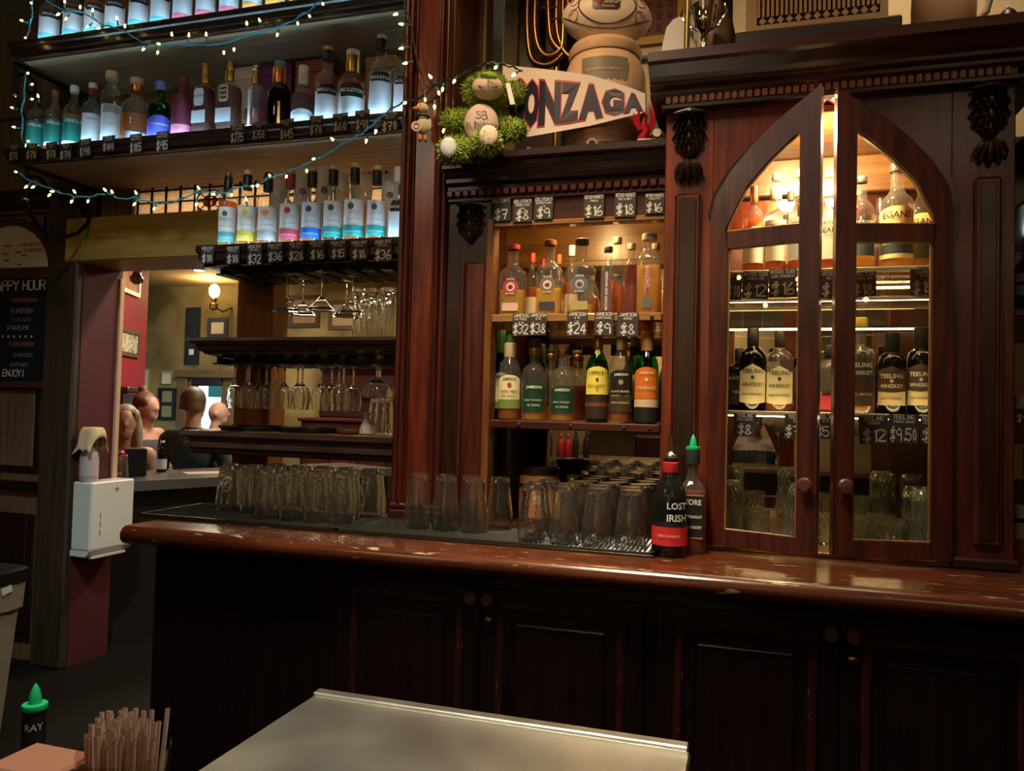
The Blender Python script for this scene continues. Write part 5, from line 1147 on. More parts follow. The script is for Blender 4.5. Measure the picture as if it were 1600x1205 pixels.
CUT = cut(); CG = 'cut glass tumblers on the cabinet floor'
zs_ = 1.0144
for (x, y) in [(-.04, 2.36), (.035, 2.44), (-.055, 2.46), (.16, 2.36), (.15, 2.46), (.232, 2.43), (.31, 2.36), (.305, 2.47), (.395, 2.40), (.48, 2.36), (.475, 2.46), (.562, 2.46), (.39, 2.52), (-.02, 2.55), (.568, 2.36)]:
    link('cut_tumbler', CUT, None, (x, y, zs_), (0, 0, random.uniform(0, 3)), 'short cut glass tumbler standing on the cabinet floor behind the arch doors', 'glass', CG)
for (x, y) in [(-.04, 2.36), (.16, 2.36), (.48, 2.36), (.475, 2.46), (.562, 2.46)]:
    link('cut_tumbler', CUT, None, (x, y, zs_ + .0885 + .0885), (PI, 0, .3), 'short cut glass tumbler turned over on top of another behind the arch doors', 'glass', 'cut glass tumblers stacked in the cabinet')
# ================================================================== ON TOP OF THE ALCOVE
ZT = 2.2045
def blob_mesh(parts, voxel, smooth=4):
    """one continuous skin over overlapping balls and tapered limbs"""
    mb = MB()
    for p in parts:
        if len(p) == 2: mb.ell(p[0], p[1], 18, 12)
        elif len(p) == 3: mb.ell(p[0], p[1], 18, 12, p[2])
        else:
            a, ra_, b, rb_ = p; a = Vector(a); b = Vector(b); n = 6
            mb.tube([a.lerp(b, k / n) for k in range(n + 1)], [ra_ + (rb_ - ra_) * k / n for k in range(n + 1)], 14); mb.ell(a, ra_, 14, 8); mb.ell(b, rb_, 14, 8)
    me = mb.mesh('tmp', BLACK); o = bpy.data.objects.new('tmp', me); COL.objects.link(o)
    md = o.modifiers.new('r', 'REMESH'); md.mode = 'VOXEL'; md.voxel_size = voxel
    ev = bpy.data.meshes.new_from_object(o.evaluated_get(bpy.context.evaluated_depsgraph_get()))
    bpy.data.objects.remove(o); bpy.data.meshes.remove(me)
    bm = bmesh.new(); bm.from_mesh(ev)
    for _ in range(smooth): bmesh.ops.smooth_vert(bm, verts=bm.verts, factor=.5, use_axis_x=True, use_axis_y=True, use_axis_z=True)
    bm.to_mesh(ev); bm.free(); ev.polygons.foreach_set('use_smooth', [True] * len(ev.polygons)); return ev
def paint(me, mats, fn):
    me.materials.clear()
    for m in mats: me.materials.append(m)
    for p in me.polygons: p.material_index = fn(p.center)
    return me
def smoothpath(P, n=6):
    P = [Vector(p) for p in P]; out = []
    for i in range(len(P) - 1):
        a, b, c, d = P[max(i - 1, 0)], P[i], P[i + 1], P[min(i + 2, len(P) - 1)]
        for k in range(n):
            t = k / n; out.append(.5 * ((2 * b) + (c - a) * t + (2 * a - 5 * b + 4 * c - d) * t * t + (3 * b - a - 3 * c + d) * t ** 3))
    return out + [P[-1]]
# ---- green plush bear sitting on the ledge, legs over the edge
BG = plain('green_plush', (.20, .27, .03), .95); BP = plain('pinkish_felt', (.62, .46, .38), .95); BN = plain('green_felt', (.22, .36, .06), .95)
bpnt = at(752, 236, 2.33); bear = thing('plush_bear', 'green plush bear with cream tummy and paws sitting on the alcove ledge', 'soft toy', (bpnt.x, 2.35, ZT), face_cam(bpnt))
bd = depth((bpnt.x, 2.33, 2.3)) / F                    # metres per pixel at the bear
B = lambda px, py, y: ((px - 752) * bd, y, (224 - py) * bd)
head = B(757, 122, -.01); torso = B(748, 192, .0)
bear_parts = [(torso, (.078, .062, .098)), (head, (.072, .066, .062)), (B(729, 118, .01), (.030, .022, .036)), (B(800, 118, .01), (.034, .024, .040)),
              (B(724, 165, .0), .030, B(702, 176, -.045), .033), (B(772, 172, .0), .028, B(802, 188, -.05), .036),
              (B(730, 214, -.02), .036, B(703, 232, -.10), .042), (B(762, 208, -.02), .036, B(757, 218, -.115), .042), (B(757, 130, -.055), (.045, .035, .032))]
me = blob_mesh(bear_parts, .006, 3); me.materials.clear(); me.materials.append(BG)
body = link('body', me, bear)
# fur tufts over the body
fur = MB(); rr = random.Random(3)
for p in me.polygons:
    n = p.normal; c = p.center
    if rr.random() < .65:
        t1 = n.orthogonal().normalized(); t1 = (Matrix.Rotation(rr.uniform(0, 6.28), 3, n) @ t1)
        L_ = rr.uniform(.006, .013); tip = c + n * L_ + Vector((rr.uniform(-1, 1), rr.uniform(-1, 1), rr.uniform(-1.4, .4))) * .006
        fur.add([c - t1 * .0022, c + t1 * .0022, tip], [(0, 1, 2)])
o = fur.build('fur', plain('green_fur', (.30, .40, .06), .9), bear, fix=False); o['kind'] = 'stuff'
def pad(c, r, m, name, rot=None): return MB().ell(c, r, 20, 10, rot).build(name, m, bear, 'all')
pad(B(748, 184, -.058), (.056, .028, .068), BP, 'tummy')
pad(B(756, 129, -.072), (.050, .036, .038), BP, 'muzzle'); pad(B(757, 116, -.096), (.026, .014, .014), BN, 'nose')
mb = MB(); mz = B(756, 129, -.0745)
mb.tube([(mz[0] + .0, mz[1] - .0335, mz[2] + .008), (mz[0], mz[1] - .036, mz[2] - .008), (mz[0] - .012, mz[1] - .034, mz[2] - .014), (mz[0] - .03, mz[1] - .027, mz[2] - .006)], .0012, 5)
mb.tube([(mz[0], mz[1] - .036, mz[2] - .008), (mz[0] + .012, mz[1] - .034, mz[2] - .014), (mz[0] + .03, mz[1] - .027, mz[2] - .006)], .0012, 5)
mb.build('stitched_smile', INK, bear)
pad(B(700, 234, -.133), (.026, .014, .033), plain('pale_felt', (.55, .55, .58), .9), 'paw_pad'); pad(B(759, 216, -.146), (.030, .014, .034), BP, 'paw_pad')
ty = B(748, 184, -.062)
mb = MB(); 
for s_, z_, h_, k_ in (('SB', .022, .026, 0), ('St. Baldrick\'s', -.006, .014, 1), ('FOUNDATION', -.020, .011, 1)):
    t2 = strokes(s_, h_, .0022, .01) if k_ == 0 else printed(s_)
    for v in [0]:
        sc = 1 if k_ == 0 else h_
        vs = []
        for q in t2[0]:
            x, z = q[0] * sc, z_ + q[1] * sc
            u = 1 - (x / .052) ** 2 - (z / .066) ** 2; vs.append((ty[0] + x, ty[1] - .024 * math.sqrt(max(u, .02)) - .0015, ty[2] + z))
        mb.add(vs, t2[1])
mb.build('printed_emblem', capm((.06, .05, .08)), bear, fix=False)
a_, b_ = B(786, 118, -.03), B(795, 152, -.05)
MB().add([(a_[0] - .006, a_[1] - .03, a_[2]), (a_[0] + .008, a_[1] - .03, a_[2] + .002), (b_[0] + .008, b_[1] - .02, b_[2]), (b_[0] - .008, b_[1] - .02, b_[2] - .002)], [(0, 1, 2, 3)]).build('care_tag', WHITE, bear)

# ---- banner draped in front of the big jar
def banner():
    t = thing('pennant_banner', 'white paper banner with navy red-edged lettering GONZAGA on the alcove ledge', 'banner', (at(890, 210, 2.36).x, 2.36, ZT))
    o = t.location; N = 24
    top = [(786, 100), (812, 104), (870, 110), (925, 118), (985, 137), (1008, 146)]; bot = [(780, 221), (812, 216), (870, 206), (925, 196), (985, 181), (1008, 176)]
    def edge(P, u):
        x = P[0][0] + (P[-1][0] - P[0][0]) * u
        for a, b in zip(P, P[1:]):
            if a[0] <= x <= b[0] + 1e-6: return x, a[1] + (b[1] - a[1]) * (x - a[0]) / (b[0] - a[0])
        return P[-1]
    ysurf = lambda u: 2.435 - .060 * (1 - math.cos(PI * min(1, u / .4))) / 2 - .006 * math.sin(u * 9)
    def P(u, v, off=0):
        a = edge(top, u); b = edge(bot, u); px, py = a[0] + (b[0] - a[0]) * (1 - v), a[1] + (b[1] - a[1]) * (1 - v)
        p = at(px, py, ysurf(u) - off); return (p.x - o.x, p.y - o.y, max(p.z - o.z, -.004))
    mb = MB(); vs = [P(i / N, k / 4) for i in range(N + 1) for k in range(5)]; vs += [P(i / N, k / 4, -.001) for i in range(N + 1) for k in range(5)]
    n1 = (N + 1) * 5; fs = []
    for i in range(N):
        for k in range(4):
            a = i * 5 + k; fs += [(a, a + 5, a + 6, a + 1), (n1 + a, n1 + a + 1, n1 + a + 6, n1 + a + 5)]
    mb.add(vs, fs).build('paper', plain('banner_paper', (.70, .60, .54), .85), t, True)
    # letters: block capitals placed along the banner, red edge under navy
    spans = [(.055, .165, 'G'), (.155, .265, 'O'), (.26, .415, 'N'), (.405, .545, 'Z'), (.54, .71, 'A'), (.70, .855, 'G'), (.85, .985, 'A')]
    for off, grow, m, nm in ((.0014, .028, capm((.50, .03, .04)), 'letter_edge'), (.0026, .0, capm((.012, .014, .035)), 'letter')):
        for (u0, u1, ch) in spans:
            t2 = printed(ch, .09 + grow); xs_ = [v[0] for v in t2[0]]; ys_ = [v[1] for v in t2[0]]; w_, h_ = max(xs_) - min(xs_), max(ys_) - min(ys_); g = 1 + grow * 2.4
            vs = [P((u0 + u1) / 2 + (v[0] / w_) * (u1 - u0) * (.96 if not grow else 1.06), .50 + v[1] / h_ * .68 * (1 if not grow else 1.09) - .02, off) for v in t2[0]]
            MB().add(vs, t2[1]).build(nm, m, t, fix=False)
banner()
# ---- big cream jar, rugby ball on its lid
jp = at(943, 200, 2.53); kk = depth(jp) / F
jar = thing('drinks_jar', 'large cream plastic drinks jar with tap behind the banner', 'jar', (jp.x, 2.53, ZT), face_cam(jp))
JP = plain('cream_plastic', (.62, .42, .28), .35, coat=.3)
R0 = 66 * kk; HJ = at(943, 72, 2.53).z - ZT
MB().loft([(0, R0 * .70), (.01, R0 * .76), (HJ * .12, R0 * .80), (HJ * .2, R0 * .84), (HJ * .35, R0 * .96), (HJ * .55, R0), (HJ * .72, R0 * .96), (HJ * .80, R0 * .88), (HJ * .86, R0 * .80)], 40).build('body', JP, jar, 60)
for z, r in ((.10, .80), (.15, .815), (.20, .85)): MB().loft([(HJ * z, R0 * r), (HJ * z + .004, R0 * (r + .03)), (HJ * z + .008, R0 * r)], 40, cap0=False, cap1=False).build('ridge', JP, jar, 60)
MB().loft([(HJ * .86, R0 * .84), (HJ * .875, R0 * .86), (HJ * .93, R0 * .86), (HJ * .94, R0 * .82), (HJ * .965, R0 * .80), (HJ, R0 * .60)], 40).build('lid', JP, jar, 50)
mb = MB(); rl = R0 * .965 + .004; vs = [(rl * math.sin(a), -rl * math.cos(a), z) for a in [(-.55 + .1 * i) for i in range(12)] for z in (HJ * .44, HJ * .76)]
mb.add(vs, [(2 * i, 2 * i + 2, 2 * i + 3, 2 * i + 1) for i in range(11)]).build('label', capm((.20, .17, .14)), jar, True)
mb = bent_text(MB(), printed('SOUTHERN COMFORT', .02), -.02, HJ * .66, rl + .0015, .012, .12); mb.build('lettering', capm((.5, .45, .4)), jar, fix=False)
tp = MB().tube([(-.035, -R0 * .72, .028), (-.035, -R0 * .98, .028), (-.035, -R0 * 1.10, .022)], [.017, .017, .018], 14); tp.build('tap', JP, jar, 50)
MB().tube([(-.035, -R0 * 1.10 - .0005, .022), (-.035, -R0 * 1.10 - .003, .0215)], .011, 14).build('tap_hole', INK, jar)
bl = at(945, 45, 2.53); bk = depth(bl) / F
ba = 70 * bk; bb = 41 * bk
ball = thing('rugby_ball', 'white rugby ball with dark badge lying on the cream jar', 'ball', (bl.x, 2.53, ZT + HJ + .004), face_cam(bl)); ball.rotation_euler = (0, .06, face_cam(bl))
PB = lambda u, th: None
vs = []; n = 28; m_ = 20; mb = MB()
BZ = bb * 1.0
def ballp(x, a, off=0):                               # x along the long axis, a around it (0 faces the camera)
    r = bb * max(1 - (abs(x) / ba) ** 2.3, 0) ** .55 + off; return (x, -r * math.cos(a), BZ + r * math.sin(a))
for i in range(m_ + 1):
    x = -ba + 2 * ba * (.5 - .5 * math.cos(PI * i / m_))
    for k in range(n): vs.append(ballp(x, 2 * PI * k / n))
fs = [(i * n + k, i * n + (k + 1) % n, (i + 1) * n + (k + 1) % n, (i + 1) * n + k) for i in range(m_) for k in range(n)]
mb.add(vs, fs).build('panels', plain('ball_rubber', (.68, .60, .52), .5), ball, 'all')
sm = MB(); ov = [(.86 * ba * math.cos(t_), .62 * math.sin(t_) + .12) for t_ in [2 * PI * q / 40 for q in range(41)]]
sm.tube([ballp(.62 * ba * math.cos(2 * PI * q / 40), .75 * math.sin(2 * PI * q / 40) + .12, .0008) for q in range(41)], .0022, 5)
sm.tube([ballp(ba * (-.95 + 1.9 * q / 20), -.55 - .25 * math.cos(PI * (q / 20 - .5)), .0006) for q in range(21)], .0016, 5); sm.build('seam', INK, ball)
vs = []; fs = []; BX = .30 * ba; N = 10
for i in range(N + 1):
    for k in range(5):
        x = -.02 * ba + BX * (-1 + 2 * i / N); a = .16 + .29 * (k / 4 * 2 - 1) * (1 if 0 < i < N else .72); vs.append(ballp(x, a, .0016))
fs = [(i * 5 + k, (i + 1) * 5 + k, (i + 1) * 5 + k + 1, i * 5 + k + 1) for i in range(N) for k in range(4)]
MB().add(vs, fs).build('badge', capm((.03, .015, .03)), ball, True)
bt = MB()
for s_, a, h_, cx_ in (('RUGBY', .30, .0052, .08), ('WORLD CUP', .21, .0075, .10), ('FRANCE 2023', .12, .0055, .09), ('OFFICIAL BALL', -.03, .0045, .04)):
    t2 = printed(s_, .02); bt.add([ballp(cx_ * ba + v[0] * h_, a + v[1] * h_ / bb, .0030) for v in t2[0]], t2[1])
bt.build('lettering', capm((.72, .66, .6)), ball, fix=False)
em = MB()
for dx_ in (-.006, 0, .006): em.tube([ballp(-.17 * ba + dx_, .30, .0028), ballp(-.17 * ba + dx_ * 1.6, .18, .0028), ballp(-.17 * ba + dx_ * .5, .06, .0028)], [.0018, .0026, .0012], 5)
em.build('emblem', capm((.5, .08, .09)), ball)
rp = MB()
for sx in (-1, 1):
    for a0 in (-.35, .45):
        rp.tube([ballp(sx * ba * (.72 + .10 * math.cos(q * PI / 6)), a0 + .30 * math.sin(q * PI / 6), .0008) for q in range(13)], .0012, 4)
        rp.tube([ballp(sx * ba * (.60 + .04 * q), a0 + .45 - .09 * q, .0008) for q in range(6)], .0012, 4)
rp.build('red_pattern', capm((.45, .05, .05)), ball)
# ---- red dragon figurine and small corked bottle
dp = at(1007, 190, 2.36); dk = depth(dp) / F
dr = thing('dragon_figurine', 'small glossy red winged figurine on a cream plinth at the end of the ledge', 'figurine', (dp.x, 2.365, ZT), face_cam(dp))
RED = plain('red_glaze', (.35, .008, .02), .15, coat=.6)
MB().bbox(-.022, .022, -.018, .018, 0, .018, .002).build('plinth', plain('cream_plinth', (.55, .42, .28), .5), dr)
MB().tube([(-.016, 0, .022), (-.005, -.004, .026), (.006, 0, .045), (-.002, -.004, .07), (.002, -.008, .09), (-.006, -.02, .098)], [.010, .014, .013, .009, .007, .003], 10).build('body', RED, dr, True)
for s_ in (-1, 1):
    MB().poly([(s_ * .004, .05), (s_ * .016, .075), (s_ * .014, .11 if s_ < 0 else .135), (s_ * .028, .095), (s_ * .036, .105), (s_ * .034, .07), (s_ * .02, .048)], -.003 + .004 * s_, .003 + .004 * s_).build('wing', RED, dr)
MB().tube([(.008, .006, .028), (.024, .01, .034), (.03, .004, .05)], [.007, .004, .001], 8).build('tail', RED, dr, True)
cp_ = at(1030, 186, 2.33); t = thing('corked_bottle', 'tiny clear bottle lying on the ledge with its pale cork towards the room', 'bottle', (cp_.x - .004, 2.40, ZT + .0215))
mb = MB().loft([(0, .021), (.05, .021), (.06, .012), (.07, .011)], 18); mb.v = [(x, -z, y) for x, y, z in mb.v]; mb.build('glass', GLASS, t, 50)
mb = MB().loft([(.068, .013), (.08, .014), (.083, .012)], 16); mb.v = [(x, -z, y) for x, y, z in mb.v]; mb.build('cork', plain('pale_cork', (.5, .42, .34), .7), t, 50)
# crumpled clear wrapper and a tan card behind the banner
p = at(858, 205, 2.45); t2 = MB()
MB().bbox(-.05, .05, -.002, .002, 0, .05, .001).build('gold_card', plain('gold_card', (.5, .4, .08), .5), None, loc=(p.x - .02, 2.44, ZT + .0004), rot=(.1, 0, .2), label='yellow card leaning at the foot of the cream jar', cat='card')
# ---- brass instrument tubing behind the ledge
br = thing('brass_horn', 'old brass horn tubing standing behind bear and jar', 'horn', (at(850, 60, 2.80).x, 2.80, ZT)); o = br.location
def wpts(L, Y): return [tuple(at(px, py, Y) - o) for px, py in L]
for L, r in (([(838, -25), (836, 40), (842, 75), (856, 88), (874, 80), (880, 60), (880, -25)], .011), ([(856, -25), (858, 30), (862, 62), (876, 80)], .011), ([(872, -25), (870, 40), (880, 78), (898, 94)], .010), ([(888, -25), (888, 20), (884, 40)], .010), ([(826, -25), (824, 40), (830, 90), (850, 102), (868, 96), (880, 84)], .009)):
    MB().tube(smoothpath(wpts(L, 2.80), 6), r * 1.35, 12).build('tubing', BRASS, br, True)
for px, py in ((858, 12), (872, 30)): MB().tube(wpts([(px - 12, py), (px + 14, py)], 2.79), .005, 8).build('brace', BRASS, br, True)
MB().tube(wpts([(870, 96), (874, 250)], 2.82)[:1] + [tuple(Vector((at(872, 96, 2.80).x, 2.80, ZT)) - o)], .012, 10).build('stand', BRASS, br, True)
MB().loft([(0, .05), (.006, .05), (.012, .014)], 20, c=(at(872, 96, 2.80).x - o.x, 0)).build('foot', BRASS, br, 50)

# ================================================================== ON TOP OF THE GOTHIC CABINET
ZG = 2.4054
def top_at(px, Y, py=60): return at(px, py, Y)
# white figure: plain rounded white board (its mascot print left out)
p = top_at(1062, 2.235); t = thing('white_sign', 'white rounded shirt-shaped sign standing at the end of the cabinet top', 'sign', (p.x, 2.245, ZG), face_cam(p))
k = depth(p) / F; w, h = 28 * k, 74 * k
MB().strip([(-w, 0), (-w * .95, h * .35), (-w * .75, h * .7), (-w * .4, h * .86), (0, h * .92)], [(w * .95, 0), (w * .95, h * .35), (w * .8, h * .7), (w * .45, h * .86), (.001, h * .921)], -.012, .012).build('board', plain('white_cloth', (.66, .62, .60), .85), t)
# brass pole
p = top_at(1073, 2.195); MB().tube([(p.x, 2.195, ZG), (p.x + .012, 2.205, 3.2)], .0085, 12).build('brass_pole', plain('dull_gold', (.40, .28, .09), .3, 1), None, True, label='slim brass pole rising beside the silver trophy', cat='pole')
# trophy cup
p = top_at(1099, 2.205); k = depth(p) / F; t = thing('trophy_cup', 'small silver two handled trophy cup on the cabinet top', 'trophy', (p.x, 2.205, ZG), face_cam(p))
TH = 72 * k; TR = 20 * k
MB().loft([(0, TR * .62), (.004, TR * .62), (.008, TR * .5), (TH * .14, TR * .22), (TH * .22, TR * .16), (TH * .30, TR * .30), (TH * .34, TR * .20), (TH * .42, TR * .35), (TH * .55, TR * .72), (TH * .75, TR * .88), (TH * .92, TR * .90), (TH * .97, TR), (TH, TR * 1.02), (TH, TR * .95), (TH * .75, TR * .8), (TH * .5, TR * .5)], 28).build('cup', CHROME, t, 60)
for s_ in (-1, 1): MB().tube([(s_ * TR * .45, 0, TH * .45), (s_ * TR * 1.2, 0, TH * .60), (s_ * TR * 1.75, 0, TH * .85), (s_ * TR * 1.55, 0, TH * 1.02), (s_ * TR * 1.2, 0, TH * .95), (s_ * TR * .95, 0, TH * .85)], [.003, .0035, .0035, .0035, .0035, .003], 8).build('handle', CHROME, t, True)
# brown stoneware jug behind
p = top_at(1122, 2.33); MB().loft([(0, .045), (.01, .05), (.10, .05), (.14, .042), (.18, .02), (.22, .018), (.225, .022), (.23, .02)], 24).build('stoneware_bottle', plain('brown_stoneware', (.16, .09, .045), .4), None, 50, loc=(p.x, 2.335, ZG), label='brown stoneware bottle behind the silver trophy', cat='bottle')
# blue edged black panel
p = top_at(1146, 2.40); MB().bbox(-.035, .035, -.01, .01, 0, .42, .003).build('dark_panel', plain('blue_black_panel', (.008, .012, .03), .2), None, loc=(p.x - .04, 2.47, ZG), rot=(0, 0, .1), label='narrow blue black glossy panel beside the grille box', cat='panel')
# wooden box with fretwork grille on a dark base
a, b = at(1165, 45, 2.24), at(1388, 22, 2.24); t = thing('grille_box', 'old wooden box with slotted tan fretwork front on a dark base', 'box', ((a.x + b.x) / 2, 2.24, ZG)); W2_ = (b.x - a.x) / 2
DB = plain('dark_stained_wood', (.02, .010, .008), .4)
MB().bbox(-W2_ - .03, W2_ + .03, -.03, .24, 0, .05, .006).build('base', DB, t)
MB().bbox(-W2_, W2_, .012, .22, .05, .42, .006).build('body', DB, t)
FR = plain('tan_fretwork', (.34, .19, .08), .5)
MB().box(-W2_, W2_, 0, .0115, .05, .075).box(-W2_, -W2_ + .03, 0, .0115, .075, .42).box(W2_ - .02, W2_, 0, .0115, .075, .42).build('frame', FR, t)
n = 26; sl = MB().box(-.0035, .0035, .001, .010, .0, .32).mesh('slat', FR)
for i in range(n):
    x = -W2_ + .035 + (2 * W2_ - .06) * i / (n - 1); link('slat', sl, t, (x, 0, .098))
dm = MB().add([(0, .002, .018), (.010, .002, .006), (0, .002, -.004), (-.010, .002, .006), (0, .009, .018), (.010, .009, .006), (0, .009, -.004), (-.010, .009, .006)], [(0, 1, 2, 3), (7, 6, 5, 4), (0, 4, 5, 1), (1, 5, 6, 2), (2, 6, 7, 3), (3, 7, 4, 0)]).mesh('ornament', FR)
for i in range(13): link('ornament', dm, t, (-W2_ + .045 + (2 * W2_ - .08) * i / 12, 0, .080))
# jug and bell at the right
p = top_at(1476, 2.26, 25); k = depth(p) / F; t = thing('stoneware_jug', 'big beige stoneware jug with curved handle on the cabinet top', 'jug', (p.x, 2.275, ZG), face_cam(p))
JG = plain('beige_stoneware', (.55, .34, .20), .5)
MB().loft([(0, 42 * k), (.01, 45 * k), (.08, 46 * k), (.16, 44 * k), (.24, 34 * k), (.28, 26 * k), (.33, 26 * k), (.335, 28 * k)], 32).build('body', JG, t, 50)
MB().tube([(44 * k, 0, .03), (58 * k, 0, .05), (66 * k, 0, .11), (62 * k, 0, .18), (40 * k, 0, .21)], [.008, .009, .009, .009, .008], 10).build('handle', plain('cream_handle', (.6, .5, .36), .4), t, True)
p = top_at(1576, 2.20, 20); t = thing('desk_bell', 'small black domed bell on the right end of the cabinet top', 'bell', (p.x, 2.205, ZG), 0)
MB().loft([(0, .022), (.004, .023), (.006, .021), (.016, .018), (.024, .011), (.028, .003)], 20).build('dome', BLACK, t, 60); MB().ell((0, 0, .030), .004).build('button', CHROME, t, True)
# framed print on the cream wall
a, b = at(1006, -20, 2.945), at(1058, 66, 2.945); t = thing('framed_print', 'print of a red brick building in a yellow frame on the cream wall', 'picture', ((a.x + b.x) / 2, 2.945, b.z)); w, h = (b.x - a.x) / 2 + .02, a.z - b.z + .2
MB().box(-w, w, -.012, 0, 0, .03).box(-w, w, -.012, 0, h - .03, h).box(-w, -w + .02, -.012, 0, .03, h - .03).box(w - .02, w, -.012, 0, .03, h - .03).build('frame', plain('yellow_frame', (.50, .30, .03), .5), t)
MB().box(-w + .02, w - .02, -.006, 0, .03, h - .03).build('print', plain('brick_print', (.17, .045, .03), .6), t)
wi = MB().box(-.009, .009, -.009, -.006, 0, .026).mesh('printed_window', plain('print_dark', (.05, .02, .02), .6))
for i in range(3):
    for q in range(6): link('printed_window', wi, t, (-w * .55 + i * w * .5, 0, .05 + q * .045))
MB().bbox(-w - .2, w + .5, -.02, 0, -.06, -.045, .003).build('rail_shelf', plain('blue_grey_rail', (.10, .13, .16), .5), t)
# ================================================================== LEFT SIDE
# ---- menu board with arched top
def wp(px, py, Y=YW - .028): return at(px, py, Y)
YBD = YW - .0225
bx1 = wp(84, 560).x; bz0 = wp(60, 607).z; bz1 = wp(60, 428).z; arcx = wp(17, 400).x; ztop = wp(17, 342).z; zspring = wp(84, 425).z
hw = bx1 - arcx
mbd = thing('menu_board', 'arched wooden menu board with cream header and chalk happy hour list', 'menu board', (arcx, YBD, bz0)); o = mbd.location
L_ = lambda p: (p[0] - o.x, p[1] - o.z)
FRM = wood('board_frame_wood', (.035, .010, .007), (.10, .030, .018), .4, 'Z', 4)
def arch(hw_, z0, zs, zt, n=14): return [(-hw_, z0), (-hw_, zs)] + [(-hw_ * math.cos(PI * i / n), zs + (zt - zs) * math.sin(PI * i / n)) for i in range(1, n)] + [(hw_, zs), (hw_, z0)]
t_ = .035
out = arch(hw, 0, zspring - bz0, ztop - bz0); inn = arch(hw - t_, t_, zspring - bz0, ztop - bz0 - t_)
MB().strip(out, inn, -.03, 0).build('frame', FRM, mbd)
MB().bbox(-hw, hw, -.03, 0, 0, t_, .003).build('bottom_rail', FRM, mbd)
zc0 = wp(60, 418).z - bz0; zc1 = wp(60, 436).z - bz0
MB().bbox(-hw + t_, hw - t_, -.026, 0, zc1, zc0, .003).build('cross_rail', FRM, mbd)
MB().poly(arch(hw - t_, zc0, zspring - bz0, ztop - bz0 - t_)[0:], -.008, -.002).build('header_panel', plain('cream_panel', (.66, .54, .34), .6), mbd)
MB().box(-hw + t_, hw - t_, -.008, -.002, t_, zc1).build('slate', plain('black_slate', (.006, .007, .010), .5), mbd)
def bt(px, py): p = at(px, py, YBD - .009); return p.x - o.x, p.z - o.z
ppm = F / depth((arcx, YBD, 1.9))
mb = MB()
for s_, px, py, h in (('Lovely day for a', 46, 382, 5.2), ('GUINNESS', 52, 391, 6)):
    x, z = bt(px, py); flat_text(mb, printed(s_, .02), x, z, -.0092, h / ppm)
mb.build('header_lettering', capm((.40, .03, .015)), mbd, fix=False)
mb = MB()
for px, py, s_ in ((12, 386, 1.2), (8, 398, .8), (10, 408, .7), (28, 395, .9), (38, 400, .7), (30, 414, .6)):
    x, z = bt(px, py); s_ *= 4.5 / ppm
    for q in (-1, 1): mb.tube([(x, -.0092, z), (x + q * s_, -.0092, z + s_ * .5), (x + q * s_ * 1.9, -.0092, z + s_ * .3)], [.003, .0028, .0008], 4)
mb.build('flying_birds', INK, mbd)
for s_, px, py, h in (('HAPPY HOUR', 28, 446, 15), ('ENJOY!', 20, 583, 10)):
    x, z = bt(px, py); mb = flat_text(MB(), strokes(s_, h / ppm, h * .13 / ppm), x, z, -.0092)
    mb.build('chalk_title', capm((.80, .76, .66)), mbd, fix=False)
for s_, px, py, h, c in (('4-6PM EVERYDAY!', 38, 469, 6, (.40, .14, .13)), ('$7 APPETIZERS', 34, 486, 6, (.30, .30, .27)), ('$2 OFF DRAFTS', 34, 500, 5, (.16, .17, .16)), ('$7 HOUSE WINE', 28, 512, 6, (.32, .32, .24)), ('9-7AM EVERYDAY', 34, 538, 6, (.40, .12, .12)), ('$7 APPETIZERS', 36, 555, 5, (.20, .22, .20)), ('$2 OFF DRAFT', 30, 570, 5, (.26, .27, .24))):
    x, z = bt(px, py); mb = flat_text(MB(), strokes(s_, h / ppm, h * .16 / ppm), x, z, -.0092, .82, 1); mb.build('chalk_line', capm(c), mbd, fix=False)
mb = MB()
for i in range(6): x, z = bt(4 + 9 * i, 526); mb.box(x - .006, x + .006, -.0095, -.0085, z - .006, z + .006)
mb.build('chalk_dots', capm((.5, .46, .36)), mbd)
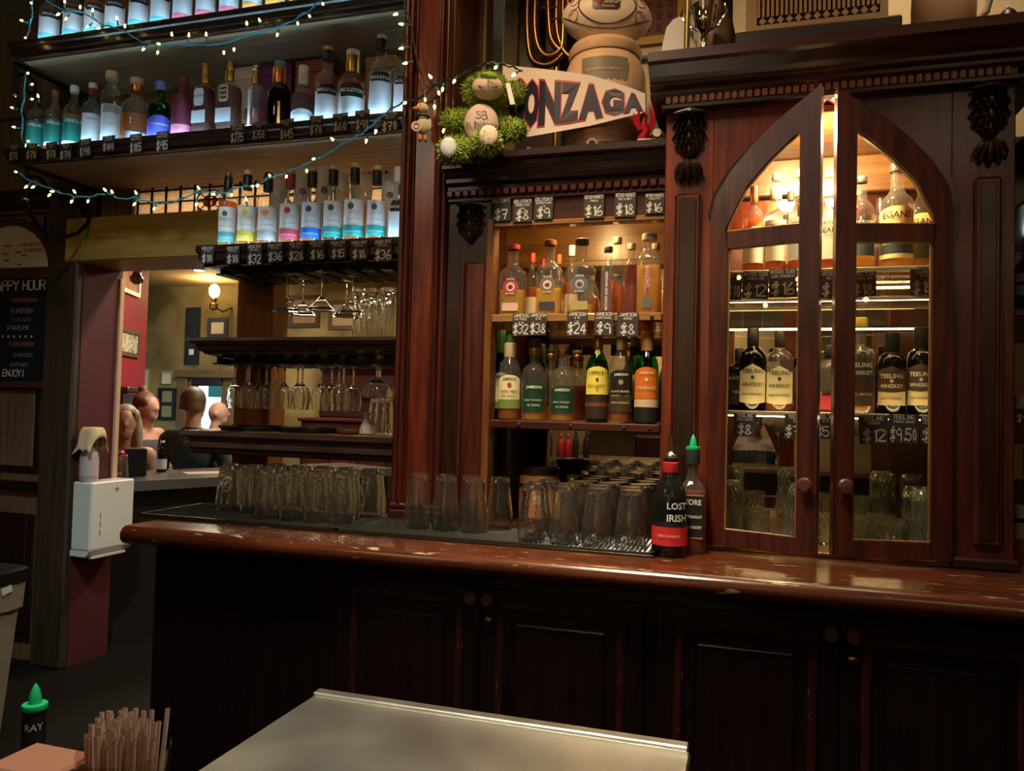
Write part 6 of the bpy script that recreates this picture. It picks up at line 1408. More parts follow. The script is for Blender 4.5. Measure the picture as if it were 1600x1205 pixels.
# ---- scrolled iron brackets under the two long shelves
def bracket(label, xb, zs, sign=1):
    t = thing('iron_bracket', label, 'bracket', (xb, 2.95, zs), group='scrolled iron shelf brackets'); o_ = t.location
    arm = MB().box(-.012, .012, SYF + .03 - o_.y, SYB - .002 - o_.y, -.011, -.0005); arm.build('arm', IRON, t)
    MB().box(-.012, .012, 3.182 - o_.y, 3.195 - o_.y, -.36, -.0005).build('wall_leg', IRON, t)
    pts = []
    for i in range(34):
        u = i / 33
        if u < .18: a = PI * (1.0 + 5 * (.18 - u)); r = .055 - .2 * (.18 - u); pts.append((0, -.165 + r * math.cos(a) + .055, -.06 + r * math.sin(a)))
        elif u < .75: v = (u - .18) / .57; a = PI + v * PI * .95; pts.append((0, .03 + .14 * math.cos(a) , -.10 - .17 * v * .6 + .09 * math.sin(a)))
        else: v = (u - .75) / .25; a = -PI * .05 + v * PI * 1.7; pts.append((0, .12 + (.05 - .025 * v) * math.cos(a), -.20 + .06 * v + (.05 - .02 * v) * math.sin(a)))
    sc = [(0, -.19 + .0, -.012), (0, -.19, -.08), (0, -.185, -.16), (0, -.16, -.22), (0, -.11, -.27), (0, -.04, -.295), (0, .04, -.285), (0, .11, -.25), (0, .165, -.19), (0, .185, -.13), (0, .175, -.085), (0, .145, -.065), (0, .115, -.08), (0, .108, -.11), (0, .13, -.128), (0, .148, -.112)]
    MB().tube(sc, .0095, 8).build('scroll', IRON, t, True)
    sc2 = [(0, -.19, -.08), (0, -.165, -.045), (0, -.12, -.035), (0, -.085, -.06), (0, -.085, -.10), (0, -.115, -.118), (0, -.14, -.10), (0, -.13, -.078)]
    MB().tube(sc2, .008, 8).build('scroll', IRON, t, True)
    MB().ell((0, -.19, -.16), (.016, .016, .012)).build('collar', CHROME, t, True)
bracket('black scrolled iron bracket under the mixed whiskey shelf, beside the ochre beam', at(95, 300, 2.95).x, 2.4676)
bracket('black scrolled iron bracket under the topmost shelf, behind the green labelled bottles', at(85, 120, 2.95).x - .02, 2.9676)
# ---- paper towel dispenser on the maroon wall end
DX = XJ + .006
d0, d1 = 3.165, 3.455; dz0, dz1 = .575, .955
tw = thing('towel_dispenser', 'white metal paper towel dispenser on the maroon wall end', 'dispenser', (DX, (d0 + d1) / 2, dz0))
WM = plain('white_enamel', (.66, .66, .62), .35, coat=.3)
MB().bbox(0, .125, d0 - (d0 + d1) / 2, d1 - (d0 + d1) / 2, .03, dz1 - dz0, .008).build('housing', WM, tw)
MB().add([(0, -.145, .03), (.125, -.145, .03), (.10, -.145, .0), (0, -.145, .0), (0, .145, .03), (.125, .145, .03), (.10, .145, .0), (0, .145, .0)], [(0, 1, 2, 3), (7, 6, 5, 4), (1, 5, 6, 2), (2, 6, 7, 3), (0, 4, 5, 1)]).build('chute', WM, tw)
MB().tube([(.1245, .02, .335), (.1275, .02, .335)], .010, 14).build('lock', CHROME, tw)
for q in range(3): MB().box(.1245, .1258, -.085, -.081, .10 + q * .045, .132 + q * .045).build('level_slot', INK, tw)
MB().box(.02, .12, -.12, .10, -.012, .0).build('paper_towel', plain('paper_towel', (.6, .56, .5), .9), tw)
# ---- spray bottle with a cloth over it, standing on the dispenser
p = at(143, 740, X=DX + .05); sb = thing('spray_bottle', 'clear plastic spray bottle standing on the towel dispenser', 'spray bottle', (DX + .055, 3.21, dz1 + .0004))
PL = plain('cloudy_plastic', (.42, .36, .38), .4)
sbh = .27
MB().loft([(0, .042), (.006, .045), (.12, .045), (.15, .040), (.18, .020), (.20, .016), (.215, .016)], 24).build('bottle', PL, sb, 50)
MB().loft([(.03, .0457), (.11, .0457)], 24, cap0=False, cap1=False).build('label', capm((.5, .42, .40)), sb, True)
MB().loft([(.2155, .018), (.235, .018)], 18).build('collar', PL, sb, 50)
MB().bbox(-.018, .055, -.014, .014, .236, .265, .006).build('trigger_head', PL, sb); MB().tube([(.035, 0, .236), (.045, 0, .215), (.04, 0, .195)], [.006, .006, .005], 8).build('trigger', PL, sb, True)
cl = MB(); N = 16; vs = []; rr = random.Random(5)
for i in range(N + 1):
    for k in range(N + 1):
        x = -.085 + .17 * i / N; y = -.10 + .20 * k / N
        dx_ = max(0, abs(x - .015) - .035); dy_ = max(0, abs(y) - .025); dd = math.hypot(dx_, dy_)
        z = .279 - 2.2 * dd * min(1, dd / .03) * .7 + .006 * math.sin(x * 90 + y * 40) * min(1, dd / .02)
        vs.append((.015 + (x - .015) * (1 - .35 * min(1, dd / .06)), y * (1 - .35 * min(1, dd / .06)), z))
fs = [(i * (N + 1) + k, (i + 1) * (N + 1) + k, (i + 1) * (N + 1) + k + 1, i * (N + 1) + k + 1) for i in range(N) for k in range(N)]
cloth = cl.add(vs, fs).build('bar_cloth', plain('yellowed_cloth', (.62, .47, .26), .95), None, 'all', loc=(DX + .055, 3.21, dz1 + .0004), label='yellowed bar cloth draped over the spray bottle', cat='cloth')
sm = cloth.modifiers.new('thick', 'SOLIDIFY'); sm.thickness = .003; sm.offset = 1
# ---- bin
tb = thing('waste_bin', 'beige plastic waste bin with black liner by the panelled wall', 'bin', (-2.76, 2.03, 0))
BB = plain('beige_plastic', (.34, .30, .21), .5)
def rect_loft(prof): 
    mb = MB(); mb.loft([(z, rx_, ry_, 9) for z, rx_, ry_ in prof], 36); return mb
rect_loft([(0, .15, .19), (.004, .155, .195), (.60, .195, .235), (.602, .205, .245), (.735, .212, .252), (.74, .205, .245)]).build('body', BB, tb, 40)
rect_loft([(.70, .214, .254), (.745, .217, .257), (.75, .205, .245)]).build('liner', plain('black_liner', (.008, .008, .009), .3), tb, 40)
MB().add([(.2145, .12, .665), (.2145, .16, .675), (.2145, .155, .70), (.2145, .115, .692)], [(0, 1, 2, 3)]).build('sticker', WHITE, tb)

# ================================================================== STRING LIGHTS
BULB = glow('warm_bulb', (1, .72, .14), 12)
bulb_me = MB().loft([(0, .0035), (.004, .0045), (.010, .0042), (.016, .002), (.018, .0005)], 8).mesh('bulb', BULB, True)
sock_me = MB().loft([(-.020, .0032), (-.002, .0044), (.002, .0044)], 8).mesh('socket', plain('teal_socket', (.03, .20, .20), .5), 50)
WIRE = plain('teal_green_wire', (.05, .30, .36), .5); WIRED = plain('dark_green_wire', (.01, .03, .02), .5)
rr = random.Random(11)
def strand(label, path, bulbs, Y, wire=WIRE, rw=.0032):
    yf = Y if callable(Y) else (lambda px: Y)
    P = smoothpath([at(px, py, yf(px)) for px, py in path]); o_ = P[len(P) // 2].copy()
    t = thing('string_lights', label, 'string lights', o_, group='strings of warm fairy lights')
    mb = MB()
    w1 = [p - o_ + Vector((rr.uniform(-1, 1), rr.uniform(-1, 1), rr.uniform(-1, 1))) * .002 for p in P]
    mb.tube(w1, rw * .75, 6); mb.tube([p + Vector((0, -.003, .004 * math.sin(i * 1.3))) for i, p in enumerate(w1)], rw * .75, 6); mb.build('wire', wire, t, True)
    for px, py in bulbs:
        b = at(px, py, yf(px) - .012); near = min(P, key=lambda q: (q - b).length); d = b - near
        if d.length > .06 or d.length < .004: d = Vector((rr.uniform(-.5, .5), -.3, rr.choice((-1, 1)))) 
        d.normalize(); q = Vector((0, 0, 1)).rotation_difference(d)
        bo = link('bulb', bulb_me, t, b - o_); bo.rotation_mode = 'QUATERNION'; bo.rotation_quaternion = q
        link('socket', sock_me, bo)
YS = SYF - .030
strand('fairy light string looping along the topmost shelf', [(60, -10), (95, 14), (130, 20), (160, 38), (190, 47), (215, 62), (236, 68), (250, 70), (275, 69), (300, 70), (345, 69), (380, 58), (430, 44), (470, 25), (495, 6), (512, -10)],
       [(101, 5), (125, 13), (93, 21), (105, 27), (145, 19), (139, 40), (157, 43), (183, 32), (195, 43), (226, 75), (247, 80), (250, 69), (269, 57), (295, 58), (322, 57), (350, 80), (366, 75), (386, 40), (407, 35), (434, 52), (465, 35), (483, 24), (504, 5)], YS)
strand('fairy light string dropping at the open end of the topmost shelf', [(56, -12), (50, 6), (51, 24), (47, 36), (46, 48), (40, 60)], [(49, 5), (37, 33), (40, 59)], YS)
strand('fairy light string trailing past the iron bracket bottles', [(41, 112), (39, 134), (38, 156), (34, 172), (36, 192), (34, 208), (36, 223)], [(43, 115), (49, 132), (49, 155), (60, 153), (22, 169), (25, 199), (43, 221)], YS)
strand('fairy light string hanging down in front of the column top', [(630, -8), (634, 14), (641, 30), (645, 60), (650, 85), (658, 115), (672, 140)], [(622, 21), (631, 38), (631, 75), (637, 98)], 2.35, WIRED)
strand('fairy light string swagged below the mixed whiskey shelf', [(634, 159), (612, 170), (588, 190), (566, 208), (540, 222), (512, 240), (492, 249), (470, 260), (440, 272), (420, 278), (400, 290), (375, 292), (350, 302), (325, 300), (305, 302), (275, 315), (245, 318), (213, 310), (190, 311), (166, 303), (140, 308), (112, 306), (80, 295), (50, 284), (26, 268)],
       [(522, 220), (573, 217), (588, 202), (492, 248), (479, 265), (448, 274), (422, 275), (404, 289), (395, 291), (362, 303), (336, 303), (312, 296), (307, 317), (385, 315), (26, 269), (43, 290), (54, 291), (79, 303), (85, 299), (113, 313), (118, 302), (138, 313), (166, 299), (176, 302), (214, 304), (212, 317), (242, 324)], lambda px: 2.66 if px < 560 else 2.66 - (px - 560) / 74 * .30)
strand('fairy light string from the column across the plush bear', [(634, 159), (660, 151), (682, 132), (705, 124), (722, 117), (742, 106), (760, 100), (776, 100), (800, 104), (815, 112)], [(634, 160), (664, 154), (679, 164), (675, 123), (685, 143), (692, 137), (711, 125), (694, 201), (776, 104), (805, 115)], lambda px: 2.355 if px < 700 else 2.355 - min(1, (px - 700) / 50) * .13, WIRED)
# ---- penguin ornament hanging on the column
p = at(663, 190, 2.335); k = depth(p) / F
pg = thing('penguin_ornament', 'small plush penguin ornament hanging from the fairy lights on the column', 'ornament', (p.x, 2.325, p.z - 26 * k), face_cam(p))
PGW = plain('white_plush', (.70, .64, .42), .95)
me = blob_mesh([((0, 0, 18 * k), (.022, .020, .030)), ((-2 * k, -.004, 44 * k), (.021, .019, .019)), ((9 * k, 0, 20 * k), (.010, .010, .024))], .003, 3); me.materials.clear(); me.materials.append(PGW); link('body', me, pg)
OR = plain('orange_felt', (.75, .26, .03), .8)
MB().tube([(-8 * k, -.012, 42 * k), (-16 * k, -.02, 40 * k)], [.010, .004], 10).build('beak', OR, pg, True)
for dx_ in (-4, 4): MB().ell((dx_ * k, -.012, -6 * k + 4 * abs(dx_) * k * .1), (.007, .010, .012)).build('foot', OR, pg, 'all')
MB().tube([(.021 * math.cos(a) - 1 * k, .019 * math.sin(a), 31 * k) for a in [2 * PI * i / 14 for i in range(15)]], .0045, 8).build('scarf', BLACK, pg, True)
MB().ell((-5 * k, -.020, 47 * k), .0022).build('eye', INK, pg, True)
tg = MB().loft([(0, .017), (.0015, .017)], 24); tg.v = [(x - 10 * k, -.024 - z, y + 12 * k) for x, y, z in tg.v]; tag_o = tg.build('paper_tag', capm((.72, .55, .5)), pg)
rg = MB().tube([(-10 * k + .009 * math.cos(a), -.027, 12 * k + .009 * math.sin(a)) for a in [2 * PI * i / 16 for i in range(17)]], .0012, 5); rg.build('tag_ring', capm((.5, .04, .05)), pg)
MB().tube([(0, 0, 58 * k), (2 * k, 0, 74 * k)], .0012, 5).build('hanger', GOLD, pg)
# ================================================================== FAR ROOM
ZFB = .92
fb = thing('far_bar', 'dark bar with grey edged top beyond the opening', 'bar', (-2.6, 3.95, 0))
e0, e1 = at(215, 752, Z=ZFB), at(313, 747, Z=ZFB); bd_ = (e1 - e0); bd_.z = 0; bd_.normalize(); bn_ = Vector((-bd_.y, bd_.x, 0))
def fp(u, v): return e0 + bd_ * u + bn_ * v              # along the bar edge, and across it
def fbx(u0, u1, v0, v1, z0, z1):
    P = [fp(u0, v0), fp(u1, v0), fp(u1, v1), fp(u0, v1)]
    return MB().add([(p.x, p.y, z) for z in (z0, z1) for p in P], [(0, 3, 2, 1), (4, 5, 6, 7), (0, 1, 5, 4), (1, 2, 6, 5), (2, 3, 7, 6), (3, 0, 4, 7)])
fbx(-.12, 1.9, 0, .66, ZFB - .03, ZFB).build('top', plain('dark_bar_top', (.07, .06, .06), .3), fb, world=True)
fbx(-.12, 1.9, -.02, 0, ZFB - .055, ZFB + .002).build('edge', plain('grey_edge', (.16, .16, .19), .3, .6), fb, world=True)
fbx(-.10, 1.9, .08, .60, 0, ZFB - .03).build('front', plain('black_panel', (.006, .005, .006), .6), fb, world=True)
# things on the far bar
p = fp(.37, .52); t = thing('beer_bottle', 'brown beer bottle with white label on the far bar', 'bottle', (p.x, p.y, ZFB), face_cam(p))
MB().loft([(0, .028), (.006, .031), (.13, .031), (.16, .022), (.18, .014), (.225, .012), (.226, .014), (.235, .014)], 20).build('glass', GL['brown'], t, 50)
MB().loft([(.01, .029), (.12, .029)], 16).build('liquid', plain('dark_beer', (.02, .006, .003), .3), t, 50)
MB().loft([(.02, .0316), (.085, .0316)], 20, cap0=False, cap1=False).build('label', capm((.55, .55, .58)), t, True)
MB().loft([(.19, .0145), (.205, .0145)], 16, cap0=False, cap1=False).build('neck_label', WHITE, t, True)
tp0 = fp(.13, .36); t = thing('card_terminal', 'black till terminal with a red light on the far bar', 'till', (tp0.x, tp0.y, ZFB), -.72); hh = at(204, 700, Y=tp0.y).z - ZFB
MB().bbox(-.085, .085, -.06, .06, 0, hh, .006).build('housing', BLACK, t); MB().ell((-.062, -.062, hh - .025), .006).build('red_light', glow('red_led', (1, .02, .03), 12), t, True)
p = fp(-.02, .18); link('tumbler', straight_me, None, (p.x, p.y, ZFB), None, 'clear tumbler beside the black till terminal on the far bar', 'glass')
p = fp(.55, .30); MB().bbox(-.12, .12, -.09, .09, 0, .003, .001).build('paper_menu', plain('buff_paper', (.42, .30, .20), .8), None, loc=(p.x, p.y, ZFB + .0003), rot=(0, 0, .9), label='buff paper menu lying on the far bar', cat='menu')
# framed pictures
def frame_pic(label, c0, c1, Y, fc, ic, mat_=None, rot=0, mw=.25, name='framed_picture'):
    a, b = at(*c0, Y), at(*c1, Y); w, h = (b.x - a.x) / 2, a.z - b.z
    t = thing(name, label, 'picture', ((a.x + b.x) / 2, Y, b.z), rot); f_ = min(w, h) * mw
    MB().box(-w, w, -.02, 0, 0, f_).box(-w, w, -.02, 0, h - f_, h).box(-w, -w + f_, -.02, 0, f_, h - f_).box(w - f_, w, -.02, 0, f_, h - f_).build('frame', capm(fc), t)
    MB().box(-w + f_, w - f_, -.008, 0, f_, h - f_).build('print', capm(ic), t); return t, w, h, f_
YP = YF - .0005
frame_pic('cream certificate in thin gold frame beside the red wall', (223, 576), (235, 608), YP, (.35, .25, .08), (.72, .66, .5), mw=.12)
frame_pic('small cream certificate in gold frame above the black double frame', (254, 580), (270, 601), YP, (.40, .28, .09), (.68, .66, .56), mw=.12)
t, w, h, f_ = frame_pic('black double frame with two pale sheets on the olive wall', (249, 606), (274, 657), YP, (.015, .016, .018), (.02, .02, .022), mw=.22)
for q in (0, 1): MB().box(-w * .55, w * .55, -.011, -.008, h * (.1 + .46 * q), h * (.44 + .46 * q)).build('sheet', capm((.34, .30, .16)), t)
frame_pic('black framed pale print high on the olive wall', (326, 497), (356, 528), YP, (.035, .035, .03), (.50, .42, .30), mw=.34)
t, w, h, f_ = frame_pic('tall narrow black board with a small white card on the olive wall', (293, 481), (311, 570), YP, (.012, .014, .014), (.012, .014, .014), mw=.1)
MB().box(-w * .35, w * .35, -.022, -.02, h * .17, h * .27).build('card', WHITE, t)
# pictures hung on the red wall
def red_pic(label, c0, c1, fc, ic):
    ang = math.atan2(dv.y, dv.x)
    def hit(px, py):
        d = ray(px, py); o_ = Vector((0, 0, H)); tt = (pa - o_).dot(nv) / d.dot(nv); return o_ + d * tt
    a, b = hit(*c0), hit(*c1); w = (Vector((b.x - a.x, b.y - a.y, 0))).dot(dv) / 2; h = a.z - b.z; m = (a + b) / 2
    t = thing('framed_picture', label, 'picture', (m.x + nv.x * .0, m.y + nv.y * .0, b.z), ang); f_ = abs(w) * .14; w = abs(w)
    MB().box(-w, w, -.02, -.0005, 0, f_).box(-w, w, -.02, -.0005, h - f_, h).box(-w, -w + f_, -.02, -.0005, f_, h - f_).box(w - f_, w, -.02, -.0005, f_, h - f_).build('frame', capm(fc), t)
    MB().box(-w + f_, w - f_, -.008, -.0005, f_, h - f_).build('print', ic, t)
red_pic('faded pink print in white frame high on the red wall', (186, 400), (216, 466), (.55, .42, .34), plaster('faded_print', (.45, .18, .10), (.6, .34, .22), 9))
red_pic('brown framed print of small rows on the red wall', (185, 510), (215, 560), (.10, .06, .035), plaster('busy_print', (.10, .08, .05), (.62, .55, .42), 26))
# dark glass lantern under the beam
p = at(214, 425, Y=4.6); t = thing('wall_lantern', 'dark glass oil lantern in front of the red wall', 'lantern', (p.x, 4.6, p.z - .09))
MB().loft([(0, .02), (.02, .045), (.045, .05), (.07, .03), (.09, .028), (.11, .035), (.13, .03), (.15, .012), (.42, .010)], 20).build('glass', glass('smoky_glass', (.25, .2, .16), 1.5, .05), t, 50)
MB().tube([(0, 0, .15), (0, 0, 2.68 - t.location.z)], .006, 8).build('rod', IRON, t)
# lit sconce and recessed ceiling lamp
p = at(335, 455, Y=6.9); t = thing('wall_sconce', 'lit oil lamp style sconce on the olive wall', 'lamp', (p.x, 6.9, p.z - .08))
MB().ell((0, 0, .08), (.055, .055, .075), 16, 10).build('globe', glow('sconce_glow', (1, .70, .30), 22), t, 'all')
MB().loft([(-.13, .01), (-.11, .04), (-.06, .045), (-.04, .02), (0, .035), (.01, .03)], 18).build('oil_font', BRASS, t, 50)
MB().tube([(0, 0, -.09), (0, .15, -.12), (0, .295, -.06)], .012, 8).build('arm', BRASS, t, True)
point('sconce_light', (p.x, 6.9 - .12, p.z), 14, (1, .68, .32), .06)
p = at(310, 421, Z=2.68); t = thing('ceiling_downlight', 'small round recessed downlight in the far ceiling', 'lamp', (p.x, p.y, 2.668))
MB().loft([(0, .055), (.011, .06)], 20).build('rim', CHROME, t, 50); MB().loft([(-.002, .042), (-.0005, .042)], 20).build('lens', glow('downlight_glow', (.7, 1, .85), 9), t)
# dark carved bracket shelf on the red wall
dvq = pa + nv * .002; t = thing('carved_shelf', 'dark carved wooden bracket shelf on the red wall', 'shelf', (dvq.x, dvq.y, at(200, 640, Y=pa.y).z), math.atan2(dv.y, dv.x))
BW_ = wood('bench_wood', (.02, .006, .006), (.06, .018, .016), .4, 'Z', 4)
MB().bbox(-.25, .20, -.16, 0, .14, .19, .01).build('top', BW_, t); MB().strip([(-.20, -.1), (-.20, .13)], [(.06, -.1), (.15, .13)], -.10, 0).build('bracket', BW_, t)
# dark dresser and pictures at the far end, seen through the hanging glasses
a, b = at(470, 640, 6.75), at(612, 640, 6.75); t = thing('far_dresser', 'dark wooden dresser against the olive wall beyond the hanging glasses', 'dresser', ((a.x + b.x) / 2, 6.95, 0)); w_ = (b.x - a.x) / 2
MB().bbox(-w_, w_, -.2, .2, 0, 1.22, .01).build('body', DARKV, t); MB().bbox(-w_ * 1.04, w_ * 1.04, -.23, .22, 1.22, 1.26, .01).build('top', MAHOG, t)
for q in (-1, 0, 1): MB().bbox(q * w_ * .62 - w_ * .28, q * w_ * .62 + w_ * .28, -.215, -.2, .65, 1.15, .008).build('door', MAHOGV, t)
MB().bbox(-w_ * .9, w_ * .9, .05, .2, 1.26, 2.0, .01).build('upper_case', DARKV, t)
for q in (1.5, 1.75): MB().bbox(-w_ * .86, w_ * .86, -.05, .05, q, q + .02, .004).build('shelf', MAHOG, t)
frame_pic('dark framed brown print above the far dresser', (452, 462), (500, 512), YP, (.05, .03, .015), (.30, .19, .10))
frame_pic('wide brown framed print beyond the martini glasses', (515, 470), (590, 515), YP, (.10, .06, .03), (.42, .30, .18), mw=.15)

# ------------------------------------------------------------------ people
SKIN = plain('skin', (.44, .25, .19), .6); SKIN2 = plain('pinker_skin', (.46, .24, .19), .6)
def person(label, px, py_head, cz, face, shirt, hair, hairkind, lean=(0, 0), arms='table', skin=SKIN, sleeves=True, bare_shoulder=False):
    """seated figure; local frame looks along -y, origin on the floor under the hips"""
    hp = atd(px, py_head, cz); hz = hp.z                              # centre of the head
    t = thing('person', label, 'person', (hp.x, hp.y, 0), face)
    z = lambda v: hz + v
    hip = Vector((0, .03, z(-.72))); ch = Vector((0, .01, z(-.36)))
    hc = Vector((0, -.02, z(0)))
    parts = [(hc, (.076, .093, .105)), ((0, -.055, z(-.065)), (.052, .055, .055)), ((0, -.012, z(-.08)), .054, (0, .01, z(-.20)), .06),
             (ch, (.165, .105, .17)), ((0, .02, z(-.58)), (.15, .11, .16)), (hip, (.17, .13, .12)),
             ((-.15, .01, z(-.235)), .062, (.15, .01, z(-.235)), .062)]
    parts += [((0, -.112, z(-.015)), (.014, .022, .020)), ((0, -.100, z(.0)), (.010, .015, .032)), ((0, -.085, z(-.10)), (.024, .022, .016)), ((-.077, 0, z(-.01)), (.012, .018, .028)), ((.077, 0, z(-.01)), (.012, .018, .028)),
              ((-.03, -.088, z(.028)), (.024, .012, .010)), ((.03, -.088, z(.028)), (.024, .012, .010))]
    for s_ in (-1, 1):
        sh = Vector((s_ * .185, .01, z(-.26)))
        el = Vector((s_ * .25, -.06, z(-.53))); wr = Vector((s_ * .12, -.30, z(-.52))); 
        parts += [(sh, .058, el, .045), (el, .044, wr, .030), (wr, .030, wr + Vector((-s_ * .02, -.07, -.005)), .036)]
        for f_ in range(4): parts.append((wr + Vector((-s_ * (.04 - f_ * .018), -.09, 0)), .0105, wr + Vector((-s_ * (.05 - f_ * .018), -.15 + .008 * abs(f_ - 1.5), -.022)), .009))
        parts.append((wr + Vector((-s_ * .045, -.05, 0)), .012, wr + Vector((-s_ * .075, -.09, -.008)), .010))
        kn = Vector((s_ * .13, -.43, z(-.74))); ft = Vector((s_ * .13, -.42, .08))
        parts += [((s_ * .10, 0, z(-.74)), .085, kn, .062), (kn, .060, ft, .042), (ft, .045, ft + Vector((0, -.15, -.035)), .036)]
    me = blob_mesh(parts, .014, 2)
    def fn(c):
        zz = c.z - hz
        if zz > -.17: return 0
        if zz > -.30 and bare_shoulder: return 0 if (zz > -.27 or abs(c.x) > .13) else 1
        if abs(c.x) > .165 and not sleeves and zz > -.62: return 0
        if c.y < -.27 and zz > -.62 and zz < -.45: return 0
        return 1 if zz > -.68 else 2
    paint(me, [skin, shirt, plain('dark_trousers', (.02, .02, .025), .8)], fn); link('body', me, t)
    for s_ in (-1, 1):
        MB().ell((s_ * .030, -.094, z(.012)), (.011, .006, .006)).build('eye', capm((.5, .48, .45)), t, 'all'); MB().ell((s_ * .030, -.0995, z(.012)), (.0045, .002, .005)).build('iris', INK, t, 'all')
    MB().tube([(-.024, -.096, z(-.056)), (0, -.107, z(-.054)), (.024, -.096, z(-.056))], [.003, .006, .003], 6).build('mouth', capm((.32, .09, .08)), t, True)
    hm = plain('hair_' + hairkind, hair, .55)
    hb = [((0, .018, z(.030)), (.091, .105, .105)), ((0, .05, z(-.02)), (.086, .074, .090))]
    cut_z = -.02; cut_y = -.035
    if hairkind == 'long':
        hb += [((0, .05, z(-.12)), (.10, .075, .17)), ((-.08, .0, z(-.10)), (.038, .06, .16)), ((.08, .0, z(-.10)), (.038, .06, .16)), ((-.06, -.03, z(.05)), (.035, .05, .05)), ((.06, -.03, z(.05)), (.035, .05, .05))]
    if hairkind == 'bun':
        hb += [((0, .04, z(.150)), (.042, .042, .038)), ((-.06, -.02, z(.04)), (.03, .055, .05)), ((.06, -.02, z(.04)), (.03, .055, .05)), ((0, .06, z(-.06)), (.06, .04, .06))]
    hme = blob_mesh(hb, .011, 2)
    if hairkind in ('short', 'cropped'):
        bm = bmesh.new(); bm.from_mesh(hme); bmesh.ops.delete(bm, geom=[v for v in bm.verts if v.co.z < hz - .045 or (v.co.y < -.045 and v.co.z < hz + .055)], context='VERTS'); bm.to_mesh(hme); bm.free()
    else:
        bm = bmesh.new(); bm.from_mesh(hme); bmesh.ops.delete(bm, geom=[v for v in bm.verts if abs(v.co.x) < .055 and v.co.y < -.04 and v.co.z < hz + .06], context='VERTS'); bm.to_mesh(hme); bm.free()
    hme.materials.clear(); hme.materials.append(hm)
    if hairkind != 'cropped': link('hair', hme, t)
    else: bpy.data.meshes.remove(hme)
    # stool
    s = thing('bar_stool', 'bar stool under the ' + label.split(' with ')[0].split(' in ')[0] + {'s': ' in the dark blue jacket', 'c': ' by the window', 'b': ' with the bun', 'l': ' with long hair'}[hairkind[0]], 'stool', (hp.x, hp.y, 0), face); sz = max(z(-.86), .3)
    MB().loft([(sz - .04, .17), (sz - .035, .18), (sz - .008, .18), (sz, .16)], 24).build('seat', DARKW, s, 50)
    for q in range(4): a = PI / 4 + q * PI / 2; MB().tube([(.14 * math.cos(a), .14 * math.sin(a), sz - .04), (.2 * math.cos(a), .2 * math.sin(a), .0)], .014, 8).build('leg', DARKW, s)
    return t
NAVY = plain('dark_blue_jacket', (.020, .045, .062), .75); GREYD = plain('grey_lilac_top', (.10, .095, .13), .8); BLKT = plain('black_shirt', (.012, .012, .014), .8); PLUM = plain('dusky_top', (.07, .06, .08), .8)
person('man with short brown hair in a dark blue jacket, seen from behind', 303, 632, 5.7, PI + .30, NAVY, (.10, .055, .03), 'short')
person('bald man in a dark shirt seen in profile by the bright window', 338, 645, 7.4, 2.16, BLKT, (.05, .03, .02), 'cropped')
person('woman with brown hair in a bun looking down towards the window', 229, 636, 6.5, 1.55, PLUM, (.12, .05, .025), 'bun', skin=SKIN2, sleeves=False, bare_shoulder=True)
person('woman with long ash blonde hair in a sleeveless grey top', 196, 660, 5.5, .75, GREYD, (.30, .24, .18), 'long', sleeves=False, bare_shoulder=True)

# ================================================================== FOREGROUND
fa, fbk = at(499, 1075, Z=.88), at(1076, 1163, Z=.88)
tx0, tx1, ty1 = fa.x, fbk.x, fa.y
ss = thing('steel_worktable', 'brushed stainless steel cooler top with a raised back lip', 'worktable', ((tx0 + tx1) / 2, .85, 0))
def brushed():
    m, nt, b = nodes('brushed_steel'); L = nt.links.new
    b.inputs['Base Color'].default_value = (.74, .73, .66, 1); b.inputs['Metallic'].default_value = 1; b.inputs['Roughness'].default_value = .38
    tc = nt.nodes.new('ShaderNodeTexCoord'); mp = nt.nodes.new('ShaderNodeMapping'); mp.inputs['Scale'].default_value = (1.2, 200, 1.2); L(tc.outputs['Object'], mp.inputs[0])
    n = nt.nodes.new('ShaderNodeTexNoise'); n.inputs['Scale'].default_value = 5; n.inputs['Detail'].default_value = 5; L(mp.outputs[0], n.inputs['Vector'])
    n2 = nt.nodes.new('ShaderNodeTexNoise'); n2.inputs['Scale'].default_value = 9; n2.inputs['Detail'].default_value = 6; L(tc.outputs['Object'], n2.inputs['Vector'])
    r = nt.nodes.new('ShaderNodeMapRange'); r.inputs[3].default_value = .24; r.inputs[4].default_value = .42; L(n2.outputs['Fac'], r.inputs[0]); L(r.outputs[0], b.inputs['Roughness'])
    bp = nt.nodes.new('ShaderNodeBump'); bp.inputs['Strength'].default_value = .30; bp.inputs['Distance'].default_value = .0012; L(n.outputs['Fac'], bp.inputs['Height']); L(bp.outputs[0], b.inputs['Normal']); return m
BS = brushed()
MB().bbox(tx0, tx1 + .004, .40, ty1 - .022, .845, .874, .003).build('top', BS, ss, world=True)
MB().bbox(tx0, tx1, ty1 - .022, ty1, .845, .880, .002).build('back_lip', BS, ss, world=True)
MB().bbox(tx0 + .01, tx1 - .01, .42, ty1 - .02, .02, .845, .004).build('body', plain('dark_steel', (.05, .05, .05), .4, .8), ss, world=True)
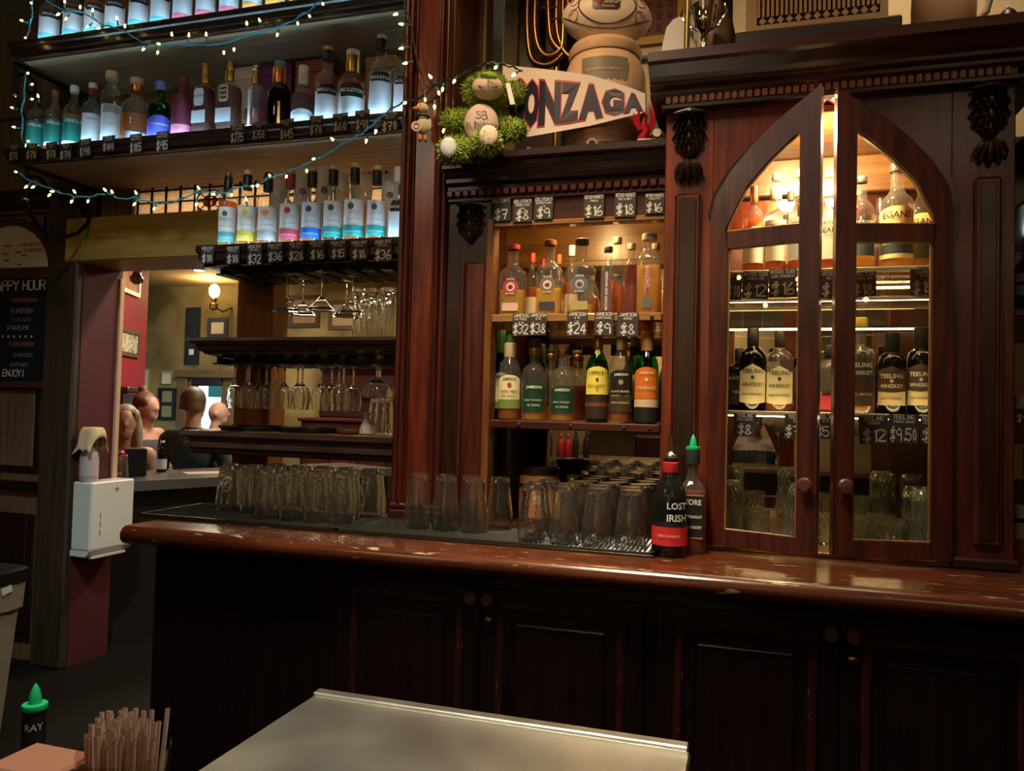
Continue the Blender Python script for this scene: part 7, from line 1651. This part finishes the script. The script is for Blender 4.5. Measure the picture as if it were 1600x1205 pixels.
# speed rail shelf with two pourer bottles, straw cup and a napkin
sr = thing('speed_rail', 'stainless speed rail shelf for bottles beside the cooler', 'shelf', (-1.08, .95, 0))
MB().bbox(-1.42, -.735, .70, 1.18, .54, .56, .004).build('tray', STEEL, sr, world=True)
for x in (-1.38, -.78): MB().box(x - .015, x + .015, .75, .78, 0, .54).box(x - .015, x + .015, 1.10, 1.13, 0, .54).build('leg', STEEL, sr, world=True)
def rail_bottle(label, px, py, c, col_top, gl_):
    tp_ = atd(px, py, c); h = .31; base = tp_.z - h - .042
    t = thing('pourer_bottle', label, 'bottle', (tp_.x, tp_.y, .5604), face_cam(tp_)); h = tp_.z - .5604 - .042
    prof = [(0, .036), (.01, .038), (h * .58, .038), (h * .68, .030), (h * .76, .017), (h * .80, .0165), (h, .0165)]
    MB().loft(prof, 20).build('glass', gl_, t, 50)
    MB().loft([(h * .80, .0178), (h - .001, .0178)], 18, cap0=False, cap1=False).build('neck_sleeve', capm((.008, .010, .016)), t, True)
    pourer(t, h, GREENP, 'green')
    mb = bent_text(MB(), printed('RAY', .02), 0, h * .92, .0186, .011); mb.build('lettering', capm((.5, .45, .36)), t, fix=False)
rail_bottle('black necked bottle with bright green pourer in the speed rail', 56, 1068, 1.28, None, GL['brown'])
rail_bottle('second bottle with green pourer hidden behind the straws', 200, 1131, 1.14, None, GL['dark'])
sp = atd(195, 1152, 1.02); zb = .62
t = thing('straw_cup', 'clear cup of cocktail straws beside the cooler', 'cup', (sp.x, sp.y, zb + .0004), 0)
MB().bbox(-.056 + sp.x, .075 + sp.x - .012, sp.y - .07, sp.y + .07, .5604, zb, .004).build('cup_stand', STEEL, None, label='small steel riser under the straw cup', cat='riser')
MB().loft([(0, .042), (.004, .044), (.30, .058)], 28, cap1=False).build('cup', glass('cup_plastic', (.80, .66, .58), 1.4, .15), t, 50)
rr = random.Random(9); stm = [MB().tube([(0, 0, 0), (0, 0, L)], .0032, 6, caps=False).mesh('straw', plain('straw_plastic_%d' % i, c, .35), True) for i, (L, c) in enumerate(((.325, (.62, .38, .30)), (.335, (.66, .48, .40)), (.318, (.50, .30, .20))))]
for k in range(150):
    a, r = rr.uniform(0, 2 * PI), .052 * math.sqrt(rr.random()); lean = rr.uniform(.0, .035)
    link('straw', stm[k % 3], t, (r * .62 * math.cos(a), r * .62 * math.sin(a), .004), (-lean * math.sin(a) * 2.0 * r / .05, lean * math.cos(a) * 2.0 * r / .05, 0))
np_ = atd(72, 1188, 1.02)
MB().bbox(-.06, .045, -.04, .04, .5604, np_.z, .004).build('napkin_stack', plain('peach_paper', (.26, .11, .065), .8), None, loc=(np_.x, np_.y, 0), label='stack of peach paper napkins beside the straw cup', cat='napkins')

# ================================================================== CUSTOMER SIDE (seen in the mirrors)
cb = thing('customer_bar', 'long dark customer bar top opposite the back bar', 'bar', (0, -.1, 0))
MB().bbox(-3.2, 2.4, -.28, .24, 1.01, 1.05, .008).build('top', wood('bar_top_wood', (.05, .02, .01), (.14, .06, .025), .25, 'X', 4), cb, world=True)
MB().bbox(-3.2, 2.4, -.16, .18, 0, 1.01, .004).build('front', DARKV, cb, world=True)
def vpos(px, py, zt, ym=2.81):          # real place of something seen in the mirror at height zt
    d = ray(px, py); tt = (zt - H) / d.z; return Vector((d.x * tt, 2 * ym - d.y * tt, zt))
ZB = 1.0504
for px, h, r, c, cap, lab in ((876, .17, .030, (.42, .02, .015), (.45, .02, .015), 'red ketchup squeeze bottle on the customer bar, left of a twin'), (887, .17, .030, (.42, .02, .015), (.45, .02, .015), 'red ketchup squeeze bottle on the customer bar, right of its twin'), (842, .11, .028, (.62, .42, .05), (.7, .5, .1), 'yellow mustard jar on the customer bar'), (851, .11, .028, (.62, .42, .05), (.7, .5, .1), 'second yellow mustard jar on the customer bar'), (858, .21, .022, (.02, .015, .015), (.6, .6, .6), 'dark sauce bottle with white cap on the customer bar'), (899, .20, .024, (.03, .015, .01), (.05, .03, .02), 'brown vinegar bottle on the customer bar'), (916, .20, .024, (.03, .012, .01), (.05, .03, .02), 'dark sauce bottle on the customer bar')):
    p = vpos(px, 714, ZB); yy = .10; k = (2 * 2.81 - yy) / (2 * 2.81 - p.y); x = p.x * k
    t = thing('condiment_bottle', lab, 'bottle', (x, yy, ZB)); MB().loft([(0, r * .9), (.006, r), (h * .55, r), (h * .68, r * .8), (h * .78, r * .4), (h * .84, r * .38)], 18).build('body', capm(c), t, 50)
    MB().loft([(h * .84, r * .5), (h * .94, r * .45), (h, r * .2)], 14).build('cap', capm(cap), t, 50)
t = thing('dining_chair', 'maroon leather dining chair with studs behind the customer bar', 'chair', (-.75, -1.3, 0), PI)
CH = plain('maroon_leather', (.07, .012, .018), .4)
MB().bbox(-.22, .22, -.22, .22, .62, .70, .02).build('seat', CH, t); MB().bbox(-.22, .22, .18, .23, .78, 1.18, .02).build('backrest', CH, t)
for x in (-.19, .19):
    for y in (-.19, .20): MB().box(x - .018, x + .018, y - .018, y + .018, 0, .62 if y < 0 else .79).build('leg', DARKV, t)
for k in range(7): MB().ell((-.18 + k * .06, .235, 1.15), .008, 8, 6).build('stud', GOLD, t, 'all')
MB().bbox(-1.6, -.2, -2.98, -2.7, 1.30, 1.35, .006).build('wall_ledge', SHELFW, None, label='pale wooden ledge on the tan wall of the customer side', cat='ledge')
# the photographer, behind the phone
def photographer():
    t = thing('person', 'person in a black sleeveless top holding up a phone, seen only in the mirrors', 'person', (.06, -.56, 0), PI)
    hz = 1.40
    parts = [((0, .0, hz), (.076, .093, .108)), ((0, -.04, hz - .07), (.052, .055, .055)), ((0, .01, hz - .08), .054, (0, .03, hz - .20), .058), ((0, .03, hz - .36), (.16, .10, .17)), ((0, .04, hz - .58), (.145, .105, .16)), ((0, .05, hz - .72), (.17, .13, .12)), ((-.15, .03, hz - .235), .058, (.15, .03, hz - .235), .058),
             ((0, -.10, hz - .015), (.014, .022, .020)), ((-.077, .015, hz - .01), (.012, .018, .028)), ((.077, .015, hz - .01), (.012, .018, .028))]
    for s_ in (-1, 1):
        sh = Vector((s_ * .18, .02, hz - .26)); el = Vector((s_ * .25, -.20, hz - .40)); wr = Vector((s_ * .11, -.42, hz - .11))
        parts += [(sh, .052, el, .042), (el, .042, wr, .028), (wr, .029, wr + Vector((-s_ * .015, -.05, .04)), .034)]
        for f_ in range(4): parts.append((wr + Vector((-s_ * .01, -.065, .03 + f_ * .019)), .0095, wr + Vector((-s_ * .055, -.088, .034 + f_ * .019)), .008))
        parts.append((wr + Vector((-s_ * .02, -.05, .045)), .011, wr + Vector((-s_ * .05, -.058, .075)), .009))
        parts += [((s_ * .10, .03, hz - .74), .085, (s_ * .13, -.05, .35), .055), ((s_ * .13, -.05, .35), .055, (s_ * .13, .0, .07), .042)]
    me = blob_mesh(parts, .013, 2)
    paint(me, [SKIN, BLKT], lambda c: 0 if (c.z > hz - .27 or abs(c.x) > .165 or c.y < -.12) else 1); link('body', me, t)
    hme = blob_mesh([((0, .03, hz + .03), (.086, .098, .10)), ((0, .07, hz - .05), (.075, .05, .10))], .012, 2)
    bm = bmesh.new(); bm.from_mesh(hme); bmesh.ops.delete(bm, geom=[v for v in bm.verts if v.co.y < -.03 and v.co.z < hz + .06], context='VERTS'); bm.to_mesh(hme); bm.free(); hme.materials.clear(); hme.materials.append(plain('hair_dark', (.03, .018, .012), .5)); link('hair', hme, t)
    for s_ in (-1, 1): MB().ell((s_ * .030, -.088, hz + .012), (.011, .006, .006)).build('eye', INK, t, 'all')
photographer()
ph = thing('phone', 'black phone held up by the person in the mirrors', 'phone', (.0, -.03, 1.345)); MB().bbox(-.08, .08, -.004, .004, 0, .074, .002).build('case', BLACK, ph); MB().box(-.076, .076, -.0047, -.004, .003, .071).build('screen', glow('phone_screen', (.35, .6, .9), .8), ph)

# bare bulbs added over the customer side to put glints in glasses and bottles
for i in range(12):
    x, y, zz = -3.0 + i * .46, (-.55, -1.15, -.85)[i % 3], (2.3, 2.5, 2.2)[i % 3]
    t = thing('glint_bulb', 'added bare bulb over the customer side for glints in the glassware', 'lamp', (x, y, zz), group='added glint bulbs over the customer side')
    MB().ell((0, 0, 0), .019, 16, 10).build('bulb', glow('glint_bulb_glow', (1, .76, .44), 75), t, 'all')
    MB().loft([(.02, .016), (.05, .014), (.055, .005)], 12).build('cap', BRASS, t, 50); MB().tube([(0, 0, .05), (0, 0, CEIL - zz)], .004, 6).build('cord', BLACK, t)
